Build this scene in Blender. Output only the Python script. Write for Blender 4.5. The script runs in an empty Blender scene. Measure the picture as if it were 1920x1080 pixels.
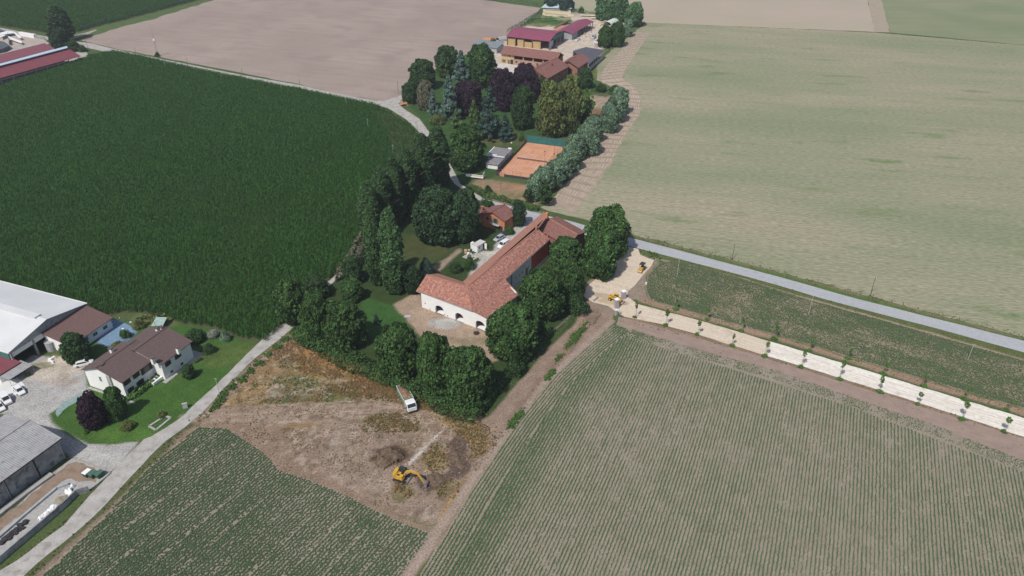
import bpy, math, random
import numpy as np
from mathutils import Vector, Matrix

# ------------------------------------------------------------------ camera, light
S = bpy.context.scene
COL = S.collection
PITCH = math.radians(32); CAMH = 120.0; FPX = 1400.0
cam_d = bpy.data.cameras.new('camera'); cam = bpy.data.objects.new('camera', cam_d); COL.objects.link(cam)
cam_d.sensor_width = 36; cam_d.lens = FPX / 1920 * 36; cam_d.clip_start = 1; cam_d.clip_end = 6000
cam.location = (0, 0, CAMH); cam.rotation_euler = (math.pi / 2 - PITCH, 0, 0); S.camera = cam
W = bpy.data.worlds.new('World'); S.world = W; W.use_nodes = True
nt = W.node_tree; nt.nodes.clear()
sk = nt.nodes.new('ShaderNodeTexSky'); sk.sky_type = 'NISHITA'; sk.sun_disc = False
SUN_EL = 54; SUN_AZ = math.degrees(math.atan2(-0.55, -0.835))      # compass-like: angle from +Y towards +X
sk.sun_elevation = math.radians(SUN_EL); sk.sun_rotation = math.radians(SUN_AZ % 360)
sk.dust_density = 2.0; sk.air_density = 1.0
bg = nt.nodes.new('ShaderNodeBackground'); bg.inputs['Strength'].default_value = 0.088
ow = nt.nodes.new('ShaderNodeOutputWorld')
nt.links.new(sk.outputs[0], bg.inputs[0]); nt.links.new(bg.outputs[0], ow.inputs[0])
sd = bpy.data.lights.new('sun', 'SUN'); sun = bpy.data.objects.new('sun', sd); COL.objects.link(sun)
sd.energy = 3.4; sd.angle = math.radians(1.6); sd.color = (1.0, 0.955, 0.89)
az = math.radians(SUN_AZ); el = math.radians(SUN_EL)
sdir = Vector((math.sin(az) * math.cos(el), math.cos(az) * math.cos(el), math.sin(el)))
sun.rotation_euler = sdir.to_track_quat('Z', 'Y').to_euler()
S.view_settings.view_transform = 'Standard'; S.view_settings.look = 'None'
S.view_settings.exposure = 0.12; S.view_settings.gamma = 1.0; S.view_settings.use_curve_mapping = False
S.cycles.max_bounces = 5; S.cycles.diffuse_bounces = 3; S.cycles.glossy_bounces = 2
S.cycles.transparent_max_bounces = 4; S.cycles.volume_bounces = 0

RNG = np.random.default_rng(7); random.seed(7)

# ------------------------------------------------------------------ where things stand
def P(x, y, z=0.0):
    """point of the photograph (1920 px wide) carried to the level z of the place"""
    u = (x - 960) / FPX; v = (540 - y) / FPX
    dy = math.cos(PITCH) + v * math.sin(PITCH); dz = -math.sin(PITCH) + v * math.cos(PITCH)
    t = (CAMH - z) / -dz
    return Vector((u * t, dy * t, z))
def Q(p):
    z = p[2] - CAMH
    f = p[1] * math.cos(PITCH) - z * math.sin(PITCH); up = p[1] * math.sin(PITCH) + z * math.cos(PITCH)
    return 960 + FPX * p[0] / f, 540 - FPX * up / f
def ZM(ox, oy, s): return lambda x, y, z=0.0: P(ox + x / s, oy + y / s, z)

# ------------------------------------------------------------------ numpy noise
def vnoise(x, y, seed=0):
    xi = np.floor(x).astype(np.int64); yi = np.floor(y).astype(np.int64); fx = x - xi; fy = y - yi
    fx = fx * fx * (3 - 2 * fx); fy = fy * fy * (3 - 2 * fy)
    def h(a, b):
        n = (a * 374761393 + b * 668265263 + seed * 1442695041) & 0xffffffff
        n = ((n ^ (n >> 13)) * 1274126177) & 0xffffffff
        return ((n ^ (n >> 16)) & 0xffff) / 65535.0
    return (h(xi, yi) * (1 - fx) + h(xi + 1, yi) * fx) * (1 - fy) + (h(xi, yi + 1) * (1 - fx) + h(xi + 1, yi + 1) * fx) * fy
def fbm(x, y, s, o=4, seed=0):
    r = 0; a = .5; t = 0
    for i in range(o):
        r = r + a * vnoise(x / s * 2**i, y / s * 2**i, seed + i * 17); t += a; a *= .55
    return r / t
def sdf(x, y, poly):
    """signed distance to a closed polygon, negative inside"""
    d = np.full(x.shape, 1e18); ins = np.zeros(x.shape, bool); n = len(poly)
    for i in range(n):
        ax, ay = poly[i][0], poly[i][1]; bx, by = poly[(i + 1) % n][0], poly[(i + 1) % n][1]
        ex, ey = bx - ax, by - ay; l = ex * ex + ey * ey + 1e-12
        t = np.clip(((x - ax) * ex + (y - ay) * ey) / l, 0, 1)
        d = np.minimum(d, (x - ax - t * ex)**2 + (y - ay - t * ey)**2)
        if ay != by:
            c = ((ay > y) != (by > y)) & (x < (bx - ax) * (y - ay) / (by - ay) + ax); ins ^= c
    d = np.sqrt(d); return np.where(ins, -d, d)
def ldist(x, y, line):
    d = np.full(x.shape, 1e18)
    for (ax, ay), (bx, by) in zip([p[:2] for p in line], [p[:2] for p in line[1:]]):
        ex, ey = bx - ax, by - ay; l = ex * ex + ey * ey + 1e-12
        t = np.clip(((x - ax) * ex + (y - ay) * ey) / l, 0, 1)
        d = np.minimum(d, (x - ax - t * ex)**2 + (y - ay - t * ey)**2)
    return np.sqrt(d)
def PX(*pts): return [P(a, b) for a, b in pts]

# ------------------------------------------------------------------ materials
def _n(nt, t, **k):
    n = nt.nodes.new(t)
    for a, b in k.items(): setattr(n, a, b)
    return n
def mat(name, c1, c2=None, scale=1.0, rough=0.85, bump=0.0, bscale=None, c3=None, scale3=8.0, amt3=.5, metal=0.0, stretch=(1, 1, 1),
        uv=False, attr=None, rnd=0.0, spec=0.25, detail=5, streak=None, trans=0.0, wave=None, contrast=(.35, .65), ang=0.0, grain=None):
    """base colour c1..c2 mixed by noise; c3 specks; attr: vertex colour; rnd: brightness varied per object"""
    m = bpy.data.materials.new(name); m.use_nodes = True; nt = m.node_tree; L = nt.links
    b = nt.nodes['Principled BSDF']; b.inputs['Roughness'].default_value = rough; b.inputs['Metallic'].default_value = metal
    b.inputs['Specular IOR Level'].default_value = spec
    tc = _n(nt, 'ShaderNodeTexCoord'); mp = _n(nt, 'ShaderNodeMapping'); mp.inputs['Scale'].default_value = stretch
    src0 = tc.outputs['UV' if uv else 'Object']
    if ang:
        rot = _n(nt, 'ShaderNodeMapping'); rot.inputs['Rotation'].default_value[2] = math.radians(-ang); L.new(src0, rot.inputs[0]); src0 = rot.outputs[0]
    L.new(src0, mp.inputs[0])
    def noise(s, d=detail, src=mp):
        t = _n(nt, 'ShaderNodeTexNoise'); t.inputs['Scale'].default_value = s; t.inputs['Detail'].default_value = d
        L.new(src.outputs[0], t.inputs['Vector']); return t
    def mix(fac, a, bb, blend='MIX'):
        x = _n(nt, 'ShaderNodeMix', data_type='RGBA', blend_type=blend)
        for i, s in ((0, fac), (6, a), (7, bb)):
            if hasattr(s, 'is_linked') or hasattr(s, 'links'): L.new(s, x.inputs[i])
            elif i == 0: x.inputs[0].default_value = s
            else: x.inputs[i].default_value = (*s[:3], 1)
        return x.outputs[2]
    def ramp(o, lo, hi):
        r = _n(nt, 'ShaderNodeMapRange'); r.inputs[1].default_value = lo; r.inputs[2].default_value = hi; L.new(o, r.inputs[0]); return r.outputs[0]
    if attr:
        a = _n(nt, 'ShaderNodeAttribute', attribute_name=attr); col = a.outputs['Color']
        if c2 is not None:
            col = mix(ramp(noise(scale).outputs[0], *contrast), mix(1.0, col, c1, 'MULTIPLY'), mix(1.0, col, c2, 'MULTIPLY'))
    elif c2 is not None: col = mix(ramp(noise(scale).outputs[0], *contrast), c1, c2)
    else:
        r = _n(nt, 'ShaderNodeRGB'); r.outputs[0].default_value = (*c1[:3], 1); col = r.outputs[0]
    if c3 is not None:
        t = noise(scale3, 3); col = mix(ramp(t.outputs[0], .62 - .12 * amt3, .72), col, c3)
    if streak:
        sc, st, cc, am = streak
        mp2 = _n(nt, 'ShaderNodeMapping'); mp2.inputs['Scale'].default_value = st; L.new(src0, mp2.inputs[0])
        t = noise(sc, 4, mp2); f = ramp(t.outputs[0], .45, .7)
        mm = _n(nt, 'ShaderNodeMath', operation='MULTIPLY'); L.new(f, mm.inputs[0]); mm.inputs[1].default_value = am
        col = mix(mm.outputs[0], col, cc)
    if grain:
        g = noise(grain[0], 3); gr = _n(nt, 'ShaderNodeMapRange'); gr.inputs[1].default_value = .3; gr.inputs[2].default_value = .7; gr.inputs[3].default_value = 1 - grain[1]; gr.inputs[4].default_value = 1 + grain[1]
        L.new(g.outputs[0], gr.inputs[0]); gh = _n(nt, 'ShaderNodeHueSaturation'); L.new(gr.outputs[0], gh.inputs['Value']); L.new(col, gh.inputs['Color']); col = gh.outputs[0]
    if rnd:
        oi = _n(nt, 'ShaderNodeObjectInfo'); r = _n(nt, 'ShaderNodeMapRange'); r.inputs[3].default_value = 1 - rnd; r.inputs[4].default_value = 1 + rnd
        L.new(oi.outputs['Random'], r.inputs[0]); hv = _n(nt, 'ShaderNodeHueSaturation'); L.new(r.outputs[0], hv.inputs['Value']); L.new(col, hv.inputs['Color']); col = hv.outputs[0]
    L.new(col, b.inputs['Base Color'])
    h = None
    if wave:
        wv = _n(nt, 'ShaderNodeTexWave'); wv.inputs['Scale'].default_value = wave[0]; wv.bands_direction = wave[2] if len(wave) > 2 else 'X'; L.new(tc.outputs['UV'], wv.inputs['Vector'])
        bp0 = _n(nt, 'ShaderNodeBump'); bp0.inputs['Strength'].default_value = wave[1]; bp0.inputs['Distance'].default_value = .08; L.new(wv.outputs['Fac'], bp0.inputs['Height']); h = bp0
    if bump:
        t = noise(bscale or scale * 4, 4); bp = _n(nt, 'ShaderNodeBump'); bp.inputs['Strength'].default_value = bump; bp.inputs['Distance'].default_value = .3
        L.new(t.outputs[0], bp.inputs['Height'])
        if h: L.new(h.outputs[0], bp.inputs['Normal'])
        h = bp
    if h: L.new(h.outputs[0], b.inputs['Normal'])
    if trans:
        tr = _n(nt, 'ShaderNodeBsdfTranslucent'); L.new(col, tr.inputs[0]); ms = _n(nt, 'ShaderNodeMixShader'); ms.inputs[0].default_value = trans
        L.new(b.outputs[0], ms.inputs[1]); L.new(tr.outputs[0], ms.inputs[2]); L.new(ms.outputs[0], nt.nodes['Material Output'].inputs[0])
    return m

# ------------------------------------------------------------------ mesh gathering
class MB:
    """gathers polygons; build() links them as one mesh object"""
    def __init__(s): s.v = []; s.f = []; s.uv = []; s.mi = []; s.smooth = False
    def poly(s, pts, mi=0, uv=None):
        i = len(s.v); s.v += [tuple(p) for p in pts]; s.f.append(tuple(range(i, i + len(pts)))); s.mi.append(mi)
        if uv is None:
            p0 = Vector(pts[0]); nrm = Vector((0, 0, 0))
            for k in range(len(pts)):
                a = Vector(pts[k]); b = Vector(pts[(k + 1) % len(pts)]); nrm += a.cross(b)
            nrm = nrm.normalized() if nrm.length > 1e-9 else Vector((0, 0, 1))
            ux = Vector((0, 0, 1)).cross(nrm)
            if ux.length < 1e-3: ux = Vector((1, 0, 0))
            ux.normalize(); uy = nrm.cross(ux)
            uv = [(Vector(p).dot(ux), Vector(p).dot(uy)) for p in pts]
        s.uv += uv
    def box(s, M, x0, x1, y0, y1, z0, z1, mi=0, taper=1.0):
        def T(x, y, z):
            if z == z1 and taper != 1.0:
                cx, cy = (x0 + x1) / 2, (y0 + y1) / 2; x = cx + (x - cx) * taper; y = cy + (y - cy) * taper
            return M @ Vector((x, y, z))
        c = [T(x, y, z) for z in (z0, z1) for y in (y0, y1) for x in (x0, x1)]
        for f in ((0, 2, 3, 1), (4, 5, 7, 6), (0, 1, 5, 4), (2, 6, 7, 3), (0, 4, 6, 2), (1, 3, 7, 5)): s.poly([c[k] for k in f], mi)
    def prism(s, pts, z0, z1, mi=0):
        """pts: plan loop counter-clockwise; z0, z1 numbers or lists"""
        n = len(pts); a = z0 if isinstance(z0, (list, tuple)) else [z0] * n; b = z1 if isinstance(z1, (list, tuple)) else [z1] * n
        lo = [(p[0], p[1], a[i]) for i, p in enumerate(pts)]; hi = [(p[0], p[1], b[i]) for i, p in enumerate(pts)]
        s.poly(hi, mi); s.poly(lo[::-1], mi)
        for i in range(n): j = (i + 1) % n; s.poly([lo[i], lo[j], hi[j], hi[i]], mi)
    def slab(s, pts, th, mi=0):
        """a sheet of thickness th hanging under the given polygon"""
        hi = [Vector(p) for p in pts]; lo = [p - Vector((0, 0, th)) for p in hi]; n = len(hi)
        s.poly(hi, mi); s.poly(lo[::-1], mi)
        for i in range(n): j = (i + 1) % n; s.poly([lo[i], lo[j], hi[j], hi[i]], mi)
    def cyl(s, M, r, z0, z1, n=10, r2=None, mi=0, cap=True):
        r2 = r if r2 is None else r2
        a = [M @ Vector((r * math.cos(2 * math.pi * k / n), r * math.sin(2 * math.pi * k / n), z0)) for k in range(n)]
        b = [M @ Vector((r2 * math.cos(2 * math.pi * k / n), r2 * math.sin(2 * math.pi * k / n), z1)) for k in range(n)]
        for i in range(n): j = (i + 1) % n; s.poly([a[i], a[j], b[j], b[i]], mi)
        if cap: s.poly(b, mi); s.poly(a[::-1], mi)
    def bar(s, p, q, w, h=None, mi=0):
        p = Vector(p); q = Vector(q); h = h or w; d = q - p; L = d.length
        M = Matrix.Translation(p) @ d.to_track_quat('X', 'Z').to_matrix().to_4x4()
        s.box(M, 0, L, -w / 2, w / 2, -h / 2, h / 2, mi)
    def rod(s, p, q, r, r2=None, n=6, mi=0):
        p = Vector(p); q = Vector(q); d = q - p
        s.cyl(Matrix.Translation(p) @ d.to_track_quat('Z', 'Y').to_matrix().to_4x4(), r, 0, d.length, n, r2, mi)
    def mesh(s, name, mats):
        me = bpy.data.meshes.new(name); me.from_pydata(s.v, [], s.f)
        ul = me.uv_layers.new(name='UVMap'); ul.data.foreach_set('uv', np.array(s.uv, np.float32).ravel())
        for m in (mats if isinstance(mats, (list, tuple)) else [mats]): me.materials.append(m)
        me.polygons.foreach_set('material_index', s.mi); me.polygons.foreach_set('use_smooth', [s.smooth] * len(s.f)); me.update(); return me
    def build(s, name, mats, parent=None, loc=None, **k):
        o = bpy.data.objects.new(name, s.mesh(name, mats)); COL.objects.link(o)
        if parent: o.parent = parent
        if loc is not None: o.location = loc
        for a, b in k.items(): o[a] = b
        return o
I4 = Matrix.Identity(4)
def TM(loc, rz=0.0): return Matrix.Translation(Vector(loc)) @ Matrix.Rotation(rz, 4, 'Z')

def thing(name, label, cat, loc=(0, 0, 0), rz=0.0, group=None):
    o = bpy.data.objects.new(name, None); COL.objects.link(o); o.location = loc; o.rotation_euler = (0, 0, rz); o.empty_display_size = .5
    o['label'] = label; o['category'] = cat
    if group: o['group'] = group
    return o
def tag(o, label, cat, group=None):
    o['label'] = label; o['category'] = cat
    if group: o['group'] = group
    return o
def stuff(o, label, cat): o['kind'] = 'stuff'; o['label'] = label; o['category'] = cat; return o
def dup(root, loc, rz, label, scale=None, group=None):
    r = root.copy(); COL.objects.link(r); r.location = loc; r.rotation_euler = (0, 0, rz); r['label'] = label
    if scale is not None: r.scale = scale
    if group: r['group'] = group
    for ch in list(root.children):
        c = ch.copy(); COL.objects.link(c); c.parent = r
        for g in list(ch.children):
            d = g.copy(); COL.objects.link(d); d.parent = c
    return r

def edge(pts, step=2.5, jit=.35, seed=1, closed=True):
    """subdivides a plan loop and makes its edge uneven"""
    rr = random.Random(seed); out = []; n = len(pts)
    for i in range(n if closed else n - 1):
        a = Vector(pts[i][:2]); b = Vector(pts[(i + 1) % n][:2]); k = max(1, min(160, int((b - a).length / step)))
        nn = Vector((-(b - a).y, (b - a).x)); nn = nn.normalized() if nn.length else nn
        for j in range(k):
            w = rr.uniform(-jit, jit) if j or i else 0
            out.append(a + (b - a) * (j / k) + nn * w)
    if not closed: out.append(Vector(pts[-1][:2]))
    return out
def sheet(name, pts, z, m, jit=.3, step=2.5, seed=1, kind='structure'):
    b = MB(); b.poly([(p[0], p[1], z) for p in edge(pts, step, jit, seed)])
    me = b.v; pr = Vector((0, 0, 0))
    for i in range(len(me)):
        pr += Vector(me[i]).cross(Vector(me[(i + 1) % len(me)]))
    if pr.z < 0: b.v = b.v[::-1]
    return b.build(name, m, kind=kind)

# ------------------------------------------------------------------ instancing for ground cover
def proto(name, mb_or_mesh, m=None):
    me = mb_or_mesh if isinstance(mb_or_mesh, bpy.types.Mesh) else mb_or_mesh.mesh(name, m)
    return bpy.data.objects.new(name, me)          # not linked: only read by the scatter nodes
def scatter(name, x, y, z, rot, scl, protos, label, cat):
    n = len(x); me = bpy.data.meshes.new(name); me.vertices.add(n)
    co = np.column_stack([x, y, np.broadcast_to(z, x.shape)]).astype(np.float32); me.vertices.foreach_set('co', co.ravel())
    for an, v in (('rotz', rot), ('scl', scl)):
        a = me.attributes.new(an, 'FLOAT', 'POINT'); a.data.foreach_set('value', np.asarray(np.broadcast_to(v, x.shape), np.float32))
    a = me.attributes.new('pick', 'INT', 'POINT'); a.data.foreach_set('value', RNG.integers(0, len(protos), n).astype(np.int32)); me.update()
    o = bpy.data.objects.new(name, me); COL.objects.link(o)
    g = bpy.data.node_groups.new(name + '_nodes', 'GeometryNodeTree')
    g.interface.new_socket('Geometry', in_out='INPUT', socket_type='NodeSocketGeometry'); g.interface.new_socket('Geometry', in_out='OUTPUT', socket_type='NodeSocketGeometry')
    N = g.nodes; L = g.links; gi = N.new('NodeGroupInput'); go = N.new('NodeGroupOutput'); jo = N.new('GeometryNodeJoinGeometry')
    def at(nm, t):
        q = N.new('GeometryNodeInputNamedAttribute'); q.data_type = t; q.inputs[0].default_value = nm; return q.outputs['Attribute']
    rz = N.new('ShaderNodeCombineXYZ'); L.new(at('rotz', 'FLOAT'), rz.inputs[2]); sc = at('scl', 'FLOAT'); pk = at('pick', 'INT')
    for i, p in enumerate(protos):
        oi = N.new('GeometryNodeObjectInfo'); oi.inputs[0].default_value = p; oi.inputs['As Instance'].default_value = True
        ip = N.new('GeometryNodeInstanceOnPoints'); L.new(gi.outputs[0], ip.inputs['Points']); L.new(oi.outputs['Geometry'], ip.inputs['Instance'])
        L.new(rz.outputs[0], ip.inputs['Rotation']); L.new(sc, ip.inputs['Scale'])
        cm = N.new('FunctionNodeCompare'); cm.data_type = 'INT'; cm.operation = 'EQUAL'; L.new(pk, cm.inputs[2]); cm.inputs[3].default_value = i
        L.new(cm.outputs[0], ip.inputs['Selection']); L.new(ip.outputs[0], jo.inputs[0])
    L.new(jo.outputs[0], go.inputs[0])
    md = o.modifiers.new('scatter', 'NODES'); md.node_group = g
    return stuff(o, label, cat)
# ------------------------------------------------------------------ outlines of the land (pixels of the photograph -> metres)
lot = PX((556,645),(640,688),(740,735),(830,770),(905,782),(940,800),(945,830),(880,900),(815,985),(700,950),(520,880),(470,840),(420,797),(372,800),(350,790),(390,762),(412,737),(480,672),(540,622))
maize = PX((-260,215),(0,166),(120,128),(168,108),(215,99),(310,119),(455,150),(560,169.5),(640,187),(700,199),(745,219),(772,240),(785,258),(782,268),(765,300),(720,350),(690,440),(655,495),(620,520),(585,545),(540,600),(500,640),(455,636),(430,630),(405,616),(345,608),(300,594),(262,588),(232,586),(212,592),(196,592),(160,590),(60,552),(-60,515),(-300,455))
maize2 = PX((-420,15),(-60,38),(0,49),(98,64),(135,63),(190,48),(260,31),(392,-6),(520,-45),(300,-90),(-500,-60))
bare = PX((147,74),(215,52),(280,36),(405,-3),(520,-40),(700,-40),(870,-5),(1015,15),(985,42),(952,70),(905,92),(850,110),(800,140),(765,172),(742,183),(718,190),(640,177),(560,158),(455,137),(300,107),(210,90))
stub = PX((1212,42),(1640,61),(1920,85),(2250,115),(2600,700),(2200,706),(1920,632),(1620,553),(1460,510),(1375,488),(1180,438),(1100,412),(1030,395),(1012,388),(1040,378),(1100,310),(1160,225),(1162,168),(1118,150),(1120,118),(1165,80))
stripsoy = PX((1236,492),(1265,489),(1380,519),(1500,557),(1700,613),(1920,676),(2200,752),(2200,846),(1920,766),(1700,702),(1480,636),(1320,592),(1218,562),(1210,540),(1215,515))
soyR = PX((1153,609),(1200,622),(1300,652),(1446,692),(1600,745),(1760,800),(1920,864),(2150,940),(2300,1200),(1500,1250),(600,1250),(700,1160),(780,1090),(830,1010),(880,925),(930,850),(975,785),(1040,705),(1100,650))
soyL = PX((372,800),(425,803),(500,852),(524,882),(580,900),(640,924),(700,955),(765,985),(808,1000),(790,1030),(735,1100),(690,1170),(500,1250),(-150,1250),(30,1120),(100,1062),(200,965),(280,875))
strip = PX((1160,594),(1180,599),(1300,631),(1446,674),(1600,722),(1920,822),(2200,905),(2200,975),(1920,864),(1760,800),(1600,746),(1446,693),(1300,653),(1200,623),(1153,610))

SOIL = (.235,.172,.128); SOILD = (.13,.092,.070); GRASS = (.055,.105,.028); DRYG = (.25,.165,.075); OLIVE = (.125,.125,.052); GREYS = (.30,.245,.205)
CREAM = (.60,.51,.41)

def patch_grid(x0, x1, y0, y1, st):
    nx = int(round((x1 - x0) / st)); ny = int(round((y1 - y0) / st))
    gx = np.linspace(x0, x1, nx + 1); gy = np.linspace(y0, y1, ny + 1); X, Y = np.meshgrid(gx, gy)
    i = np.arange(nx * ny); r = i // nx; c = i % nx; a = r * (nx + 1) + c
    return X.ravel(), Y.ravel(), np.column_stack([a, a + 1, a + nx + 2, a + nx + 1])
xs, ys, fs, off = [], [], [], 0
def add_grid(*a):
    global off
    X, Y, F = patch_grid(*a); xs.append(X); ys.append(Y); fs.append(F + off); off += len(X)
XW = 1000.0
add_grid(-190, 190, 78, 240, .6); add_grid(-80, 120, 240, 560, 1.6)
for a in ((-XW,-190,78,240,45),(190,XW,78,240,45),(-XW,-80,240,560,40),(120,XW,240,560,40),(-XW,XW,560,1250,50),(-XW,XW,-250,78,50)): add_grid(*a)
GX = np.concatenate(xs); GY = np.concatenate(ys); GF = np.concatenate(fs)
C = np.zeros((len(GX), 3)); C[:] = (.075,.105,.04)
n1 = fbm(GX, GY, 6, 4, 1); n2 = fbm(GX, GY, 1.6, 3, 5); n3 = fbm(GX, GY, 18, 3, 9)
ang = math.radians(-8)                     # streaks of the tracked lot
ua = GX * math.cos(ang) + GY * math.sin(ang); va = -GX * math.sin(ang) + GY * math.cos(ang)
st1 = fbm(ua / 9, va / .9, 1, 3, 21)
def sm(x, a, b): t = np.clip((x - a) / (b - a), 0, 1); return t * t * (3 - 2 * t)
def paint(mask, col, vary=.12):
    global C
    c = np.array(col) * (1 + vary * (n2 - .5) * 4)[:, None]; C = C * (1 - mask[:, None]) + c * mask[:, None]
def zone(pts, col, soft=.8, wob=1.6, k=1.0, vary=.12, nz=None):
    d = sdf(GX, GY, [tuple(p[:2]) for p in pts]) + (n1 - .5) * wob * 2.2 + (n2 - .5) * wob * .7
    m = (1 - sm(d, -soft, soft)) * k
    if nz is not None: m = m * nz
    paint(m, col, vary); return m
def track(pts, w, col, soft=.5, wob=.5, k=1.0, vary=.1):
    d = ldist(GX, GY, pts) + (n1 - .5) * wob * 2 + (n2 - .5) * wob
    paint((1 - sm(d, w / 2 - soft, w / 2 + soft)) * k, col, vary)
def blob(px, py, rx, ry, col, k=1.0, rot=0.0, wob=.5, nz=None):
    p = P(px, py); ca, sa = math.cos(rot), math.sin(rot); dx = GX - p.x; dy = GY - p.y
    d = np.sqrt(((dx * ca + dy * sa) / rx)**2 + ((-dx * sa + dy * ca) / ry)**2) + (n1 - .5) * wob * 2 + (n2 - .5) * wob * 1.2
    m = (1 - sm(d, .75, 1.15)) * k
    if nz is not None: m = m * nz
    paint(m, col, .2)
Mz = lambda lo, hi, n: sm(n, lo, hi)
# big surroundings
paint(Mz(.4, .6, n3) * .6, (.06,.10,.032))
# grounds of the farmstead: lawn, with the tree shade painted in as darker green
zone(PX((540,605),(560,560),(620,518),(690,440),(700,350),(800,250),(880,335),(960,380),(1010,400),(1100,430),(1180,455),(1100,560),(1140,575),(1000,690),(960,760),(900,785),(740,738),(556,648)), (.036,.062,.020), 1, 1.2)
zone(PX((680,555),(745,575),(770,610),(700,640),(660,600)), (.040,.098,.026), 1, 1)
zone(PX((755,440),(850,440),(850,475),(790,500),(745,490)), (.060,.075,.028), 2, 2)
# yard in front of the white barn and round it
zone(PX((738,570),(765,556),(785,548),(800,576),(910,618),(970,640),(985,655),(960,668),(905,680),(850,650),(800,640),(765,605)), (.33,.25,.19), .6, 1.2)
blob(835,606,4.6,2.6,(.36,.35,.34),.9)
blob(880,640,7,1.6,(.19,.17,.10),.5)
zone(PX((810,500),(862,466),(866,472),(822,510)), (.27,.215,.17), .6, .6)
zone(PX((850,555),(880,515),(905,480),(925,470),(940,440),(975,420),(1000,405),(1012,402),(1010,420),(960,470),(900,530),(880,545)), (.40,.39,.375), .6, 1.0)
blob(915,478,4.5,2.6,(.46,.45,.42),.8)
zone(PX((930,388),(1016,400),(1010,420),(985,420),(960,402),(930,396)), (.33,.33,.34), .4, .3)
# park lawn, court surrounds
zone(PX((757,190),(800,235),(845,330),(900,355),(985,270),(1050,250),(1115,200),(1120,150),(1000,120),(880,90),(810,110),(770,140)), (.040,.085,.026), 1, 1)
zone(PX((905,335),(1000,350),(1020,375),(1000,388),(940,380),(880,352),(890,340)), (.25,.185,.12), 1, 2)
blob(960,352,9,2.5,(.34,.20,.13),.8); blob(960,366,12,3,(.16,.15,.07),.6)
blob(757,195,4,1.5,(.38,.21,.13),1)
blob(1130,192,12,12,(.33,.26,.20),.9); blob(1125,210,8,6,(.23,.14,.09),.8)
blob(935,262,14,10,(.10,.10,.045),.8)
# top farmyard
zone(PX((905,92),(945,70),(990,45),(1080,28),(1150,30),(1170,45),(1135,85),(1120,112),(1060,140),(1000,150),(930,135),(905,118)), (.50,.43,.36), 1.5, 2)
zone(PX((925,118),(975,122),(1010,140),(940,150),(920,135)), (.52,.49,.46), 1, 1)
blob(1025,42,20,12,(.055,.12,.035),1); blob(1010,47,12,6,(.21,.17,.10),.7)
zone(PX((1118,120),(1160,82),(1190,62),(1165,82),(1128,140),(1112,152)), (.13,.15,.06), 1, 1)
# lawn of the villa
zone(PX((94,776),(97,790),(110,803),(126,815),(164,831),(204,835),(261,827),(300,808),(343,781),(407,720),(480,647),(520,612),(470,632),(430,634),(380,607),(300,602),(235,600),(150,650),(160,700),(165,735),(120,755)), (.050,.110,.024), .35, .35)
blob(300,700,9,6,(.075,.125,.032),.6); blob(425,665,10,6,(.085,.12,.035),.7); blob(230,815,10,3,(.075,.15,.03),.6)
zone(PX((205,596),(239,608),(258,622),(240,640),(200,650),(180,642)), (.12,.20,.30), .25, .25)
zone(PX((258,585),(345,600),(330,612),(262,618),(240,606)), (.10,.13,.05), .8, 1.2)
# gravel yard
zone(PX((-60,700),(30,690),(60,665),(115,672),(150,665),(160,700),(167,737),(120,757),(94,776),(97,790),(110,803),(126,815),(164,831),(204,835),(261,827),(207,888),(144,862),(120,845),(100,820),(0,775),(-60,780)), (.37,.365,.36), .3, .4)
blob(105,690,7,5,(.46,.40,.33),.8); blob(115,715,5,2,(.36,.28,.22),.5); blob(75,685,3,1.2,(.16,.17,.08),.6)
track(PX((60,780),(120,835),(160,850),(230,868)), 3, (.44,.43,.42), 1, .6, .7)
# verges by the gravel road
track(PX((207,890),(120,985),(31,1052),(-40,1100)), 1.6, (.075,.10,.035), .5, .6)
track(PX((404,764),(350,804),(285,862),(220,930),(76,1060),(0,1120)), 3.2, (.085,.10,.042), .8, .8)
track(PX((350,812),(290,872),(225,940),(85,1068),(40,1110)), 1.7, (.22,.165,.13), .5, .9)
track(PX((365,800),(300,866),(230,940),(90,1070)), .5, (.36,.30,.25), .3, .3)
track(PX((392,757),(415,735),(478,676),(512,646),(540,625)), 3.4, (.07,.105,.03), .9, 1.0)
# the lot with its tracks
zone(lot, SOIL, .5, .5)
L3 = ZM(340, 560, 4.0); L4 = ZM(600, 700, 3.6)
def LP(Z, *p): return [Z(a, b) for a, b in p]
zone(LP(L3, (560,800),(620,760),(700,700),(760,600),(830,420),(840,320),(960,370),(1100,410),(1300,510),(1640,680),(1900,760),(1920,850),(1700,800),(1620,760),(1350,720),(1350,770),(700,790),(440,810)), (.165,.125,.055), .8, 1.6)
zone(LP(L3, (820,330),(960,370),(1100,410),(1300,510),(1640,680),(1900,760),(1920,860),(1740,760),(1560,700),(1300,600),(1130,520),(960,440),(840,400)), (.30,.168,.07), 1.0, 1.8, 1)
zone(LP(L3, (520,560),(640,430),(700,420),(730,500),(640,600),(600,720),(480,800),(330,800),(400,720)), (.27,.17,.10), .7, 1.4, .85)
zone(LP(L3, (600,620),(800,560),(760,640),(700,760),(560,790)), (.115,.12,.045), .8, 1.6, .85)
zone(LP(L3, (860,560),(1080,520),(1280,600),(1200,650),(950,670),(860,700)), (.13,.14,.055), .8, 1.6, .8)
zone(LP(L3, (820,690),(1000,700),(1250,700),(1350,770),(1200,780),(860,770),(760,780)), (.125,.135,.05), .7, 1.6, .85)
blob(512,722,2.2,1.6,(.44,.40,.36),.8); blob(500,738,4.5,1.4,(.35,.30,.26),.6)
blob(340+960/4,560+940/4,6,1.6,(.23,.155,.075),.85,.3); blob(340+1450/4,560+900/4,4,1.6,(.14,.13,.055),.9,.2); blob(340+1650/4,560+940/4,6.5,2.2,(.18,.15,.07),.75,-.3)
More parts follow.
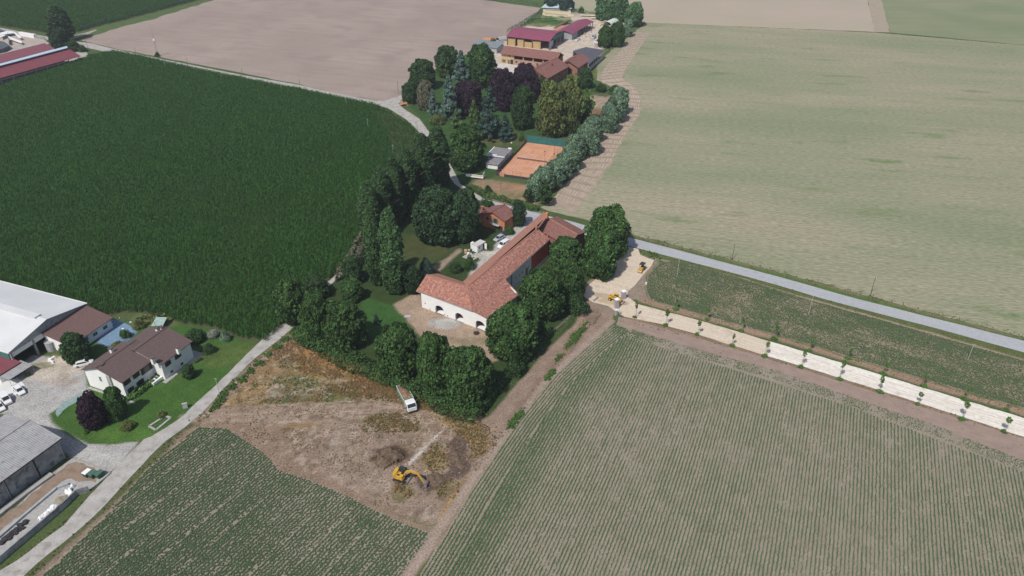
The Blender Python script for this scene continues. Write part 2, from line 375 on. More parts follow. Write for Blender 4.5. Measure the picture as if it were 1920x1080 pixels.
blob(340+700/4,560+330/4,9,3,(.10,.115,.045),.7,.8)
# soil of the lot
zone(LP(L3, (330,800),(480,790),(620,780),(720,640),(800,500),(830,340),(700,400),(560,520),(430,640)), (.235,.16,.075), .9, 2.2, .75)
blob(470,740,7,3,(.26,.18,.08),.7,.7); blob(600,700,9,3,(.25,.17,.075),.7,-.4); blob(720,745,8,2.5,(.26,.18,.09),.6,-.3); blob(860,790,8,2.5,(.25,.175,.085),.7,-.4); blob(640,735,7,2,(.12,.115,.045),.7)
zone(LP(L4, (0,270),(200,300),(560,420),(640,700),(840,860),(800,1020),(440,860),(0,660)), (.275,.213,.172), 1.5, 2, .6)
for pts, w in (((L3(0,880),L3(400,870),L3(900,820),L3(1400,790),L3(1700,830)), 1.0), ((L3(60,920),L3(500,905),L3(1000,860),L3(1500,830)), .9), ((L3(200,840),L3(700,800),L3(1300,770)), .6),
    ((L4(560,270),L4(690,400),L4(720,450)), .8), ((L4(640,270),L4(760,400),L4(800,470)), .9), ((L3(700,880),L3(900,640),L3(1100,600),L3(1300,640),L3(1700,860)), .5), ((L3(640,760),L3(900,690),L3(1300,640)), .6),
    ((L4(0,240),L4(300,170),L4(520,220),L4(900,300),L4(1100,340)), .8), ((L4(240,560),L4(260,440),L4(340,380),L4(560,380)), .7), ((L4(200,580),L4(215,430),L4(320,340)), .6), ((L4(0,130),L4(200,80),L4(420,130)), .5)):
    track(pts, w, (.33,.26,.205), .35, .35, .7)
def arc(cx, cy, rx, ry, a0, a1, n=14): return [P(cx + rx * math.cos(math.radians(a0 + (a1 - a0) * i / n)), cy + ry * math.sin(math.radians(a0 + (a1 - a0) * i / n))) for i in range(n + 1)]
for (cx, cy, rx, ry, a0, a1) in ((730,830,62,34,150,330),(730,832,52,27,160,340),(735,826,78,44,165,300),(590,760,150,34,190,330),(590,764,140,26,190,325),(700,770,120,22,185,300),(650,800,90,50,180,260),(760,770,60,44,300,400),(560,800,130,60,215,300)):
    track(arc(cx, cy, rx, ry, a0, a1), .5, (.29,.225,.17), .3, .3, .4); track(arc(cx + 3, cy + 5, rx, ry, a0, a1), .4, (.15,.115,.08), .3, .3, .45)
for k in range(7):
    o = k * 7
    track((L3(0,890 + o),L3(500,876 + o),L3(900,838 + o * 2),L3(1400,800 + o * 2)), .3, (.20,.145,.11) if k % 2 else (.33,.26,.205), .25, .3, .6)
m = (1 - sm(sdf(GX, GY, [tuple(p[:2]) for p in lot]), -1, .5))
paint(m * Mz(.55, .78, st1) * .26, (.35,.285,.235)); paint(m * Mz(.55, .8, fbm(ua / 3.5, va / .8, 1, 3, 31)) * .22, (.15,.11,.08))
paint(m * Mz(.62, .75, fbm(GX, GY, 1.1, 2, 41)) * .5, (.42,.36,.31)); paint(m * Mz(.64, .75, fbm(GX, GY, 1.3, 2, 47)) * .55, (.12,.085,.06))
for pl in (soyL, soyR):
    dd = sdf(GX, GY, [tuple(p[:2]) for p in pl]); paint((1 - sm(dd + (n1 - .5) * 2, 1.0, 2.2)) * (sdf(GX, GY, [tuple(p[:2]) for p in lot]) < 6), SOIL)
# digging
blob(600+470/3.6,700+560/3.6,4.3,2.9,(.085,.055,.035),1,.1); blob(600+430/3.6,700+600/3.6,2.5,1.6,(.16,.12,.07),.7)
zone(LP(L4, (640,680),(760,700),(870,660),(860,470),(910,420),(1000,460),(1000,580),(1035,620),(960,700),(860,730),(740,800),(660,770)), (.105,.075,.062), .4, .8)
zone(LP(L4, (720,540),(790,470),(850,480),(860,640),(800,680),(680,650)), (.19,.155,.075), .9, 2.4, .8)
zone(LP(L4, (880,290),(1200,400),(1240,430),(1090,540),(1010,580),(1030,480),(900,380),(800,330)), (.27,.185,.095), .9, 2.4, .8)
zone(LP(L4, (790,1000),(860,870),(1010,690),(1035,690),(900,850),(820,1010)), (.36,.22,.10), .3, .5)
blob(600+560/3.6,700+790/3.6,2.1,2.3,(.16,.135,.06),.8,0,.9); blob(600+870/3.6,700+770/3.6,3.2,1.5,(.18,.14,.07),.7,.5,.9)
track(LP(L4, (600,610),(680,530),(780,430),(850,365)), .28, (.55,.53,.51), .22, .7, .75)
# earth strip from the gate down the side of the big field
zone(PX((1092,562),(1125,566),(1150,590),(1152,604),(1100,648),(1035,704),(970,785),(925,850),(875,925),(820,1012),(770,1100),(720,1100),(812,990),(880,900),(925,840),(900,800),(912,782),(945,750),(980,708),(1027,655),(1070,615),(1090,580)), (.26,.195,.155), .5, .7)
zone(PX((1095,590),(1118,580),(1125,590),(1070,660),(1000,740),(965,800),(950,812),(945,795),(1000,725),(1060,650)), (.20,.14,.105), .6, 1.2, .8)
track(PX((1148,602),(1095,650),(1030,708),(965,792),(905,872),(840,968),(780,1060),(750,1100)), 1.9, (.31,.245,.205), .5, .4, .9)
track(PX((1086,582),(1053,620),(1015,657),(968,709),(932,752),(912,780)), 1.2, (.045,.08,.026), .6, .8)
track(PX((1078,585),(1040,618),(1000,660),(958,705)), .4, (.26,.235,.21), .3, .3, .9)
for a, b, r in ((1080,632,1.7),(1090,620,1.4),(1066,648,1.2),(1034,700,1.1),(1027,708,1.2),(962,794,1.4),(974,778,1.2),(1048,672,1.0)): blob(a, b, r * 1.4, r * .6, (.09,.125,.045), .7, .95, wob=.9)
# gravel and verges round the gate and the asphalt road
zone(PX((1095,535),(1172,470),(1240,480),(1235,492),(1215,515),(1210,540),(1218,562),(1180,560),(1150,590),(1100,560)), (.25,.205,.165), .5, .8)
zone(PX((1176,440),(1380,489),(1460,511),(1620,553),(1920,634),(2200,704),(2200,740),(1920,648),(1570,560),(1460,530),(1171,455)), (.085,.135,.04), .5, .6)
track(PX((1200,452),(1380,499),(1460,519),(1620,565),(1920,637),(2200,710)), .8, (.20,.15,.10), .4, .9, .0)
track(PX((1180,440),(1380,490.5),(1460,511.5),(1620,555),(1920,635),(2200,707)), 1.3, (.21,.155,.11), .5, .8, .8)
track(PX((1210,470),(1265,485),(1380,517),(1500,552),(1700,607),(1920,668),(2200,744)), 3.4, (.10,.12,.045), .8, .7)
track(PX((1240,487),(1380,521),(1500,557),(1700,613),(1920,676),(2200,752)), 1.2, (.34,.265,.205), .4, .5, .9)
track(PX((1205,563),(1320,596),(1480,641),(1700,708),(1920,773),(2200,852)), 2.4, (.29,.20,.145), .5, .8)
track(PX((1175,597),(1300,629),(1446,672),(1600,719),(1920,820),(2200,905)), 2.2, (.24,.165,.12), .5, .8)
blob(1225,478,5,2.4,(.09,.13,.04),1,-.2)
gm = bpy.data.meshes.new('ground'); gm.vertices.add(len(GX)); gm.vertices.foreach_set('co', np.column_stack([GX, GY, np.zeros(len(GX))]).astype(np.float32).ravel())
gm.loops.add(len(GF) * 4); gm.loops.foreach_set('vertex_index', GF.astype(np.int32).ravel()); gm.polygons.add(len(GF)); gm.polygons.foreach_set('loop_start', np.arange(0, len(GF) * 4, 4, dtype=np.int32)); gm.update(calc_edges=True)
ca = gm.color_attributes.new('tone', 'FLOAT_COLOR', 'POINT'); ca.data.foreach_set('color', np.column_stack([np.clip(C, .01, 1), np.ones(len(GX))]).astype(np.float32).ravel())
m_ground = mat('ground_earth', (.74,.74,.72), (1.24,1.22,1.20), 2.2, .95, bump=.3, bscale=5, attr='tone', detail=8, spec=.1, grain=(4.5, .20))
gm.materials.append(m_ground); og = bpy.data.objects.new('ground', gm); COL.objects.link(og); og['kind'] = 'structure'

# ------------------------------------------------------------------ fields
m_bare = mat('harrowed_soil', (.300,.240,.208), (.345,.280,.243), .02, .95, bump=.35, bscale=.8, c3=(.275,.222,.198), scale3=.05, amt3=.8, streak=(1.0, (.035,.25,1), (.255,.208,.188), .6), spec=.1, ang=-18, grain=(1.0, .10))
m_stub = mat('cut_meadow', (.335,.298,.218), (.222,.244,.150), .022, .95, bump=.6, bscale=2.0, c3=(.155,.205,.095), scale3=.10, amt3=.15, stretch=(.28,1,1), streak=(1.0, (.03,1.9,1), (.190,.215,.125), .8), spec=.1, contrast=(.36,.64), detail=7, ang=-12, grain=(1.6, .24))
m_soy = mat('seedbed_soil', (.245,.214,.168), (.285,.248,.198), .3, .95, grain=(4.0, .22), bump=.5, bscale=3, c3=(.215,.18,.14), scale3=.5, spec=.1)
m_mz = mat('maize_soil', (.06,.07,.035), (.09,.09,.05), .5, .95, spec=.1)
sheet('harrowed_field', bare, .010, m_bare, .5, 6, 3)
sheet('cut_meadow_field', stub, .012, m_stub, .5, 3, 4)
sheet('maize_field_soil', maize, .010, m_mz, .3, 4, 5)
sheet('far_maize_field_soil', maize2, .010, m_mz, .5, 6, 6)
sheet('soybean_field_soil', soyR, .010, m_soy, .25, 1.2, 7)
sheet('young_soybean_field_soil', soyL, .010, m_soy, .25, 1.2, 8)
sheet('soybean_strip_soil', stripsoy, .010, mat('patchy_soil', (.20,.175,.115), (.26,.215,.155), .3, .95, bump=.5, bscale=3, c3=(.16,.15,.08), scale3=.4, spec=.1), .3, 1.5, 9)
sheet('bare_service_strip', strip, .014, mat('rolled_soil', (.265,.198,.165), (.31,.235,.195), .4, .95, bump=.4, bscale=4, c3=(.22,.16,.13), scale3=.8, streak=(1, (.06, 1.2, 1), (.35,.27,.225), .4), spec=.1, ang=-28), .25, 1.5, 10)
# fields beyond
m_tan = mat('tan_field', (.40,.33,.27), (.36,.32,.24), .02, .95, spec=.1)
m_pale = mat('pale_green_field', (.185,.215,.125), (.24,.25,.155), .02, .95, streak=(1, (.02,.2,1), (.18,.21,.11), .6), spec=.1)
m_vg = mat('verge_grass', (.06,.11,.035), (.10,.135,.05), .3, .95, bump=.5, bscale=2, spec=.1)
sheet('tan_field', PX((1205,42),(1640,60),(1622,-20),(1600,-70),(1150,-70),(1160,20)), .014, m_tan, .5, 8, 11)
sheet('field_lane', PX((1640,60),(1668,61),(1648,-20),(1620,-70),(1600,-70),(1622,-20)), .018, mat('lane_soil', (.36,.29,.24), (.30,.27,.18), .2, .95), .5, 5, 12)
sheet('pale_green_field', PX((1668,61),(1920,84),(2250,112),(2400,-70),(1630,-70)), .014, m_pale, .5, 8, 13)
sheet('pale_meadow', PX((1050,8),(1100,25),(1160,22),(1160,-70),(1000,-70),(1040,-10)), .014, mat('pale_meadow', (.30,.29,.19), (.34,.32,.23), .03, .95), .8, 8, 14)
sheet('grass_verge', PX((870,-6),(1017,13),(1045,16),(1040,0),(960,-14),(870,-20)), .018, m_vg, 1.2, 4, 15)
sheet('grass_verge', PX((133,64),(190,49),(260,32),(395,-5),(520,-42),(522,-36),(405,-1),(280,38),(215,54),(150,75)), .018, m_vg, 1.2, 4, 16)
sheet('cart_track', PX((125,70),(165,60),(180,55),(182,57),(166,64),(130,76)), .024, mat('cart_track_soil', (.34,.31,.27), (.30,.28,.22), .3, .95), .4, 3, 17)
# ------------------------------------------------------------------ roads
m_asph = mat('pale_asphalt', (.345,.355,.38), (.385,.395,.415), .8, .9, bump=.15, bscale=9, grain=(1.5, .06), c3=(.31,.32,.345), scale3=.5, spec=.2, streak=(1, (.04,1.0,1), (.425,.43,.44), .5), ang=-24)
m_cream = mat('rolled_cream_gravel', (.53,.445,.345), (.60,.515,.41), .25, .95, bump=.12, bscale=4, c3=(.45,.37,.29), scale3=.25, amt3=.9, streak=(1, (.05,.9,1), (.64,.56,.46), .5), spec=.1, ang=-28, grain=(1.2, .09))
m_white = mat('fresh_white_gravel', (.64,.60,.535), (.71,.675,.61), .3, .95, bump=.10, bscale=5, c3=(.55,.49,.42), scale3=.5, streak=(1, (.05,1.1,1), (.75,.715,.655), .6), spec=.1, ang=-28, grain=(1.2, .09))
m_grav = mat('grey_gravel', (.35,.335,.315), (.43,.415,.395), .35, .95, bump=.3, bscale=5, c3=(.27,.25,.225), scale3=.5, amt3=.9, spec=.1, grain=(2.5, .10))
R_ASPH = PX((1140,434),(1169,442.5),(1275,470),(1375,496.5),(1460,519),(1522,536.5),(1570,550.5),(1606,560),(1760,599),(1920,639),(2200,709),(2200,737),(1920,661),(1760,617),(1606,577),(1545,560.5),(1522,554),(1460,535.5),(1375,512),(1275,486),(1200,466.5),(1171,459.5),(1130,450))
sheet('asphalt_road', R_ASPH, .030, m_asph, .06, 4, 18)
sheet('approach_road', PX((900,371),(935,380),(950,384),(986,394),(1014,402),(1060,412),(1140,434),(1130,450),(1060,430),(1005,412),(984,412),(950,396),(930,388),(895,374)), .028, m_asph, .1, 3, 19)
sheet('farm_lane', PX((0,52),(95,70),(150,79),(165,80),(215,92),(300,110),(355,121),(455,141),(560,159),(640,177),(700,188),(718,190),(745,181),(752,178),(755,184),(749,196),(757,204),(770,212),(787,223),(800,241),(812,256),(850,318),(863,345),(905,371),(895,373),(870,358),(853,345),(842,330),(800,268),(790,253),(778,239),(762,224),(746,214),(730,204),(715,199),(698,195),(640,183),(560,165),(455,147),(355,127.5),(310,117),(215,101),(165,90),(95,76),(0,58),(-200,22),(-200,14)), .026, m_grav, .1, 4, 20)
R_GRAV = PX((-70,1118),(0,1070),(31,1051.5),(75,1018),(120,985),(145,955),(167,929),(190,906),(207,888),(230,864),(255,838),(270,823),(283,818),(312,802),(343,781),(365,757),(387,738),(407,720),(444,683),(480,647.5),(512,617.5),(530,607),(545,598),(558,600),(552,612),(540,622.5),(512,645),(477,672.5),(445,704),(412,735),(400,752),(385,768),(362,788),(346,801),(312,827),(280,856),(250,889),(217,925),(180,965),(140,1000),(72,1055),(47,1078),(0,1120),(-60,1160))
sheet('gravel_road', R_GRAV, .028, m_grav, .12, 2, 21)
sheet('lane_through_trees', PX((606,535),(624,520),(640,508),(660,497),(664,500),(645,513),(628,526),(612,541)), .028, m_grav, .15, 1.5, 22)
R_CREAM = PX((1172,462),(1196,467),(1200,478),(1226,488),(1222,498),(1206,516),(1190,536),(1178,546),(1176,556),(1195,570),(1240,582),(1300,598),(1370,618),(1446,641),(1440,668),(1370,647),(1300,625),(1240,608),(1190,598),(1172,594),(1160,588),(1140,574),(1110,566),(1094,556),(1100,538),(1140,505),(1158,482))
sheet('cream_gravel_track', R_CREAM, .032, m_cream, .14, 2.0, 23)
sheet('white_gravel_track', PX((1446,641),(1560,675),(1700,718),(1920,784),(2200,868),(2200,905),(1920,819),(1700,748),(1560,704),(1440,668)), .034, m_white, .13, 2.2, 24)
m_rut = mat('wheel_rut', (.55,.48,.39), (.64,.58,.50), .6, .95, spec=.1, grain=(2, .12))
for lane in (.30, .42, .60, .72):
    up_, lo_ = PX((1195,570),(1300,598),(1446,641),(1560,675),(1700,718),(1920,784),(2150,853)), PX((1185,598),(1300,625),(1440,668),(1560,704),(1700,748),(1920,819),(2150,890))
    c_ = [u.lerp(l, lane) for u, l in zip(up_, lo_)]; rr = random.Random(int(lane * 100)); pts = edge(c_, 4, .10, int(lane * 90), closed=False); bb = MB()
    for p, q in zip(pts, pts[1:]):
        if rr.random() < .25: continue
        w = .11 + rr.random() * .08; d = (q - p).normalized(); n = Vector((-d.y, d.x)) * w; bb.poly([(p.x - n.x, p.y - n.y, .044), (q.x - n.x, q.y - n.y, .044), (q.x + n.x, q.y + n.y, .044), (p.x + n.x, p.y + n.y, .044)][::1])
    bb.build('wheel_rut', m_rut, kind='structure')
b = MB()
for px, py, r in ((1127,552,1.6),(1150,566,3.0),(1135,556,2.2)):
    p = P(px, py); b.poly([(p.x + r * 1.6 * math.cos(t / 12 * 6.283) , p.y + r * .55 * math.sin(t / 12 * 6.283) - .3 * r * math.cos(t / 12 * 6.283), .040 + r * .001) for t in range(12)])
b.build('brown_gravel', mat('brown_gravel', (.40,.31,.215), (.46,.37,.27), .4, .95), kind='structure')  # darker brown ovals laid over the gravel apron
# ------------------------------------------------------------------ foliage
def leaf_mat(name, c, rough=.75, rnd=.12, trans=.12, yellow=.0):
    """leaf colour times the tint each leaf carries"""
    m = mat(name, (1, 1, 1), attr='tint', rough=rough, rnd=rnd, trans=trans, spec=.2)
    nt = m.node_tree
    b = nt.nodes['Principled BSDF']; src = b.inputs['Base Color'].links[0].from_socket
    mx = nt.nodes.new('ShaderNodeMix'); mx.data_type = 'RGBA'; mx.blend_type = 'MULTIPLY'; mx.inputs[0].default_value = 1; mx.inputs[7].default_value = (*c, 1)
    nt.links.new(src, mx.inputs[6]); nt.links.new(mx.outputs[2], b.inputs['Base Color'])
    for n in nt.nodes:
        if n.type == 'BSDF_TRANSLUCENT': nt.links.new(mx.outputs[2], n.inputs[0])
    return m
LM = {k: leaf_mat('leaves_' + k, c) for k, c in dict(
    oak=(.045,.096,.026), dark=(.036,.078,.026), deep=(.029,.062,.026), poplar=(.050,.105,.036), poplar_dark=(.042,.088,.032), blue=(.115,.185,.155), bluedark=(.052,.10,.080), conifer=(.085,.155,.045),
    copper=(.034,.018,.032), grey=(.135,.215,.135), olive=(.115,.145,.045), light=(.115,.20,.05), brown=(.13,.13,.085), bush=(.055,.12,.03), flower=(.24,.26,.22), maize=(.038,.108,.019), soy=(.125,.195,.085), soyd=(.110,.170,.078), weed=(.095,.20,.045), far=(.075,.155,.065)).items()}
m_bark = mat('bark', (.09,.07,.05), (.14,.11,.08), 3, .95, bump=.4)
m_stem = mat('pale_stem', (.30,.26,.21), (.22,.19,.15), 5, .9)

def leaves_mesh(name, pos, nrm, size, tint, m, aspect=1.5, droop=0.0):
    """one folded quad per leaf clump"""
    n = len(pos); a = RNG.normal(size=(n, 3)); t = np.cross(nrm, a); t /= np.linalg.norm(t, axis=1)[:, None] + 1e-9; b = np.cross(nrm, t)
    s = size[:, None]; j = RNG.uniform(.7, 1.3, (n, 4, 1))
    q = np.stack([pos + t * s * aspect * .5 * j[:, 0], pos + b * s * .5 * j[:, 1] - nrm * s * .12, pos - t * s * aspect * .5 * j[:, 2], pos - b * s * .5 * j[:, 3] - nrm * s * .12], 1)
    me = bpy.data.meshes.new(name); me.vertices.add(n * 4); me.vertices.foreach_set('co', q.astype(np.float32).ravel())
    me.loops.add(n * 4); me.loops.foreach_set('vertex_index', np.arange(n * 4, dtype=np.int32)); me.polygons.add(n); me.polygons.foreach_set('loop_start', np.arange(0, n * 4, 4, dtype=np.int32)); me.update(calc_edges=True)
    ca = me.color_attributes.new('tint', 'FLOAT_COLOR', 'CORNER'); c = np.repeat(np.column_stack([tint, np.ones(n)]), 4, 0); ca.data.foreach_set('color', c.astype(np.float32).ravel())
    me.materials.append(m); return me
def tints(n, v=.36, warm=.12):
    b = np.clip(RNG.normal(1, v, n), .35, 1.9); w = RNG.normal(0, warm, n)
    return np.column_stack([b * (1 + w), b, b * (1 - w)])
def unit(n):
    d = RNG.normal(size=(n, 3)); return d / np.linalg.norm(d, axis=1)[:, None]
def crown(kind, m, n=8000, seed=0):
    """crowns 10 m wide and 10 m high over the origin; the trunk shows beneath z0"""
    global RNG
    RNG = np.random.default_rng(1000 + seed); lobes = []
    if kind == 'round':
        for k in range(110):
            z = RNG.uniform(.7, 9.0); R = 4.35 * max(.12, 1 - abs((z - 4.2) / 5.7)**2.6)**.6; a = RNG.uniform(0, 6.28); bulge = 1 + .09 * math.sin(a * 3 + seed) + .07 * math.sin(a * 5 + z * .8 + seed); r = R * bulge * RNG.uniform(.55, .97)
            q = RNG.uniform(.7, 1.35); lobes.append((r * math.cos(a), r * math.sin(a), z, q, q, q * RNG.uniform(.7, 1.0)))
    elif kind == 'loose':
        for k in range(40):
            d = unit(1)[0]; r = RNG.uniform(.4, 1.0); lobes.append((d[0] * 3.9 * r, d[1] * 3.9 * r, 5.4 + d[2] * 4.1 * r, *(RNG.uniform(.6, 1.25) * np.array([1, 1, .8]))))
    elif kind == 'poplar':
        for k in range(120):
            z = RNG.uniform(.5, 9.3); R = 4.5 * (1 - max(0, (z - 5.0) / 5.4)**2.6) * min(1, .6 + z / 4); a = RNG.uniform(0, 6.28); r = R * RNG.uniform(.42, .70)
            lobes.append((r * math.cos(a), r * math.sin(a), z, *(RNG.uniform(1.0, 1.5), RNG.uniform(1.0, 1.5), RNG.uniform(.5, .8))))
    elif kind == 'cedar':
        for k in range(90):
            t = RNG.uniform(0, 1)**.8; z = .8 + t * 8.6; R = 4.9 * (1 - t)**.75 + .3; a = RNG.uniform(0, 6.28); r = R * RNG.uniform(.35, .95)
            s = RNG.uniform(.8, 1.4) * (1.1 - t * .55); lobes.append((r * math.cos(a), r * math.sin(a), z - r * .12, s, s, s * .33))
    elif kind == 'cone':
        for k in range(80):
            t = RNG.uniform(0, 1)**.8; z = .5 + t * 9.0; R = 4.6 * (1 - t)**.85 + .2; a = RNG.uniform(0, 6.28); r = R * RNG.uniform(.5, .9)
            s = RNG.uniform(.7, 1.2) * (1.15 - t * .7); lobes.append((r * math.cos(a), r * math.sin(a), z, s, s, s * .8))
    elif kind == 'bush':
        for k in range(30):
            d = unit(1)[0]; d[2] = abs(d[2]); r = RNG.uniform(.5, .8); s = RNG.uniform(1.2, 2.0)
            lobes.append((d[0] * 3.9 * r, d[1] * 3.9 * r, .8 + d[2] * 7.6 * r, s, s, s * 1.5))
    elif kind == 'egg':
        for k in range(60):
            z = RNG.uniform(.8, 8.9); R = 4.4 * math.sqrt(max(.05, 1 - ((z - 4.4) / 5.2)**2)); a = RNG.uniform(0, 6.28); r = R * RNG.uniform(.55, .8); s = RNG.uniform(.9, 1.5)
            lobes.append((r * math.cos(a), r * math.sin(a), z, s, s, s))
    lb = np.array(lobes); w = (lb[:, 3] * lb[:, 4]); w = w / w.sum(); pick = RNG.choice(len(lb), n, p=w); L = lb[pick]
    d = unit(n); d[:, 2] = np.where(d[:, 2] < -.35, -d[:, 2], d[:, 2]); rr = RNG.uniform(.72, 1.06, n)[:, None]
    pos = L[:, :3] + d * L[:, 3:6] * rr
    lt = np.clip(RNG.normal(1, .24, len(lb)), .5, 1.6)[pick]; tn = tints(n) * lt[:, None]
    if kind in ('round', 'poplar', 'egg'):                    # leaves of the outer canopy between the boughs
        k = int(n * (.30 if kind != 'poplar' else .72)); z = RNG.uniform(.35, 9.75, k); a = RNG.uniform(0, 6.28, k)
        if kind == 'round': Rz = 4.8 * np.clip(1 - np.abs((z - 4.0) / 5.8)**2.2, .0, 1)**.6
        elif kind == 'poplar': Rz = 5.0 * np.clip(1 - np.clip((z - 4.6) / 5.3, 0, 1)**2.4, .0, 1)**.7 * np.minimum(1, .62 + z / 5)
        else: Rz = 4.9 * np.sqrt(np.clip(1 - ((z - 4.6) / 5.2)**2, .0, 1))
        hh_ = 1.1 if kind != 'poplar' else .55
        bump = .93 + .34 * (fbm(a * 4.9 / 1.9 + 40, z / hh_ / 1.2, 1, 3, seed + 3) - .5) * 2 + .08 * np.sin(a * 3 + seed) + .05 * np.sin(a * 5 + z)
        rr_ = Rz * bump * RNG.uniform(.88, 1.0, k); pos[:k] = np.column_stack([rr_ * np.cos(a), rr_ * np.sin(a), z])
        up_ = np.clip((z - 4.5) / 5.2, -1, 1); dd = np.column_stack([np.cos(a) * np.sqrt(1 - up_**2 * .8), np.sin(a) * np.sqrt(1 - up_**2 * .8), up_]); d[:k] = dd
        lt[:k] = .72 + .75 * fbm(a * 4.9 / 1.2 + 9, z / 1.0, 1, 3, seed + 4); tn = tints(n) * lt[:, None]
    if kind == 'poplar': pos = pos * np.array([.45, .45, 2.0])
    nr = d + RNG.normal(size=(n, 3)) * .75; nr[:, 2] += .25; nr /= np.linalg.norm(nr, axis=1)[:, None]
    pos[:, 2] = np.clip(pos[:, 2], .1, None)
    return leaves_mesh('crown_' + kind, pos, nr, RNG.uniform(.26, .52, n), tn, m)
CROWN = {}
def getcrown(kind, var):
    n = dict(round=17000, loose=4500, poplar=16000, cedar=9000, cone=8000, bush=3500, egg=7000)[kind]
    if (kind, var) not in CROWN: CROWN[kind, var] = crown(kind, LM['oak'], n, hash((kind, var)) % 97 if False else sum(map(ord, kind)) + var * 31)
    return CROWN[kind, var]
def trunk_mesh(h, r):
    b = MB(); b.rod((0, 0, -.1), (.1, .05, h * .45), r, r * .75, 8); b.rod((.1, .05, h * .45), (0, 0, h), r * .75, r * .3, 8)
    for k in range(5):
        a = k * 1.3; z = h * (.35 + .1 * k); b.rod((.05, 0, z), (math.cos(a) * h * .28, math.sin(a) * h * .28, z + h * .22), r * .4, r * .12, 6)
    return b.mesh('trunk', m_bark)
TRUNKS = {k: trunk_mesh(*v) for k, v in dict(round=(5.5, .30), loose=(7, .16), poplar=(15, .28), cedar=(9, .42), cone=(8, .35), bush=(3, .25), egg=(7, .3)).items()}
NVAR = dict(round=4, loose=2, poplar=3, cedar=2, cone=1, bush=2, egg=1)
tree_n = {}
def tree(kind, leafcol, box, label, name='tree', cat='tree', group=None, low=.25, kx=1.0):
    """box: x0, x1, top, foot of the crown as seen; solved for a real foot, height and spread"""
    x0, x1, yt, yb = box; xc, yc = (x0 + x1) / 2, (yt + yb) / 2; h = 8.0
    for it in range(6):
        c = P(xc, yc, h / 2); dist = math.sqrt(c.y**2 + (CAMH - h / 2)**2); dl = math.atan2(CAMH - h / 2, c.y)
        f = c.y * math.cos(PITCH) + (CAMH - h / 2) * math.sin(PITCH); s = FPX / f * 1.0; R = (x1 - x0) / 2 / s; H2 = (yb - yt) / 2 / s
        hh = math.sqrt(max(H2 * H2 - (R * math.sin(dl))**2, (.35 * H2)**2)) / math.cos(dl); h = 2 * max(.55 * R, min(hh, 5 * R))
    b = c; dia = 2 * R * kx
    tree_n[kind] = tree_n.get(kind, 0) + 1; var = tree_n[kind] % NVAR[kind]
    t = thing(name, label, cat, (b.x, b.y, 0), random.uniform(0, 6.28), group)
    t.scale = (dia / 4.5, dia / 4.5, h / 20) if kind == 'poplar' else (dia / 10, dia / 10, h / 10)
    c = bpy.data.objects.new('crown', getcrown(kind, var)); COL.objects.link(c); c.parent = t
    c.material_slots[0].link = 'OBJECT'; c.material_slots[0].material = LM[leafcol]
    if kind != 'bush':
        k = bpy.data.objects.new('trunk', TRUNKS[kind]); COL.objects.link(k); k.parent = t
    return t
def hedge(name, line, w, h, leafcol, label, dens=26, cat='hedge', lift=0):
    pos, nr = [], []
    for a, b in zip(line, line[1:]):
        a = np.array(a[:2]); b = np.array(b[:2]); L = np.linalg.norm(b - a); d = (b - a) / L; q = np.array([-d[1], d[0]]); n = int(L * dens * (h + w) / 2)
        s = RNG.uniform(0, L, n); th = RNG.uniform(-.15, math.pi + .15, n); wob = 1 + .25 * (vnoise(s / 2.2 + a[0], s * 0 + a[1], 3) - .5) * 2
        rr = RNG.uniform(.8, 1.05, n) * wob; off = np.sign(np.cos(th)) * np.abs(np.cos(th))**.5 * rr * w / 2; z = np.abs(np.sin(th))**.6 * h * rr
        pos.append(np.column_stack([a[0] + d[0] * s + q[0] * off, a[1] + d[1] * s + q[1] * off, z + lift]))
        nn = np.column_stack([q[0] * np.cos(th), q[1] * np.cos(th), np.sin(th)]) + RNG.normal(size=(n, 3)) * .6; nr.append(nn / np.linalg.norm(nn, axis=1)[:, None])
    pos = np.concatenate(pos); nr = np.concatenate(nr); n = len(pos)
    me = leaves_mesh(name, pos, nr, RNG.uniform(.28, .5, n), tints(n), LM[leafcol]); o = bpy.data.objects.new(name, me); COL.objects.link(o)
    return tag(o, label, cat)

# ------------------------------------------------------------------ crops and tufts
def blades(n, h, spread, w, droop, length=0, m=None, name='plant', seed=0):
    """n arching blades; length: spread along x"""
    global RNG
    RNG = np.random.default_rng(50 + seed); V = []; F = []; T = []
    for k in range(n):
        x = RNG.uniform(-length / 2, length / 2); y = RNG.normal(0, .05); a = RNG.uniform(0, 6.28); z0 = RNG.uniform(.0, .75) * h * (1 if length else .2); L = spread * RNG.uniform(.7, 1.2)
        c, s = math.cos(a), math.sin(a); up = h * RNG.uniform(.25, .4) if length else h * RNG.uniform(.6, 1)
        p0 = (x, y, z0); p1 = (x + c * L * .5, y + s * L * .5, min(z0 + up, h * 1.05)); p2 = (x + c * L, y + s * L, max(.02, min(z0 + up * (1 - droop), h)))
        q = (-s * w / 2, c * w / 2); i = len(V)
        for p, ww in ((p0, .5), (p1, 1), (p2, .15)): V += [(p[0] - q[0] * ww, p[1] - q[1] * ww, p[2]), (p[0] + q[0] * ww, p[1] + q[1] * ww, p[2])]
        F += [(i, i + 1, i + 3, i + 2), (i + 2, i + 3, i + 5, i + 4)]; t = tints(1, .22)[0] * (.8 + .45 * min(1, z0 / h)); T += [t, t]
    me = bpy.data.meshes.new(name); me.from_pydata(V, [], F); ca = me.color_attributes.new('tint', 'FLOAT_COLOR', 'CORNER')
    ca.data.foreach_set('color', np.repeat(np.column_stack([np.array(T), np.ones(len(T))]), 4, 0).astype(np.float32).ravel()); me.materials.append(m); return me
def inside(x, y, poly, marg=0.0): return sdf(x, y, [tuple(p[:2]) for p in poly]) < -marg
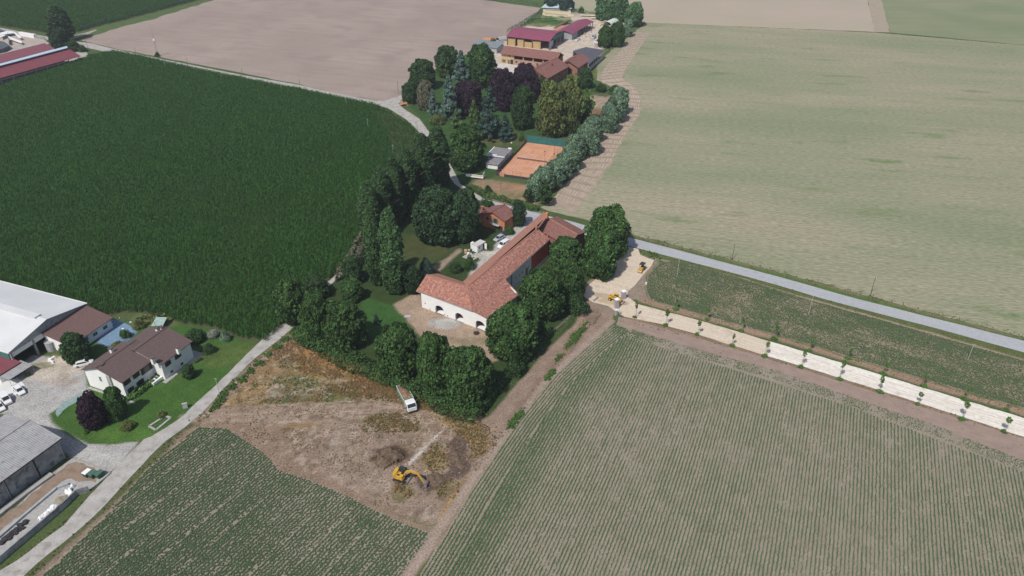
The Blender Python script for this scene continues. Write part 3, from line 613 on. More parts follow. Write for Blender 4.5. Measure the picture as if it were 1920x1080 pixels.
def rows(poly, direction, spacing, step, jit=.08, marg=.2, bound=None):
    """plants standing in rows across a field"""
    pts = np.array([p[:2] for p in poly]); d = np.array(direction[:2], float); d /= np.linalg.norm(d); q = np.array([-d[1], d[0]])
    a = pts @ d; c = pts @ q; u = np.arange(a.min(), a.max(), step); v = np.arange(c.min(), c.max(), spacing); U, Vv = np.meshgrid(u, v); U = U.ravel() + RNG.uniform(-step / 2, step / 2, U.size); Vv = Vv.ravel() + RNG.normal(0, jit, Vv.size)
    x = U * d[0] + Vv * q[0]; y = U * d[1] + Vv * q[1]
    if bound:
        k = (x > bound[0]) & (x < bound[1]) & (y > bound[2]) & (y < bound[3]); x, y = x[k], y[k]
    k = inside(x, y, poly, marg); return x[k], y[k]
def inframe(x, y, m=60):
    f = y * math.cos(PITCH) + CAMH * math.sin(PITCH); px = 960 + FPX * x / f; return (px > -m * 3) & (px < 1920 + m * 3)

# tall maize
dU = (P(1153, 609) - P(1100, 650))
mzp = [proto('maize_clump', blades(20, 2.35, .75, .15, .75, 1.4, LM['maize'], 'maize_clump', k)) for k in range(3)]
rd = (P(560, 169) - P(215, 99)).normalized()
x, y = rows(maize, rd, .78, 1.25, .06, .3, (-340, 40, 130, 480)); k = inframe(x, y); x, y = x[k], y[k]
sparse = inside(x, y, PX((690,205),(745,215),(785,258),(780,275),(745,320),(735,280),(715,235))); vv = (x * -rd.y + y * rd.x); keep = ~(sparse & ((np.floor(vv / .78) % 3) > 0)); x, y = x[keep], y[keep]
big = fbm(x, y, 30, 3, 77)
vv = (x * -rd.y + y * rd.x); gap = (np.mod(vv, 9.36) < .8)
scatter('maize_crop', x, y, 0.0, math.atan2(rd.y, rd.x) + RNG.normal(0, .15, len(x)), (.72 + .50 * big + .12 * fbm(x, y, 5, 2, 78) + RNG.normal(0, .05, len(x))) * np.where(gap, .80, 1), mzp, 'tall dark green maize filling the big field left of the poplars', 'maize crop')
x, y = rows(maize2, rd, 1.6, 1.8, .1, .3, (-560, 0, 420, 900)); k = inframe(x, y, 30)
scatter('far_maize_crop', x[k], y[k], 0.0, RNG.uniform(0, 6.28, k.sum()), 1.15, mzp, 'maize in the farthest field at the top left corner', 'maize crop')
# soybeans in rows
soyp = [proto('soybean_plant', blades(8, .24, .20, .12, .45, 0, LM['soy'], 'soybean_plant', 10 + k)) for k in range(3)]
vp = (P(1670 - 1, -300) - P(1670, 700)); vp = (P(1670, 300) - P(1670, 900)); vp.normalize()
rowdir = Vector((0, 0, 0)); a_ = P(1670, 1000); b_ = P(1670, 700); rowdir = (b_ - a_)
x, y = rows(soyR, rowdir, .74, .15, .07, 2.2, (-60, 190, 84, 190)); k = inframe(x, y); x, y = x[k], y[k]
head = ldist(x, y, PX((1153,609),(1300,652),(1600,745),(1920,864),(2150,940)))
ledge = ldist(x, y, PX((1153,609),(1100,650),(1040,705),(975,785),(930,850),(880,925),(830,1010),(780,1090)))
k = (head > 4.2) & (ledge > 4.8); x, y, le = x[k], y[k], ledge[k]
# headland rows run along the borders instead
def along(line, dists, step, jit=.05):
    X, Y = [], []
    for dd in dists:
        for a, b in zip(line, line[1:]):
            e = (b - a); L = e.length; e.normalize(); q = Vector((-e.y, e.x, 0)); s = np.arange(0, L, step) + RNG.uniform(0, step)
            X.append(a.x + e.x * s + q.x * dd + RNG.normal(0, jit, len(s))); Y.append(a.y + e.y * s + q.y * dd + RNG.normal(0, jit, len(s)))
    return np.concatenate(X), np.concatenate(Y)
x2, y2 = along(PX((1153,609),(1100,650),(1040,705),(975,785),(930,850),(880,925),(830,1010),(780,1090),(700,1200)), [-(-.0) + .5 + .74 * i for i in range(6)], .26)
x3, y3 = along(PX((1153,609),(1300,652),(1446,692),(1600,745),(1760,800),(1920,864),(2100,925)), [-.4 - .55 * i for i in range(7)], .30, .16)
k3 = fbm(x3, y3, 2.5, 3, 8) > RNG.uniform(.25, .5, len(x3)); x3, y3 = x3[k3], y3[k3]
x = np.concatenate([x, x2, x3]); y = np.concatenate([y, y2, y3]); k = inside(x, y, soyR, .1)
x, y = x[k], y[k]
ru = x * rowdir.normalized().x + y * rowdir.normalized().y; rv = -x * rowdir.normalized().y + y * rowdir.normalized().x; dn = .45 + .5 * (fbm(x, y, 14, 4, 61) - .5) + .3 * (fbm(ru / 9, rv / 1.6, 1, 3, 62) - .5); dn2 = fbm(ru / 2.2, rv / .7, 1, 3, 63); led = ldist(x, y, PX((1153,609),(1040,705),(930,850),(830,1010),(780,1090))); lush = np.clip(1.2 - abs(led - 6) / 6, 0, 1)
lf = np.clip((20 - x) / 50, 0, 1); k = (dn * .6 + .35 * dn2 + .12 * lush + .12 * lf) > RNG.uniform(.05, .46, len(x)); lush = lush + .35 * lf; x, y, dn, lush, dn2 = x[k], y[k], dn[k], lush[k], dn2[k]
scatter('soybean_crop', x, y, 0.0, RNG.uniform(0, 6.28, len(x)), .88 * (.66 + .55 * dn + .45 * lush + .5 * (dn2 - .5)), soyp, 'rows of young soybeans filling the large field at the lower right', 'soybean crop')
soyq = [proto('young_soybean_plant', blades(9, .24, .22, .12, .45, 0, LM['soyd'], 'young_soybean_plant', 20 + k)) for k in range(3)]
a_ = P(450, 1020); b_ = P(578, 905)
ld = P(430, 800) - P(300, 905)
x, y = rows(soyL, P(775,870) - P(640,1000) if False else (P(540,905) - P(420,1010)),   .74, .135, .13, .2, (-120, -8, 82, 150)); k = inframe(x, y); x, y = x[k], y[k]
dirL = (P(540,905) - P(420,1010)).normalized(); vv = x * -dirL.y + y * dirL.x
dn = fbm(x, y, 8, 4, 71); dn2 = fbm(x, y, 2, 3, 73); wheel = (np.mod(vv + .15 * np.sin(x / 9), 5.92) < .5); dark = np.exp(-(((x - P(690,985).x) / 2.2)**2 + ((y - P(690,985).y) / 1.2)**2)); left = np.clip((P(600,900).x - x) / 30, 0, 1)
k = ((dn + .3 * dn2 + .16 * left + dark) > RNG.uniform(.12, .44, len(x))) & ~(wheel & (fbm(x, y, 14, 2, 79) > .36) & (RNG.uniform(0, 1, len(x)) < .55)); x, y, dn, dn2, dark, left = x[k], y[k], dn[k], dn2[k], dark[k], left[k]
scatter('young_soybean_crop', x, y, 0.0, RNG.uniform(0, 6.28, len(x)), .86 * (.78 + .6 * dn + .15 * left + .25 * (dn2 - .5) + .55 * dark), soyq, 'denser young soybeans in the field at the lower left beside the gravel road', 'soybean crop')
sd_ = (P(1920, 766) - P(1320, 592)).normalized()
x, y = rows(stripsoy, sd_, .50, .22, .14, .3, (20, 200, 130, 220)); k = inframe(x, y); x, y = x[k], y[k]
v_ = x * -sd_.y + y * sd_.x; u_ = x * sd_.x + y * sd_.y
dn = fbm(u_ / 2.2, v_, 4.0, 4, 81); eb = -sdf(x, y, [tuple(p[:2]) for p in stripsoy])
k = (dn * .35 + .18 + .35 * fbm(u_ / 2.5, v_, 1.6, 3, 85) + .25 * np.exp(-eb / 1.5)) > RNG.uniform(.18, .66, len(x)); x, y, dn = x[k], y[k], dn[k]
scatter('strip_soybean_crop', x, y, 0.0, RNG.uniform(0, 6.28, len(x)), .70 + .5 * dn, soyq, 'patchy soybeans on the strip between the asphalt road and the pale gravel track', 'soybean crop')

# tufts: dry grass on the lot, green on verges
def tuft(nm, c, h=.5, n=11, w=.06, seed=0):
    return proto(nm, blades(n, h, h * .7, w, .5, 0, leaf_mat(nm + '_leaf', c, .9, .2, .1), nm, seed))
dry = [tuft('dry_grass_tuft', (.33,.19,.085), .45, 12, .07, 30), tuft('dry_grass_tuft', (.28,.20,.10), .4, 12, .07, 31)]
grn = [tuft('weed_tuft', (.13,.20,.06), .35, 12, .10, 32), tuft('weed_tuft', (.20,.20,.10), .3, 12, .09, 33)]
wd = [tuft('weed_plant', (.09,.19,.045), .6, 14, .14, 34), tuft('weed_plant', (.075,.15,.04), .5, 14, .14, 35)]
def fill(poly, dens, marg=0):
    q = np.array([p[:2] for p in poly]); lo = q.min(0); hi = q.max(0); n = int((hi - lo).prod() * dens); x = RNG.uniform(lo[0], hi[0], n); y = RNG.uniform(lo[1], hi[1], n); k = inside(x, y, poly, marg); return x[k], y[k]
x, y = fill(LP(L3, (560,800),(640,740),(720,640),(500,700),(640,430),(700,330),(830,310),(840,320),(960,370),(1100,410),(1300,510),(1640,680),(1900,760),(1920,850),(1700,800),(1620,760),(1350,720),(1350,770),(700,790),(330,810)), 9)
nn = fbm(x, y, 3, 3, 91); k = nn > RNG.uniform(.30, .62, len(x)); up = fbm(x, y, 7, 2, 95)
x, y, up = x[k], y[k], up[k]
edgeband = ldist(x, y, PX((556,645),(640,688),(740,735),(830,770),(905,785))) < 5.5
g = (up > .52) & ~edgeband
scatter('dry_grass', x[~g], y[~g], 0.0, RNG.uniform(0, 6.28, (~g).sum()), RNG.uniform(.5, 1.2, (~g).sum()), dry, 'orange brown dry grass on the triangular lot under the hedge', 'dry grass')
x1, y1 = x[g], y[g]
gx_, gy_ = [], []
for pl in (LP(L4, (720,540),(790,470),(850,480),(860,640),(800,680),(680,650)), LP(L4, (880,290),(1200,400),(1240,430),(1090,540),(1010,580),(1030,480),(900,380),(800,330)), LP(L4, (510,740),(560,730),(620,760),(600,850),(530,850),(500,800)), LP(L4, (800,750),(870,720),(940,740),(900,820),(830,860)), LP(L4, (290,350),(400,270),(620,290),(660,380),(500,390),(320,400)), LP(L4, (0,100),(300,60),(520,110),(700,230),(950,290),(760,250),(500,180),(200,150))):
    a_, c_ = fill(pl, 9, -.8); kk = fbm(a_, c_, 2.2, 3, 141) > RNG.uniform(.3, .65, len(a_)); gx_.append(a_[kk]); gy_.append(c_[kk])
gx_ = np.concatenate(gx_); gy_ = np.concatenate(gy_)
scatter('rank_grass', gx_, gy_, 0.0, RNG.uniform(0, 6.28, len(gx_)), RNG.uniform(.5, 1.3, len(gx_)), [tuft('rank_grass_tuft', (.22,.185,.075), .36, 12, .07, 38), tuft('rank_grass_tuft', (.15,.155,.06), .36, 12, .07, 39), dry[0]], 'patches of olive and straw coloured rank grass round the excavation', 'rank grass')
# sparse short straw all over the tracked soil
xs_, ys_ = fill(lot, 3.0, .3); k = fbm(xs_, ys_, 4, 3, 131) > RNG.uniform(.42, .75, len(xs_)); xs_, ys_ = xs_[k], ys_[k]
straw = [tuft('trampled_straw', (.36,.29,.17), .22, 10, .06, 36), tuft('trampled_straw', (.22,.16,.10), .2, 10, .06, 37)]
scatter('trampled_straw', xs_, ys_, 0.0, RNG.uniform(0, 6.28, len(xs_)), RNG.uniform(.6, 1.5, len(xs_)), straw, 'sparse trampled straw over the tracked bare soil round the excavator', 'straw')
parts_ = [(x1, y1)]
for ln, w, dn_ in ((PX((207,890),(120,985),(31,1052),(-40,1100)), 1.3, 5), (PX((404,764),(350,804),(285,862),(220,930),(76,1060),(0,1120)), 2.6, 4), (PX((392,757),(415,735),(478,676),(512,646),(540,625)), 2.8, 4),
    (PX((1180,440),(1380,489),(1460,511),(1620,553),(1920,634),(2100,680)), 3.4, 2.6), (PX((1210,470),(1265,485),(1380,517),(1500,552),(1700,607),(1920,668),(2100,720)), 2.2, 3), (PX((1083,585),(1050,622),(1012,660),(965,712),(930,755),(910,782)), 1.4, 5),
    (PX((1205,563),(1320,596),(1480,641),(1700,708),(1920,773)), 1.6, 1.5), (PX((1150,600),(1300,630),(1446,673),(1600,720),(1920,821)), 1.2, 1.8)):
    xx, yy = along(ln, [0], 1 / (dn_ * w), 0); xx = xx + RNG.uniform(-w / 2, w / 2, len(xx)); yy = yy + RNG.uniform(-w / 2, w / 2, len(xx)); parts_.append((xx, yy))
x1 = np.concatenate([p[0] for p in parts_]); y1 = np.concatenate([p[1] for p in parts_]); k = fbm(x1, y1, 2.5, 3, 99) > RNG.uniform(.3, .6, len(x1)); x1, y1 = x1[k], y1[k]
k = ~(inside(x1, y1, R_GRAV, -.1) | inside(x1, y1, R_ASPH, -.1) | inside(x1, y1, soyL) | inside(x1, y1, soyR)); x1, y1 = x1[k], y1[k]
scatter('verge_grass', x1, y1, 0.0, RNG.uniform(0, 6.28, len(x1)), RNG.uniform(.45, 1.0, len(x1)), grn, 'rough green grass on the verges of the roads and tracks', 'grass')
# weed patches on the earth strip and by the gate
X, Y = [], []
for a, b, r, n in ((1080,632,1.3,110),(1090,620,1.1,80),(1066,648,.9,40),(1034,700,.9,40),(1027,708,.9,40),(962,794,1.1,90),(974,778,1.0,70),(1048,672,.8,35),(1100,608,.7,30),(1225,476,3.5,120)):
    p = P(a, b); sd0 = (P(1040, 685) - P(1095, 620)).normalized(); l_ = RNG.normal(0, r * 1.0, n); c_ = RNG.normal(0, r * .38, n); X.append(p.x + sd0.x * l_ - sd0.y * c_); Y.append(p.y + sd0.y * l_ + sd0.x * c_)
for ln in (PX((545,620),(513,650),(478,680),(445,710),(412,738),(396,762)),):
    for q in range(11):
        t = q / 10 * 4.99; i = int(t); p = ln[i].lerp(ln[i + 1], t - i); X.append(p.x + 1.2 + RNG.normal(0, .5, 45)); Y.append(p.y - .6 + RNG.normal(0, .5, 45)) if False else Y.append(p.y - .6 + RNG.normal(0, .6, 45))
x = np.concatenate(X); y = np.concatenate(Y)
k = ~(inside(x, y, R_GRAV, -.2) | inside(x, y, R_ASPH, -.3) | inside(x, y, R_CREAM, -.2)); x, y = x[k], y[k]
scatter('roadside_weeds', x, y, 0.0, RNG.uniform(0, 6.28, len(x)), RNG.uniform(.5, 1.2, len(x)), wd, 'clumps of bright green weeds on the bare earth strip and the road edge', 'weeds')
# clods and stones on the lot
cl = MB()
cl.prism([(.3,0),(.12,.26),(-.2,.2),(-.28,-.08),(0,-.28)], 0, .16)
cp = [proto('clod', cl, mat('dry_clod', (.235,.185,.15), (.16,.12,.095), 2, .95, rnd=.3))]
x, y = fill(LP(L4, (0,270),(200,300),(560,420),(640,700),(860,860),(800,1000),(440,860),(0,660)), 2.0); k = fbm(x, y, 3, 3, 111) > RNG.uniform(.4, .7, len(x)); x, y = x[k], y[k]
x4, y4 = fill(PX((1095,590),(1118,580),(1125,590),(1070,660),(1000,740),(965,800),(930,830),(945,795),(1000,725),(1060,650)), 2.5); x = np.concatenate([x, x4]); y = np.concatenate([y, y4])
x5, y5 = fill(LP(L4, (700,660),(870,640),(860,470),(1000,460),(1035,620),(960,700),(740,800)), 1.2); x = np.concatenate([x, x5]); y = np.concatenate([y, y5])
scatter('earth_clods', x, y, 0.0, RNG.uniform(0, 6.28, len(x)), RNG.uniform(.25, .75, len(x)), cp, 'clods and stones strewn over the dug soil near the excavator', 'clods')
# windrows of straw on the meadow edge
m_straw = mat('pale_straw', (.50,.43,.33), (.42,.36,.27), 1.5, .95, bump=.5, bscale=5); m_fur = mat('moist_furrow', (.22,.17,.13), (.28,.22,.17), .6, .95, bump=.5, bscale=4)
LI = PX((1195,60),(1165,92),(1135,125),(1122,150),(1150,165),(1160,180),(1155,215),(1128,245),(1110,280),(1092,305),(1072,330),(1045,360),(1030,378)); LO = PX((1220,62),(1203,85),(1180,120),(1165,145),(1192,165),(1204,185),(1200,215),(1176,250),(1160,280),(1146,305),(1122,340),(1095,375),(1075,400))
tan_b = MB(); nL = len(LI)
tan_b.poly([(p.x, p.y, .018) for p in edge(LO + LI[::-1], 3, .5, 5)]) ; tan_b.v = tan_b.v[::-1]
tan_b.build('raked_margin', mat('raked_margin_soil', (.30,.235,.185), (.37,.30,.24), .3, .95, bump=.4), kind='structure')
sb = MB(); fb = MB(); rr = random.Random(4)
def ladder(t):
    i = min(int(t), nL - 2); f = t - i; return LI[i].lerp(LI[i + 1], f), LO[i].lerp(LO[i + 1], f)
dist = 0; t = 0.0; lev = []
while t < nL - 1.001:
    a, b = ladder(t); i = int(t); L = (LI[i + 1] - LI[i]).length; lev.append(t); t += 6.2 / max(L, 1)
for ta, tb in zip(lev, lev[1:]):
    a0, b0 = ladder(ta); a1, b1 = ladder(tb)
    m0 = [a0.lerp(b0, k / 6) for k in range(7)]
    for p, q in zip(m0, m0[1:]):
        w = Vector((0, .55 + rr.uniform(-.1, .15), 0)); fb.poly([(p.x, p.y - w.y / 2, .035), (q.x, q.y - w.y / 2, .035), (q.x, q.y, .10), (p.x, p.y, .10)]); fb.poly([(p.x, p.y, .10), (q.x, q.y, .10), (q.x, q.y + w.y / 2, .035), (p.x, p.y + w.y / 2, .035)])
    n = int((b0 - a0).length / 1.15)
    for k in range(1, n):
        f = k / n + rr.uniform(-.02, .02)
        if rr.random() < .06: continue
        p = a0.lerp(b0, f).lerp(a1.lerp(b1, f), .14 + rr.uniform(0, .06)); q = a0.lerp(b0, f).lerp(a1.lerp(b1, f), .86 - rr.uniform(0, .1)); w = rr.uniform(.16, .3)
        sb.poly([(p.x - w, p.y, .03), (p.x, p.y, .14), (q.x, q.y, .14), (q.x - w, q.y, .03)]); sb.poly([(p.x, p.y, .14), (p.x + w, p.y, .03), (q.x + w, q.y, .03), (q.x, q.y, .14)])
stuff(sb.build('straw_windrows', m_straw), 'short pale straw windrows raked along the meadow margin beside the grey trees', 'straw windrows')
stuff(fb.build('furrows', m_fur), 'dark moist furrows crossing the raked margin of the meadow', 'furrows')
# ------------------------------------------------------------------ building materials
m_tile = mat('terracotta_tiles', (.43,.19,.13), (.275,.112,.085), 1.1, .9, bump=.4, bscale=3, uv=True, c3=(.52,.33,.26), scale3=1.8, amt3=1.2, streak=(1.0, (2.4,.5,1), (.20,.10,.10), .65), wave=(.8, .8), detail=9, contrast=(.42,.58))
m_tile2 = mat('weathered_tiles', (.30,.13,.105), (.18,.085,.078), 1.1, .9, bump=.3, bscale=5, uv=True, c3=(.36,.22,.18), scale3=3, amt3=1.0, streak=(1.3, (2.2,.35,1), (.16,.09,.085), .6), wave=(1.15, .9), detail=8)
m_tilel = mat('light_terracotta_tiles', (.44,.22,.165), (.37,.175,.13), 1.2, .9, bump=.2, bscale=5, uv=True, c3=(.50,.27,.20), scale3=3, amt3=.5, wave=(1.15, .9))  # lighter copy of the tiles for the sunlit slope, also the ridge tiles
m_tbrown = mat('brown_roof_tiles', (.155,.108,.102), (.118,.085,.082), 1.5, .85, bump=.2, bscale=5, uv=True, c3=(.21,.13,.11), scale3=4, wave=(1.2, .9))
m_tpink = mat('brown_annex_tiles', (.185,.112,.104), (.15,.095,.088), 1.5, .85, bump=.2, bscale=5, uv=True, c3=(.26,.15,.13), scale3=4, wave=(1.2, .9))
m_white = mat('white_render', (.84,.84,.83), (.80,.80,.79), .5, .9, c3=(.76,.75,.73), scale3=.7, amt3=.2, spec=.1)
m_wbase = mat('bare_plinth', (.52,.46,.40), (.44,.39,.34), 1.2, .95, spec=.1)
m_greyw = mat('grey_render', (.42,.43,.44), (.34,.35,.36), .8, .9, c3=(.25,.25,.26), scale3=1.5, amt3=.8, spec=.1)
m_redw = mat('red_render', (.52,.10,.07), (.44,.085,.06), 1, .9, spec=.1)
m_orange = mat('orange_render', (.56,.24,.13), (.48,.20,.115), 1, .9, spec=.1)
m_brick = mat('brick_wall', (.36,.17,.12), (.28,.13,.095), 2, .95, c3=(.42,.27,.19), scale3=3, spec=.1)
m_ochre = mat('ochre_wall', (.55,.43,.26), (.45,.33,.19), .8, .95, c3=(.34,.24,.15), scale3=1, spec=.1)
m_pinkw = mat('bare_brick_wall', (.44,.30,.24), (.37,.24,.18), 1, .95, c3=(.28,.17,.12), scale3=2, spec=.1)
m_wsheet = mat('white_roof_sheets', (.63,.645,.65), (.57,.585,.59), .12, .6, uv=True, wave=(.55, .35), streak=(1, (.6,.05,1), (.58,.59,.59), .35))
m_gsheet = mat('grey_fibre_cement', (.36,.36,.365), (.30,.30,.305), .5, .9, uv=True, wave=(.7, .5), c3=(.22,.22,.22), scale3=1.2, streak=(1, (1.2,.1,1), (.25,.25,.255), .5))
m_rsheet = mat('red_sheet_roof', (.22,.065,.082), (.195,.058,.072), .3, .55, uv=True, wave=(.7, .5), streak=(1, (1.5,.08,1), (.26,.10,.11), .4))
m_rsheet2 = mat('crimson_sheet_roof', (.25,.07,.115), (.22,.062,.10), .2, .55, uv=True, wave=(.6, .4))
m_slate = mat('dark_sheet_roof', (.105,.105,.125), (.085,.085,.105), .4, .7, uv=True, wave=(.7, .5))
m_conc = mat('concrete', (.40,.39,.37), (.33,.325,.315), 1, .95, bump=.2, c3=(.25,.245,.24), scale3=1.5, spec=.1)
m_concd = mat('stained_concrete', (.36,.365,.37), (.24,.245,.255), .6, .95, bump=.2, c3=(.11,.11,.115), scale3=.9, amt3=.9, spec=.1)
m_steel = mat('galvanised_steel', (.45,.46,.47), rough=.5, metal=.6)
m_wpaint = mat('white_paint', (.80,.80,.80), rough=.5)
m_bpaint = mat('blue_ridge_sheet', (.42,.52,.66), (.48,.57,.68), .5, .5)
m_green = mat('green_sheet', (.06,.19,.17), (.05,.16,.145), .6, .6)
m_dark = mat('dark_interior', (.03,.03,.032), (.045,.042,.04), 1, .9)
m_glass = mat('window_glass', (.03,.035,.045), rough=.15, spec=.5)
m_shut = mat('brown_shutter', (.055,.035,.030), rough=.6); m_shutg = mat('green_shutter', (.06,.16,.13), rough=.6)
m_brown = mat('bunker_earth', (.22,.155,.115), (.30,.235,.185), .5, .95, bump=.3, c3=(.15,.12,.095), scale3=.5, spec=.1)
m_wood = mat('old_wood', (.20,.14,.09), (.14,.10,.07), 2, .9); m_hay = mat('hay_bales', (.52,.38,.19), (.42,.29,.14), 2, .95, bump=.5); m_bale = mat('cream_bales', (.70,.62,.44), (.60,.52,.36), 1, .95, bump=.3)

def seg(b, p, q, h0, h1=None, th=.35, z0=0.0, mi=0):
    """upright wall from p to q, its outer face on the line and its body to the left"""
    p = Vector(p[:2]); q = Vector(q[:2]); d = (q - p).normalized(); n = Vector((-d.y, d.x)) * th; h1 = h0 if h1 is None else h1
    b.prism([p, q, q + n, p + n], z0, [h0, h1, h1, h0], mi)
def gable(t, M, w, l, ez, rz, wallm, roofm, rx=None, over=.5, oy=.4, th=.16, ez2=None, walls=True, z0=0.0, ridge_tile=None):
    """local x across 0..w, y along 0..l; ridge along y at x=rx"""
    rx = w / 2 if rx is None else rx; ez2 = ez if ez2 is None else ez2
    if walls:
        b = MB()
        for y in (0, l):
            y2 = y + .3 if y == 0 else y - .3
            a = [(0, z0), (w, z0), (w, ez2), (rx, rz), (0, ez)]
            f = [M @ Vector((x, y, z - (.02 if z > z0 else 0))) for x, z in a]; g = [M @ Vector((x, y2, z - (.02 if z > z0 else 0))) for x, z in a]
            if y: f, g = f[::-1], g[::-1]
            b.poly(f); b.poly(g[::-1])
            for i in range(5): b.poly([f[i], g[i], g[(i + 1) % 5], f[(i + 1) % 5]] )
        b.box(M, 0, .3, .302, l - .302, z0, ez - .03); b.box(M, w - .3, w, .302, l - .302, z0, ez2 - .03); b.build('wall', wallm, t)
    s1 = (rz - ez) / rx; s2 = (rz - ez2) / (w - rx); e = .06
    b = MB(); b.slab([M @ Vector(v) for v in ((-over, -oy, ez - s1 * over + e + th), (rx - .003, -oy, rz + e + th), (rx - .003, l + oy, rz + e + th), (-over, l + oy, ez - s1 * over + e + th))], th)
    b.slab([M @ Vector(v) for v in ((rx + .003, -oy, rz + e + th), (w + over, -oy, ez2 - s2 * over + e + th), (w + over, l + oy, ez2 - s2 * over + e + th), (rx + .003, l + oy, rz + e + th))], th)
    r = b.build('roof', roofm, t)
    b = MB(); b.bar(M @ Vector((rx, -oy, rz + e + th + .05)), M @ Vector((rx, l + oy, rz + e + th + .05)), .34, .14); b.build('ridge_tiles', ridge_tile or roofm, r)
    return r
def window(t, M, x, z, w=.9, h=1.2, side='front', sm=None, glass=None, depth=.05, name='window', shutters=True):
    """M: local frame whose x runs along the wall and -y looks outward"""
    b = MB(); b.box(M, x - w / 2 - .07, x + w / 2 + .07, -depth, .04, z - .08, z); b.box(M, x - w / 2 - .07, x + w / 2 + .07, -depth, .04, z + h, z + h + .07)
    b.box(M, x - w / 2 - .07, x - w / 2, -depth, .04, z, z + h); b.box(M, x + w / 2, x + w / 2 + .07, -depth, .04, z, z + h); b.box(M, x - .03, x + .03, -depth, .04, z, z + h)
    f = b.build(name, sm or m_wpaint, t)
    b = MB(); b.box(M, x - w / 2, x + w / 2, -.02, .03, z, z + h); b.build('pane', glass or m_glass, f)
    if shutters and sm is not None:
        b = MB(); b.box(M, x - w / 2 - .07 - w * .45, x - w / 2 - .075, -.09, -.004, z, z + h); b.build('shutter', sm, f)
        b = MB(); b.box(M, x + w / 2 + .075, x + w / 2 + .07 + w * .45, -.09, -.004, z, z + h); b.build('shutter', sm, f)
def chimney(parent, M, x, y, z0, z1, w=.55, m=None, cap=None):
    b = MB(); b.box(M, x - w / 2, x + w / 2, y - w / 2, y + w / 2, z0, z1); c = b.build('chimney', m or m_white, parent)
    b = MB(); b.box(M, x - w * .8, x + w * .8, y - w * .8, y + w * .8, z1 + .25, z1 + .38)
    for sx in (-1, 1):
        for sy in (-1, 1): b.box(M, x + sx * w * .4 - .05, x + sx * w * .4 + .05, y + sy * w * .4 - .05, y + sy * w * .4 + .05, z1, z1 + .25)
    b.build('chimney_cap', cap or m_tbrown, c)
def basis(o, ang): return TM((o[0], o[1], 0), math.radians(ang))
def rayplane(px, py, a, b, c):
    n = (b - a).cross(c - a); p = P(px, py, 0); o = Vector((0, 0, CAMH)); d = p - o; return o + d * ((a - o).dot(n) / d.dot(n))
def inv(M, v): return M.inverted() @ Vector(v)

# ------------------------------------------------------------------ the long white barn with tiled roof
m5 = ZM(660, 380, 4.0)
A, G, K, V_, J = m5(482,660,5.2), m5(558,541,8.0), m5(645,530,5.4), m5(832,593,5.8), m5(862,630,8.4)
R2, R3, L2, E1, E2 = m5(1392,195,8.9), m5(1460,106,8.9), m5(1440,66,6.3), m5(1150,575,6.2), m5(1485,270,6.2)
Bp = rayplane(660+900/4, 380+806/4, J, E1, E2); X1 = rayplane(660+1252/4, 380+686/4, J, E1, E2); X0 = rayplane(660+1008/4, 380+868/4, J, E1, E2)
da = (X0 - A); da.z = 0; da.normalize(); db = (E2 - E1); db.z = 0; db.normalize()
t = thing('tiled_barn', 'long L-shaped white barn with a terracotta tiled roof and three arches in its front', 'barn', (0, 0, 0))
b = MB()
for pl in ([A, Bp, J, G], [G, J, V_, K], [V_, J, R3, L2]): b.slab(pl, .2)
b2 = MB(); b2.slab([J, Bp, X0, X1, E1, E2, R2], .2)
r = b.build('roof', m_tilel, t); r['label'] = 'lighter newly tiled slopes of the roof'  # brightness of the sunlit left slope is put into its tile colour
# give the front slope the darker tile colour
b.__init__(); b.slab([A + Vector((0,0,.02)), Bp + Vector((0,0,.02)), J + Vector((0,0,.02)), G + Vector((0,0,.02))], .05); rf = b.build('roof_slope', m_tile, t)
r2 = b2.build('roof_slope', m_tile, t)
b = MB()
for p, q, w in ((G, J, .35), (J, Bp, .32), (J, R2, .34), (R2, R3, .34)): b.bar(p + Vector((0, 0, .06)), q + Vector((0, 0, .06)), w, .16)
b.build('ridge_tiles', m_tilel, r2)
for p, q in ((A, Bp), (E1, E2), (V_, L2), (X1, X0)): b = MB(); b.rod(p - Vector((0, 0, .25)), q - Vector((0, 0, .25)), .09, n=6); b.build('gutter', m_steel, t)
rr = random.Random(3); b = MB()
for k in range(40):      # bright replacement tiles dotted over the old slope
    f, g = rr.random(), rr.random(); p = J.lerp(R2, f).lerp(E1.lerp(E2, f), g); p.z += .03; e1 = db * .5; e2 = (E1 - J).normalized() * .35
    b.poly([p, p + e2, p + e1 + e2, p + e1])
b.build('replaced_tiles', mat('pale_tiles', (.55,.36,.28), rough=.9), r2, kind='stuff')
W0, W1 = m5(526, 790), m5(1008, 974); fd = (W1 - W0).normalized(); FL = (W1 - W0).length; fn = Vector((-fd.y, fd.x, 0))
zk = ZM(780, 540, 9.82)
def sof(x, y): return (zk(x, y) - W0).dot(fd)
arches = [(sof(366, 460), sof(523, 514)), (sof(736, 596), sof(893, 644)), (sof(1120, 732), sof(1284, 792))]
sB = (Vector((Bp.x, Bp.y, 0)) - W0).dot(fd)
def topz(s): return 4.95 + (Bp.z - .28 - 4.95) * min(1, s / sB) if s < sB else (Bp.z - .28) + (X0.z - .3 - Bp.z + .28) * (s - sB) / (FL - sB)
prof = [(0, 0)]
for s0, s1 in arches:
    prof.append((s0, 0)); mid = (s0 + s1) / 2; rw = (s1 - s0) / 2
    for k in range(9):
        th = math.pi - k * math.pi / 8; prof.append((mid + rw * math.cos(th), 1.95 + 1.1 * math.sin(th)))
    prof.append((s1, 0))
prof += [(FL, 0), (FL, topz(FL)), (sB, topz(sB)), (0, topz(0))]
b = MB(); f = [W0 + fd * s + Vector((0, 0, z)) for s, z in prof]; g = [p + fn * .5 for p in f]
b.poly(f); b.poly(g[::-1])
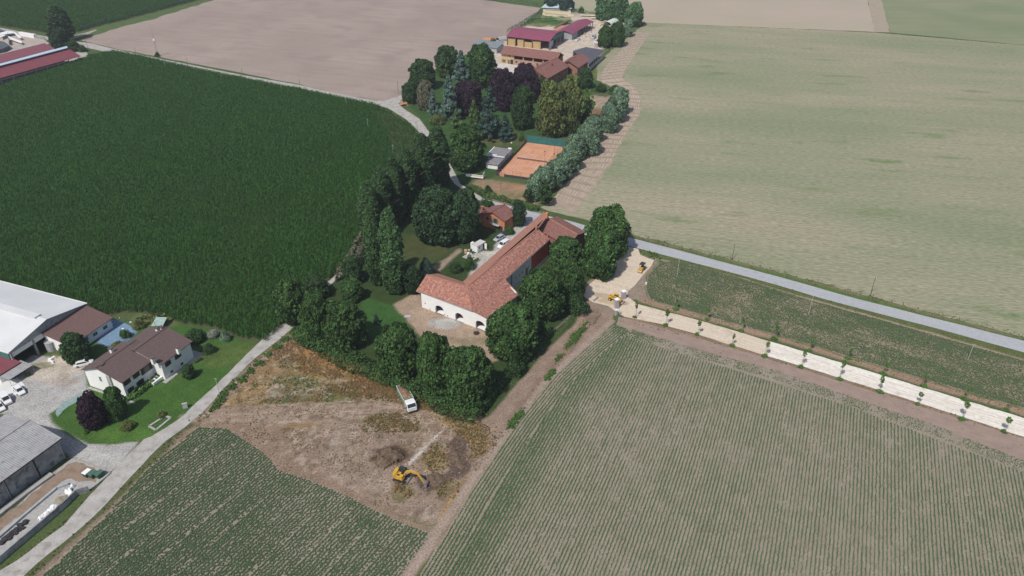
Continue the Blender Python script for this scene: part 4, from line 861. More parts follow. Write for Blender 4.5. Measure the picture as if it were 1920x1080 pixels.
for i in range(len(f)): j = (i + 1) % len(f); b.poly([f[i], g[i], g[j], f[j]])
w = b.build('front_wall', m_white, t)
prev = 0
for s0, s1 in arches + [(FL, FL)]:
    b = MB(); o = W0 + fd * prev - fn * .04
    b.prism([o, o + fd * (s0 - prev), o + fd * (s0 - prev) + fn * .035, o + fn * .035], 0, .35); prev = s1; b.build('plinth', m_wbase, t)
for a_ in (sof(235, 350), sof(250, 430) + .1, sof(540, 520), sof(595, 540)):
    M = Matrix.Translation(W0) @ Matrix.Rotation(math.atan2(fd.y, fd.x), 4, 'Z')
    b = MB(); b.box(M, a_ - .14, a_ + .14, -.03, .02, 1.9 if a_ < 3 else .55, 2.3 if a_ < 3 else .85); b.build('vent', m_dark, t)
Kb = Vector((K.x, K.y, 0)) + da * .4 - db * .7; Vb = Vector((V_.x, V_.y, 0)) + da * .55 - db * .7; Lb = Vector((L2.x, L2.y, 0)) + da * .6 - db * .3
Fb = Vector((E2.x, E2.y, 0)) - da * .5 - db * .3; Eb = Vector((E1.x, E1.y, 0)) - da * .5; Xb = Vector((X1.x, X1.y, 0)) - da * .5 - db * .4
b = MB(); seg(b, Kb, W0 + fn * .5, 5.0, 4.9)
gp = [W0 + fn * .5 + Vector((.0, 0, 0)), Kb]; gm_ = (gp[0] + gp[1]) / 2
b.poly([gp[1] + Vector((0,0,5.0)), gp[0] + Vector((0,0,4.9)), gm_ + Vector((0,0,7.6))])
seg(b, Vb, Kb, 5.2, 5.0); b.build('wing_wall', m_white, t)
b = MB(); seg(b, Lb, Vb, 5.95, 5.4); b.build('yard_wall', m_wbase, t)
Wm = Eb.lerp(Fb, .60)
b = MB(); seg(b, Eb, Wm, 5.95, 5.95); seg(b, Xb, Eb + db * .0, 4.6, 5.9); o = W1 + fn * .5; seg(b, o, Xb, X0.z - .4, X1.z - .4); ws = b.build('side_wall', mat('greyish_lime_render', (.72,.74,.75), (.62,.64,.65), .7, .95, c3=(.48,.48,.48), scale3=1, spec=.1), t)
b = MB(); seg(b, Wm, Fb, 5.95, 5.95); ob = b.build('side_wall', m_redw, t); ob['label'] = 'red painted end of the side wall'
b = MB(); seg(b, Fb, Lb, 5.9, 6.1); b.build('end_wall', m_redw, t)
Ms = Matrix.Translation(Eb) @ Matrix.Rotation(math.atan2((Fb - Eb).y, (Fb - Eb).x), 4, 'Z'); sl = (Fb - Eb).length
b = MB(); b.box(Ms, sl * .47, sl * .47 + 1.3, -.05, .03, 0, 2.6); b.build('door', m_wood, t)
b = MB(); b.box(Ms, sl * .155, sl * .155 + .3, -.06, .03, 0, 5.7); b.build('drain_pipe', m_dark, t)
for k in (.1, .25, .33, .40, .53): b = MB(); b.box(Ms, sl * k, sl * k + .3, -.03, .03, 2.2, 2.9); b.build('vent', m_dark, t)
b = MB(); b.prism([Eb, Fb, Fb - Vector((-(Fb-Eb).normalized().y, (Fb-Eb).normalized().x, 0)) * .8, Eb - Vector((-(Fb-Eb).normalized().y, (Fb-Eb).normalized().x, 0)) * .8], .02, .12); b.build('kerb', m_conc, t)
b = MB(); b.poly([W0 + fn * .5 + Vector((0, 0, .05)), W1 + fn * .5 + Vector((0, 0, .05)), W1 + fn * 8 + Vector((0, 0, .05)), W0 + fn * 8 + Vector((0, 0, .05))]); b.build('floor', m_white, t)  # floor coloured white to imitate sun falling in through the arches
b = MB(); b.box(Matrix.Translation(R3) @ Matrix.Rotation(math.atan2(db.y, db.x), 4, 'Z'), -.5, .4, -.5, .4, -.5, 1.5); b.build('chimney', m_orange, r2)
b = MB(); b.box(Matrix.Translation(J.lerp(R2, .985)) @ Matrix.Rotation(math.atan2(db.y, db.x), 4, 'Z'), -.35, .35, -.35, .35, -.5, 1.1); b.build('chimney', m_brick, r2)

# darker tiled block at its far end
c7 = ZM(860, 370, 7.11)
n0, n1, q0, q1 = c7(1068,430,6.0), c7(1285,568,6.0), c7(1195,285,7.5), c7(1583,503,7.5)
rdv = (q1 - q0); off_ = n0 - q0; al = off_.dot(rdv.normalized()); n0 = n0 - rdv.normalized() * al * .0; n2 = n0 + Vector((rdv.x, rdv.y, 0)); f0 = q0 - Vector((off_.x, off_.y, 0)) * 1.0; f0.z = 6.0; f1 = f0 + Vector((rdv.x, rdv.y, 0))
t = thing('tiled_house', 'house with a darker weathered tiled roof joined to the far end of the long barn', 'house')
b = MB(); b.slab([n0, n2, q1, q0], .2); b.slab([q0 + Vector((0,0,-.002)), q1 + Vector((0,0,-.002)), f1, f0], .2); rf = b.build('roof', m_tile2, t)
b = MB(); b.bar(q0 + Vector((0,0,.15)), q1 + Vector((0,0,.15)), .45, .35); b.build('ridge_tiles', m_tilel, rf)
b = MB(); e0_ = Vector((R2.x, R2.y, R2.z - .25)); b.slab([e0_, n0 - Vector((0, 0, .05)), q0 - Vector((0, 0, .05)), Vector((R3.x, R3.y, R3.z - .3))], .15); b.build('linking_roof', m_tile2, t)
cc = (n0 + n2 + f0 + f1) / 4; ft = [p.lerp(cc, .07) for p in (n0, n2, f1, f0)]; b = MB()
mid = lambda p, q: (p + q) / 2
for p, q, h in ((0, 1, 5.7), (1, 2, 5.7), (2, 3, 5.7), (3, 0, 5.7)): seg(b, ft[p], ft[q], h)
for p, q in ((1, 2), (3, 0)):
    a1 = Vector((ft[p].x, ft[p].y, 5.7)); a2 = Vector((ft[q].x, ft[q].y, 5.7)); mm_ = (a1 + a2) / 2; mm_.z = 7.2; b.poly([a1, a2, mm_]); b.poly([a2, a1, mm_ + Vector((.01, .01, 0))])
b.build('wall', m_brick, t)
Mh = Matrix.Translation((ft[0].x, ft[0].y, 0)) @ Matrix.Rotation(math.atan2((ft[1] - ft[0]).y, (ft[1] - ft[0]).x), 4, 'Z')
for k in (1.0, 4.2, 7.4):
    window(t, Mh, k, 3.4, .9, 1.3, sm=m_shutg); window(t, Mh, k, .8, .9, 1.4, sm=m_shutg)
# orange cottage
g2 = c7(618,308,5.0); M = basis(g2, 146); M = Matrix.Translation((g2.x, g2.y, 0)) @ Matrix.Rotation(math.radians(147), 4, 'Z') @ Matrix.Scale(-1, 4, (0, 1, 0)) @ Matrix.Translation((.5, .4, 0))
t = thing('cottage', 'small orange cottage with green shutters between the big dark tree and the cypress', 'cottage')
Mc = Matrix.Translation((g2.x, g2.y, 0)) @ Matrix.Rotation(math.radians(147), 4, 'Z') @ Matrix.Diagonal((1, -1, 1, 1)) @ Matrix.Translation((.5, .4, 0))
# mirrored frame would flip faces, so use a plain one whose x runs back along the gable
o_ = c7(290, 205, 5.0); gd = (g2 - o_); gd.z = 0; gw = gd.length; Mc = Matrix.Translation((o_.x, o_.y, 0)) @ Matrix.Rotation(math.atan2(gd.y, gd.x), 4, 'Z') @ Matrix.Translation((.5, .4, 0))
gable(t, Mc, gw - 1.0, 6.2, 4.75, 6.6, m_orange, m_tile2, over=.6, oy=.7)
window(t, Mc, 2.2, 2.9, .9, 1.1, sm=m_shutg, shutters=False); window(t, Mc, 5.6, 2.4, 1.0, 1.8, sm=m_shutg)
b = MB(); b.box(Mc, 3.6, 7.6, -1.1, 0, 2.15, 2.35); b.build('balcony', m_conc, t)
b = MB(); b.box(Mc, 5.2, 8.6, -.05, .03, 0, 2.0); b.build('garage_door', m_dark, t)
b = MB(); b.box(Mc, -3.4, -.02, .8, 5.6, 0, 3.6); b.build('side_room', m_orange, t); b = MB(); b.slab([Mc @ Vector(v) for v in ((-4.0,.3,3.7),(.0,.3,4.3),(.0,6.2,4.3),(-4.0,6.2,3.7))], .16); b.build('lean_to_roof', m_tile2, t)
chimney(t, Mc, -2.2, 3.0, 3.8, 5.2, .7, m_brick, m_tile)

# white site hut
hb = ZM(860, 430, 15.43)
p0 = hb(545,690); p1 = hb(745,545); M = Matrix.Translation((p0.x, p0.y, 0)) @ Matrix.Rotation(math.radians(52), 4, 'Z'); hl = 4.2
t = thing('site_hut', 'small white portable hut with a ribbed flat roof and open door in the yard', 'hut')
b = MB(); b.box(M, 0, hl, 0, 2.3, .15, 2.45); b.build('wall', m_wpaint, t)
b = MB(); b.box(M, -.08, hl + .08, -.08, 2.38, 2.452, 2.56)
for k in range(9): b.box(M, .2 + k * .47, .3 + k * .47, -.08, 2.38, 2.562, 2.60)
b.build('roof', mat('dull_white_sheet', (.55,.55,.54), (.48,.48,.47), 1, .7), t)
window(t, M, 1.0, 1.0, .8, .9, glass=m_glass, shutters=False)
b = MB(); b.box(M, 2.75, 3.6, -.03, .02, .2, 2.2); b.build('doorway', m_dark, t)
b = MB(); b.box(M @ Matrix.Translation((3.6, 0, 0)) @ Matrix.Rotation(math.radians(-75), 4, 'Z'), 0, .85, -.03, .03, .2, 2.2); b.build('door', m_wpaint, t)
p = hb(400, 800); tag(MB_box := None or (lambda bb: (bb.box(TM((p.x, p.y, 0), math.radians(52)), -2.2, 1.2, -.4, 2.6, .02, .12), bb.build('concrete_slab', m_conc))[1])(MB()), 'pale concrete slab beside the white hut', 'slab')
p = hb(390, 560); bb = MB(); bb.box(TM((p.x, p.y, 0), math.radians(52)), -.2, .9, -.3, .5, 0, 2.2); tag(bb.build('portable_toilet', m_wpaint), 'narrow white cabin standing against the left end of the site hut', 'toilet')

def heap(name, poly, z, h, m, step=.35, seed=1, edge_w=1.0, rough=.5):
    """an uneven heap or crumpled sheet over a plan outline"""
    q = np.array([p[:2] for p in poly]); lo = q.min(0) - step; hi = q.max(0) + step; nx = max(4, int((hi[0] - lo[0]) / step)); ny = max(4, int((hi[1] - lo[1]) / step))
    X, Y = np.meshgrid(np.linspace(lo[0], hi[0], nx), np.linspace(lo[1], hi[1], ny)); x = X.ravel(); y = Y.ravel(); d_ = -sdf(x, y, [tuple(p[:2]) for p in poly]) + (fbm(x, y, 1.2, 2, seed) - .5) * edge_w
    H_ = np.clip(d_ / edge_w, 0, 1)**.7 * h * (1 - rough + rough * 2 * fbm(x, y, step * 2.2, 3, seed + 5)); b = MB()
    for j in range(ny - 1):
        for i in range(nx - 1):
            k = [j * nx + i, j * nx + i + 1, (j + 1) * nx + i + 1, (j + 1) * nx + i]
            if min(d_[k]) > -step * .4: b.poly([(x[a], y[a], z + H_[a]) for a in k])
    return b.build(name, m)
m_dig = mat('fresh_dug_earth', (.095,.062,.040), (.16,.115,.082), 1.2, .95, bump=.6, bscale=4, c3=(.22,.17,.12), scale3=2)
L4 = ZM(600, 700, 3.6)
tag(heap('earth_heap', [L4(*p) for p in ((375,560),(420,510),(500,505),(575,540),(580,575),(520,610),(430,655),(385,620))], 0, 1.2, m_dig, .4, 3), 'dark dug earth heap just behind the excavator', 'earth heap')
tag(heap('earth_heap', [L4(*p) for p in ((870,520),(905,470),(930,520),(960,590),(1000,640),(960,670),(900,600))], 0, .4, m_dig, .4, 5, rough=.8), 'low dark ridge of dug earth at the right end of the excavation', 'earth heap')
tag(heap('earth_heap', [L4(*p) for p in ((720,690),(790,670),(850,700),(880,720),(830,760),(780,790),(730,750))], 0, .4, m_dig, .4, 6, rough=.8), 'churned dark earth round the excavator bucket', 'earth heap')
tag(heap('earth_heap', [P(*p) for p in ((748,192),(756,188),(768,194),(766,200),(750,199))], 0, 1.3, mat('reddish_earth', (.36,.20,.125), (.30,.18,.12), .6, .95), .8, 7), 'reddish earth heap on the grass at the lane junction', 'earth heap')
tag(heap('earth_heap', [P(*p) for p in ((1095,600),(1108,584),(1128,588),(1118,606),(1098,618))], 0, .6, mat('loose_brown_earth', (.24,.175,.135), (.18,.13,.10), .8, .95, bump=.5), .5, 8, rough=.7), 'loose brown earth bank below the gravel apron', 'earth heap')

# ------------------------------------------------------------------ villa
N_ = (-94.35, 141.0); UV_ = 67.3
Mv = basis(N_, UV_ - 90)              # local x to the lower right (front), y up along the ridge
t = thing('villa', 'two-storey white villa with brown tiled roofs and white chimneys on the lawn', 'villa')
M1 = Mv @ Matrix.Translation((-12.3, 0, 0)); r1 = gable(t, M1, 12.3, 11.6, 5.25, 7.35, m_white, m_tbrown, rx=5.2, over=.6, oy=.5)
M2 = Mv @ Matrix.Translation((-10.9, 9.1, 0)); r2v = gable(t, M2, 14.25, 10.0, 5.2, 7.42, m_white, m_tbrown, rx=7.0, over=.6, oy=.5)
Mf = Mv @ Matrix.Rotation(math.pi / 2, 4, 'Z')      # x along the front, -y outward
Mf = Matrix.Translation(Mv @ Vector((0, 0, 0))) @ Matrix.Rotation(math.radians(UV_), 4, 'Z')
for x, z, w_, h_ in ((1.3, 3.5, 1.0, 1.2), (4.2, 3.5, 1.0, 1.2), (1.6, .9, .9, 1.2), (4.6, .9, 1.1, 1.3)): window(t, Mf, x, z, w_, h_, sm=m_shut)
window(t, Mf, 7.4, 2.9, 1.8, 1.9, sm=m_shut)
Mf2 = Matrix.Translation(Mv @ Vector((3.35, 9.1, 0))) @ Matrix.Rotation(math.radians(UV_), 4, 'Z')
for x, z, w_, h_ in ((2.0, 3.2, .9, 1.2), (5.4, 3.2, 1.0, 1.2), (2.4, .7, .7, .5), (5.9, .7, .7, .5)): window(t, Mf2, x, z, w_, h_, sm=m_shut, shutters=z > 2)
Mg = Matrix.Translation(Mv @ Vector((0, 0, 0))) @ Matrix.Rotation(math.radians(UV_ - 90), 4, 'Z'); window(t, Mg, -7.4, 3.0, .7, 1.5, sm=m_wpaint, shutters=False)
b = MB(); b.box(Mv, -4.6, -3.4, -.35, -.01, 0, 5.9); b.build('pilaster', m_greyw, t)
b = MB(); b.box(Mv, -12.3, 3.0, -1.0, -.36, .02, .10); b.box(Mv, .02, 1.0, -1.0, 9.0, .02, .12); b.box(Mv, 3.40, 4.6, 8.0, 21.5, .02, .12); b.box(Mv, -3, 4.6, 19.2, 21.5, .02, .11); b.build('paving', m_conc, t)
b = MB(); b.box(Mv, .02, 2.6, 6.0, 9.0, .14, .95); b.build('terrace', m_white, t)
zz = lambda px, py, z: inv(Mv, P(0 + px / 3.6, 480 + py / 3.6, z))
for k, (px, py, z, par) in enumerate(((690,742,7.0,r1), (752,636,7.1,r1), (1030,700,7.0,r2v), (1200,630,6.6,r2v), (1062,498,7.2,r2v), (1092,492,7.2,r2v))):
    q = zz(px, py, z); chimney(par, Mv, q.x, q.y, z - 1.3, z + .35, .7)
b = MB(); b.rod(Mv @ Vector((-6.9, 9.6, 7.3)), Mv @ Vector((-6.9, 9.6, 9.6)), .04); b.build('aerial', m_steel, r1)

# ------------------------------------------------------------------ white roofed shed and its annex
Ow = (-128.2, 152.6); Mw = basis(Ow, 69)
t = thing('white_roofed_shed', 'large farm shed with a white sheet roof and a dark open bay under its gable', 'shed')
sh = Mw; Lw = 70; Ww = 23.8
b = MB(); e0 = .5; sl_ = 2.4 / (Ww / 2)
b.slab([sh @ Vector(v) for v in ((-.4, -.6, 5.7 - .4 * sl_), (Ww / 2, -.6, 8.1), (Ww / 2, Lw, 8.1), (-.4, Lw, 5.7 - .4 * sl_))], .14)
b.slab([sh @ Vector(v) for v in ((Ww / 2 + .003, -.6, 8.1), (Ww + .4, -.6, 5.7 - .4 * sl_), (Ww + .4, Lw, 5.7 - .4 * sl_), (Ww / 2 + .003, Lw, 8.1))], .14); rw_ = b.build('roof', m_wsheet, t)
b = MB(); b.box(sh, Ww / 2 - .9, Ww / 2 + .9, 2.5, Lw, 8.05, 8.45); b.build('ridge_vent', m_wsheet, rw_)
b = MB(); b.box(sh, -.5, -.38, -.62, Lw, 5.3, 5.7); b.box(sh, Ww + .38, Ww + .5, -.62, Lw, 5.3, 5.7); b.build('fascia', m_wpaint, rw_)
b = MB()
f_ = [sh @ Vector(v) for v in ((0, 0, 4.2), (Ww, 0, 4.2), (Ww, 0, 5.6), (Ww / 2, 0, 7.95), (0, 0, 5.6))]; g_ = [p + (sh.to_3x3() @ Vector((0, .2, 0))) for p in f_]; b.poly(f_); b.poly(g_[::-1])
for i in range(5): b.poly([f_[i], g_[i], g_[(i + 1) % 5], f_[(i + 1) % 5]])
b.build('gable_panel', m_greyw, t)
b = MB(); b.box(sh, .6, 6.4, -.12, -.005, 3.5, 4.7); b.box(sh, 7.0, 13.6, -.12, -.005, 3.5, 4.9); b.build('raised_door', m_wpaint, t)
for x in (0, 6.5, 13.8): b = MB(); b.box(sh, x, x + .45, -.3, .25, 0, 5.5 if x < 1 else 4.2); b.build('column', m_conc, t)
b = MB(); b.box(sh, 14.3, 17.2, -.1, .1, 0, 4.2); b.box(sh, 17.2, Ww, -.0, .2, 0, 4.2); b.build('front_wall', m_wpaint, t)
for k in range(7): b = MB(); b.box(sh, 14.35 + k * .4, 14.45 + k * .4, -.16, -.102, .1, 4.1); b.build('door_rib', m_greyw, t)
b = MB(); b.box(sh, -.25, 0, .25, Lw, 1.0, 5.55); b.build('side_wall', m_green, t)
b = MB(); b.box(sh, Ww - .2, Ww, .2, Lw, 0, 5.55); b.box(sh, .02, Ww - .3, 26, 26.3, 0, 5.6); b.box(sh, -.25, 0, 8, Lw, 0, .99); b.build('back_wall', m_concd, t)
t = thing('annex', 'low white annex with a brown tiled lean-to roof beside the white roofed shed', 'annex')
b = MB(); b.slab([sh @ Vector(v) for v in ((9.3, -.14, 5.25), (9.3, -9.6, 3.25), (23.9, -9.6, 3.25), (23.9, -.14, 5.25))], .18); ra = b.build('roof', m_tpink, t)
b = MB(); b.prism([sh @ Vector(v) for v in ((9.8, -9.0, 0), (23.3, -9.0, 0), (23.3, -8.7, 0), (9.8, -8.7, 0))], 0, 3.1); b.prism([sh @ Vector(v) for v in ((9.8, -8.69, 0), (10.1, -8.69, 0), (10.1, -.35, 0), (9.8, -.35, 0))], 0, [3.1, 3.1, 4.95, 4.95])
b.prism([sh @ Vector(v) for v in ((23.0, -8.69, 0), (23.3, -8.69, 0), (23.3, -.05, 0), (23.0, -.05, 0))], 0, [3.1, 3.1, 4.95, 4.95]); b.build('wall', m_white, t)
Ma = sh @ Matrix.Translation((0, -9.0, 0))
for x in (21.0, 17.6, 14.6, 12.0): window(t, Ma, x, 1.2 if x != 14.6 else 1.5, 1.3, .85, sm=m_greyw, shutters=False)
b = MB(); b.box(Ma, 13.4, 14.2, -.05, .02, 0, 2.1); b.build('door', m_greyw, t)
p = P(98, 655); bb = MB(); bb.cyl(TM((p.x, p.y, 0)), 1.3, 0, 2.6, 16); bb.cyl(TM((p.x, p.y, 0)), 1.34, 2.602, 2.72, 16); o = tag(bb.build('water_tank', m_greyw), 'round grey tank by the corner of the annex, next to the dark tree', 'tank')
for k, (x, y, s) in enumerate(((95,676,.6),(101,672,.5),(99,680,.45))):
    p = P(x, y); bb = MB(); bb.box(TM((p.x, p.y, 0), k), -s, s, -s * .7, s * .7, 0, s * 1.1, taper=.7); tag(bb.build('feed_sack', m_wpaint), ('biggest', 'middle', 'smallest')[k] + ' of the white bundles lying beside the open shed bay', 'sack', 'white bundles by the shed')
# small red roofed shed on the left edge
p = P(20, 708); M = TM((p.x, p.y, 0), math.radians(66))
t = thing('small_shed', 'small white shed with a dusky red roof at the left edge of the yard', 'shed')
b = MB(); b.box(M, -2.4, 3.0, 0, 9, 0, 2.3); b.build('wall', m_white, t); b = MB(); b.slab([M @ Vector(v) for v in ((-2.9, -.4, 2.6), (3.5, -.4, 2.6), (3.5, 9, 3.9), (-2.9, 9, 3.9))], .12); b.build('roof', m_rsheet, t)
b = MB(); b.box(M, -.9, .9, -.04, .02, 0, 1.9); b.build('door', m_dark, t)
p = P(30, 707); M = TM((p.x, p.y, 0), math.radians(66))
t = thing('carport', 'low grey canopy on posts over a blue car at the left edge', 'carport')
b = MB(); b.slab([M @ Vector(v) for v in ((-3.0, -2.5, 2.1), (3.6, -2.5, 2.1), (3.6, 2.0, 2.3), (-3.0, 2.0, 2.3))], .1); b.build('canopy', m_gsheet, t)
for x, y in ((-2.9, -2.4), (3.4, -2.4), (3.4, 1.9), (-2.9, 1.9)): b = MB(); b.rod(M @ Vector((x, y, 0)), M @ Vector((x, y, 2.05)), .06); b.build('post', m_steel, t)
sheet('concrete_forecourt', PX((-40,705),(0,718),(30,705),(52,728),(35,738),(0,752),(-50,775)), .036, mat('bright_concrete', (.66,.66,.65), (.60,.60,.59), .4, .9), .05, 3, 51)

# ------------------------------------------------------------------ grey warehouse, bunker silo
Og = (-99.3, 120.8); ga = -114.5; Mg = basis(Og, ga)       # x runs down-left along the front, -y?  front looks to +y
t = thing('grey_warehouse', 'grey concrete warehouse with a fibre cement roof in the lower left corner', 'warehouse')
Mg2 = Matrix.Translation((Og[0], Og[1], 0)) @ Matrix.Rotation(math.radians(ga + 90 + 180 - 90), 4, 'Z')
ux = Vector((math.cos(math.radians(ga)), math.sin(math.radians(ga)), 0)); vx = Vector((-math.sin(math.radians(ga)), math.cos(math.radians(ga)), 0))   # vx points to the front (lower right)
O3 = Vector((Og[0], Og[1], 0)); LG = 46
def GP(u, v, z): return O3 + ux * u - vx * v + Vector((0, 0, z))          # v goes to the back
b = MB(); WG = 17
b.slab([GP(-.6, -.7, 5.75), GP(LG, -.7, 5.75), GP(LG, WG / 2, 7.6), GP(-.6, WG / 2, 7.6)], .14); b.slab([GP(-.6, WG / 2 + .003, 7.6), GP(LG, WG / 2 + .003, 7.6), GP(LG, WG + .7, 5.75), GP(-.6, WG + .7, 5.75)], .14)
rg = b.build('roof', m_gsheet, t)
b = MB(); b.bar(GP(-.6, WG / 2, 7.65), GP(LG, WG / 2, 7.65), .5, .12); b.build('ridge_cap', m_gsheet, rg)
b = MB(); b.bar(GP(-.6, -.78, 5.6), GP(LG, -.78, 5.6), .16); b.build('gutter', m_dark, rg)
for k in range(7):
    u0 = .25 + k * 6.4; b = MB(); b.prism([GP(u0, 0, 0), GP(u0 + 5.9, 0, 0), GP(u0 + 5.9, .2, 0), GP(u0, .2, 0)][::-1], 0, 5.5); b.build('panel', m_concd, t)
    b = MB(); b.prism([GP(u0 - .25, -.12, 0), GP(u0 - .02, -.12, 0), GP(u0 - .02, .3, 0), GP(u0 - .25, .3, 0)][::-1], 0, 5.5); b.build('pillar', m_conc, t)
b = MB(); e_ = [GP(0, .31, 0), GP(0, WG, 0), GP(0, WG, 5.5), GP(0, WG / 2, 7.35), GP(0, .31, 5.5)]; b.poly(e_); b.poly([p + ux * .2 for p in e_][::-1]); b.build('end_wall', m_concd, t)
b = MB(); b.bar(GP(6.2, -.3, 5.5), GP(6.2, -.3, .1), .14); b.build('drain_pipe', m_dark, t)
w2 = ZM(0, 740, 3.178)
def WP(*q): return [w2(a, b_) for a, b_ in q]
sheet('bunker_floor', WP((430,380),(462,388),(665,465),(550,560),(430,600),(300,720),(120,900),(-60,1010),(-140,900),(300,470)), .040, m_conc, .05, 3, 52)
sheet('bunker_earth', WP((455,400),(560,440),(575,520),(500,520),(400,500),(330,555),(150,700),(0,815),(-80,880),(-60,760),(0,735),(120,650),(230,560),(320,480),(400,420)), .048, m_brown, .3, 1.0, 53)
t = thing('bunker_silo', 'long low concrete bunker silo beside the grey warehouse', 'silo')
def lowwall(pts, h, th, m, nm, z=0.0):
    for p, q in zip(pts, pts[1:]):
        d = (q - p).normalized(); n = Vector((-d.y, d.x, 0)) * th / 2; b.prism([p - n, q - n, q + n, p + n], z, h)
b = MB(); lowwall(WP((312,478),(150,595),(0,712),(-120,800)), .55, 1.3, m_conc, ''); b.build('kerb_slab', m_conc, t)
b = MB(); lowwall(WP((410,535),(340,560),(150,720),(0,850),(-100,930)), .5, .5, 0, ''); b.build('inner_kerb', mat('bluish_concrete', (.38,.42,.44), (.32,.35,.37), 1, .9), t)
b = MB(); lowwall(WP((535,575),(460,600),(380,680),(0,1005),(-90,1082)), 1.6, .3, 0, ''); b.build('outer_wall', m_concd, t)
b = MB(); lowwall(WP((462,390),(660,466)), .35, .2, 0, ''); lowwall(WP((660,470),(548,562)), .3, .2, 0, ''); b.build('edging', m_conc, t)
tag(heap('white_tarpaulin', [w2(*q) for q in ((385,580),(440,540),(455,545),(430,570),(460,590),(440,610),(390,595))], .05, .7, m_wpaint, .18, 11, .4, .9), 'crumpled white tarpaulin at the upper end of the bunker silo', 'tarpaulin')
tag(heap('white_tarpaulin', [w2(*q) for q in ((225,745),(270,705),(310,668),(370,655),(360,672),(300,722),(240,758))], .05, .8, m_wpaint, .2, 12, .5, .9), 'long white plastic sheet heaped against the outer bunker wall', 'tarpaulin')
tp = MB(); rr = random.Random(21)
for k in range(70):
    p = w2(*(np.array((5, 888)) + (np.array((172, 752)) - np.array((5, 888))) * rr.random() + np.array((rr.gauss(0, 5), rr.gauss(0, 7))))); tp.cyl(TM((p.x, p.y, 0), 0), .36, .05, .05 + rr.uniform(.15, .45), 7)
stuff(tp.build('old_tyres', mat('dark_tyres', (.02,.02,.025), (.06,.06,.065), 4, .9)), 'dark strip of old tyres lying in the bunker silo', 'tyres')
tag(heap('silage_rest', [w2(*q) for q in ((310,650),(350,610),(410,590),(400,620),(350,650))], .04, .5, mat('silage_rest', (.20,.18,.11), (.34,.30,.24), 1, .95), .25, 13), 'brownish silage rest between the two white sheets of the bunker', 'silage')
for k, (x, y) in enumerate(((525,480),(560,487),(598,487))):
    p = w2(x, y); M = TM((p.x, p.y, 0), math.radians(66)); tb = thing('wheelie_bin', 'green waste container by the road, ' + ('leftmost of three, with a white lid', 'middle of the three', 'rightmost of the three')[k], 'container', (p.x, p.y, 0), math.radians(66), 'green waste containers')
    b = MB(); b.box(I4, -.75, .75, -.55, .55, .12, 1.15, taper=1.12); b.build('bin', mat('bin_green', (.035,.10,.06), (.045,.12,.07), 2, .6), tb)
    b = MB(); b.box(I4, -.85, .85, -.62, .62, 1.152, 1.28, taper=.9); b.build('lid', m_wpaint if k == 0 else mat('bin_lid', (.07,.14,.11), rough=.5), tb)
    for sx in (-1, 1):
        for sy in (-1, 1): b = MB(); b.cyl(Matrix.Translation((sx * .6, sy * .4, .1)) @ Matrix.Rotation(math.pi / 2, 4, 'X'), .1, -.04, .04, 8); b.build('wheel', m_dark, tb)

# ------------------------------------------------------------------ barns in the top left corner
z7 = ZM(0, 30, 7.2)
t = thing('cattle_barn', 'long open cattle barn with a dusky red sheet roof behind the maize', 'barn')
fa, fb_, fc, fd_ = z7(1090,540,4.2), z7(-900,1085,4.2), z7(-900,905,8.0), z7(912,428,8.0)
b = MB(); b.slab([fb_, fa, fd_, fc], .15); ba, bb_, bc, bd = z7(737,437,7.7), z7(600,365,5.2), z7(-900,745,5.2), z7(-900,885,7.7); b.slab([bd, ba, bb_, bc], .15); rr_ = b.build('roof', m_rsheet, t)
b = MB(); b.slab([z7(-900,908,8.4), z7(915,428,8.4), z7(900,405,8.4), z7(-900,880,8.4)], .3); b.build('ridge_cap', m_bpaint, rr_)
d_ = (fa - fb_); d_.z = 0; d_.normalize(); nb = Vector((-d_.y, d_.x, 0))
for k in range(13):
    p = fa - d_ * (1 + k * 6.8) + nb * .6; p.z = 0; b = MB(); b.box(TM(p), -.16, .16, -.16, .16, 0, 4.1); b.build('post', m_conc, t)
b = MB(); p = fa + nb * .3 - d_ * .5; q = fb_ + nb * .3; p.z = q.z = 0; seg(b, q, p, .45, .45, .15); b.build('low_wall', m_concd, t)
b = MB(); p = fa + nb * .8 - d_ * .6; q = fb_ + nb * .8; r0 = q + nb * 12; r1 = p + nb * 12; b.poly([Vector((v.x, v.y, .06)) for v in (q, p, r1, r0)]); b.build('floor', m_dark, t)  # near-black floor colour paints in the shade under the roof
b = MB(); p = fa + nb * 13 - d_ * 2; q = fb_ + nb * 13; p.z = q.z = 0; seg(b, q, p, 4.5, 4.5, .3); b.build('back_wall', m_concd, t)
b = MB(); b.bar(fa + nb * 4 - d_ * 2 - Vector((0,0,3.4)), fb_ + nb * 4 - Vector((0,0,3.4)), .1, .8); b.build('feed_rail', m_steel, t)
sheet('silo_yard', [z7(-900,700), z7(0,452), z7(600,340), z7(700,330), z7(620,400), z7(830,400), z7(1000,470), z7(1180,490), z7(1190,560), z7(1090,640), z7(900,650), z7(-900,1180), ], .018, mat('yard_concrete', (.40,.38,.35), (.34,.32,.29), .3, .95), .3, 4, 54)
sheet('silo_yard', [z7(-900,600), z7(-100,200), z7(0,170), z7(230,220), z7(480,290), z7(640,320), z7(600,340), z7(0,452), z7(-900,720)], .022, mat('silo_earth', (.42,.36,.31), (.36,.31,.27), .2, .95), .3, 4, 55)
t = thing('silage_clamp', 'white covered silage clamps with concrete walls in the top left corner', 'silage clamp')
for q, h, m_ in (((((0,290),(70,260),(60,240),(0,235))), 2.0, m_wpaint), ((((110,200),(200,215),(290,290),(250,290),(190,225),(100,240))), 2.0, m_wpaint), ((((110,270),(300,345),(290,362),(110,300))), 1.6, m_wpaint), ((((0,215),(110,200),(100,240),(0,262))), 2.2, m_wpaint)):
    b = MB(); b.slab([z7(*p, h) for p in q][::-1], .4); b.build('cover_sheet', m_, t)
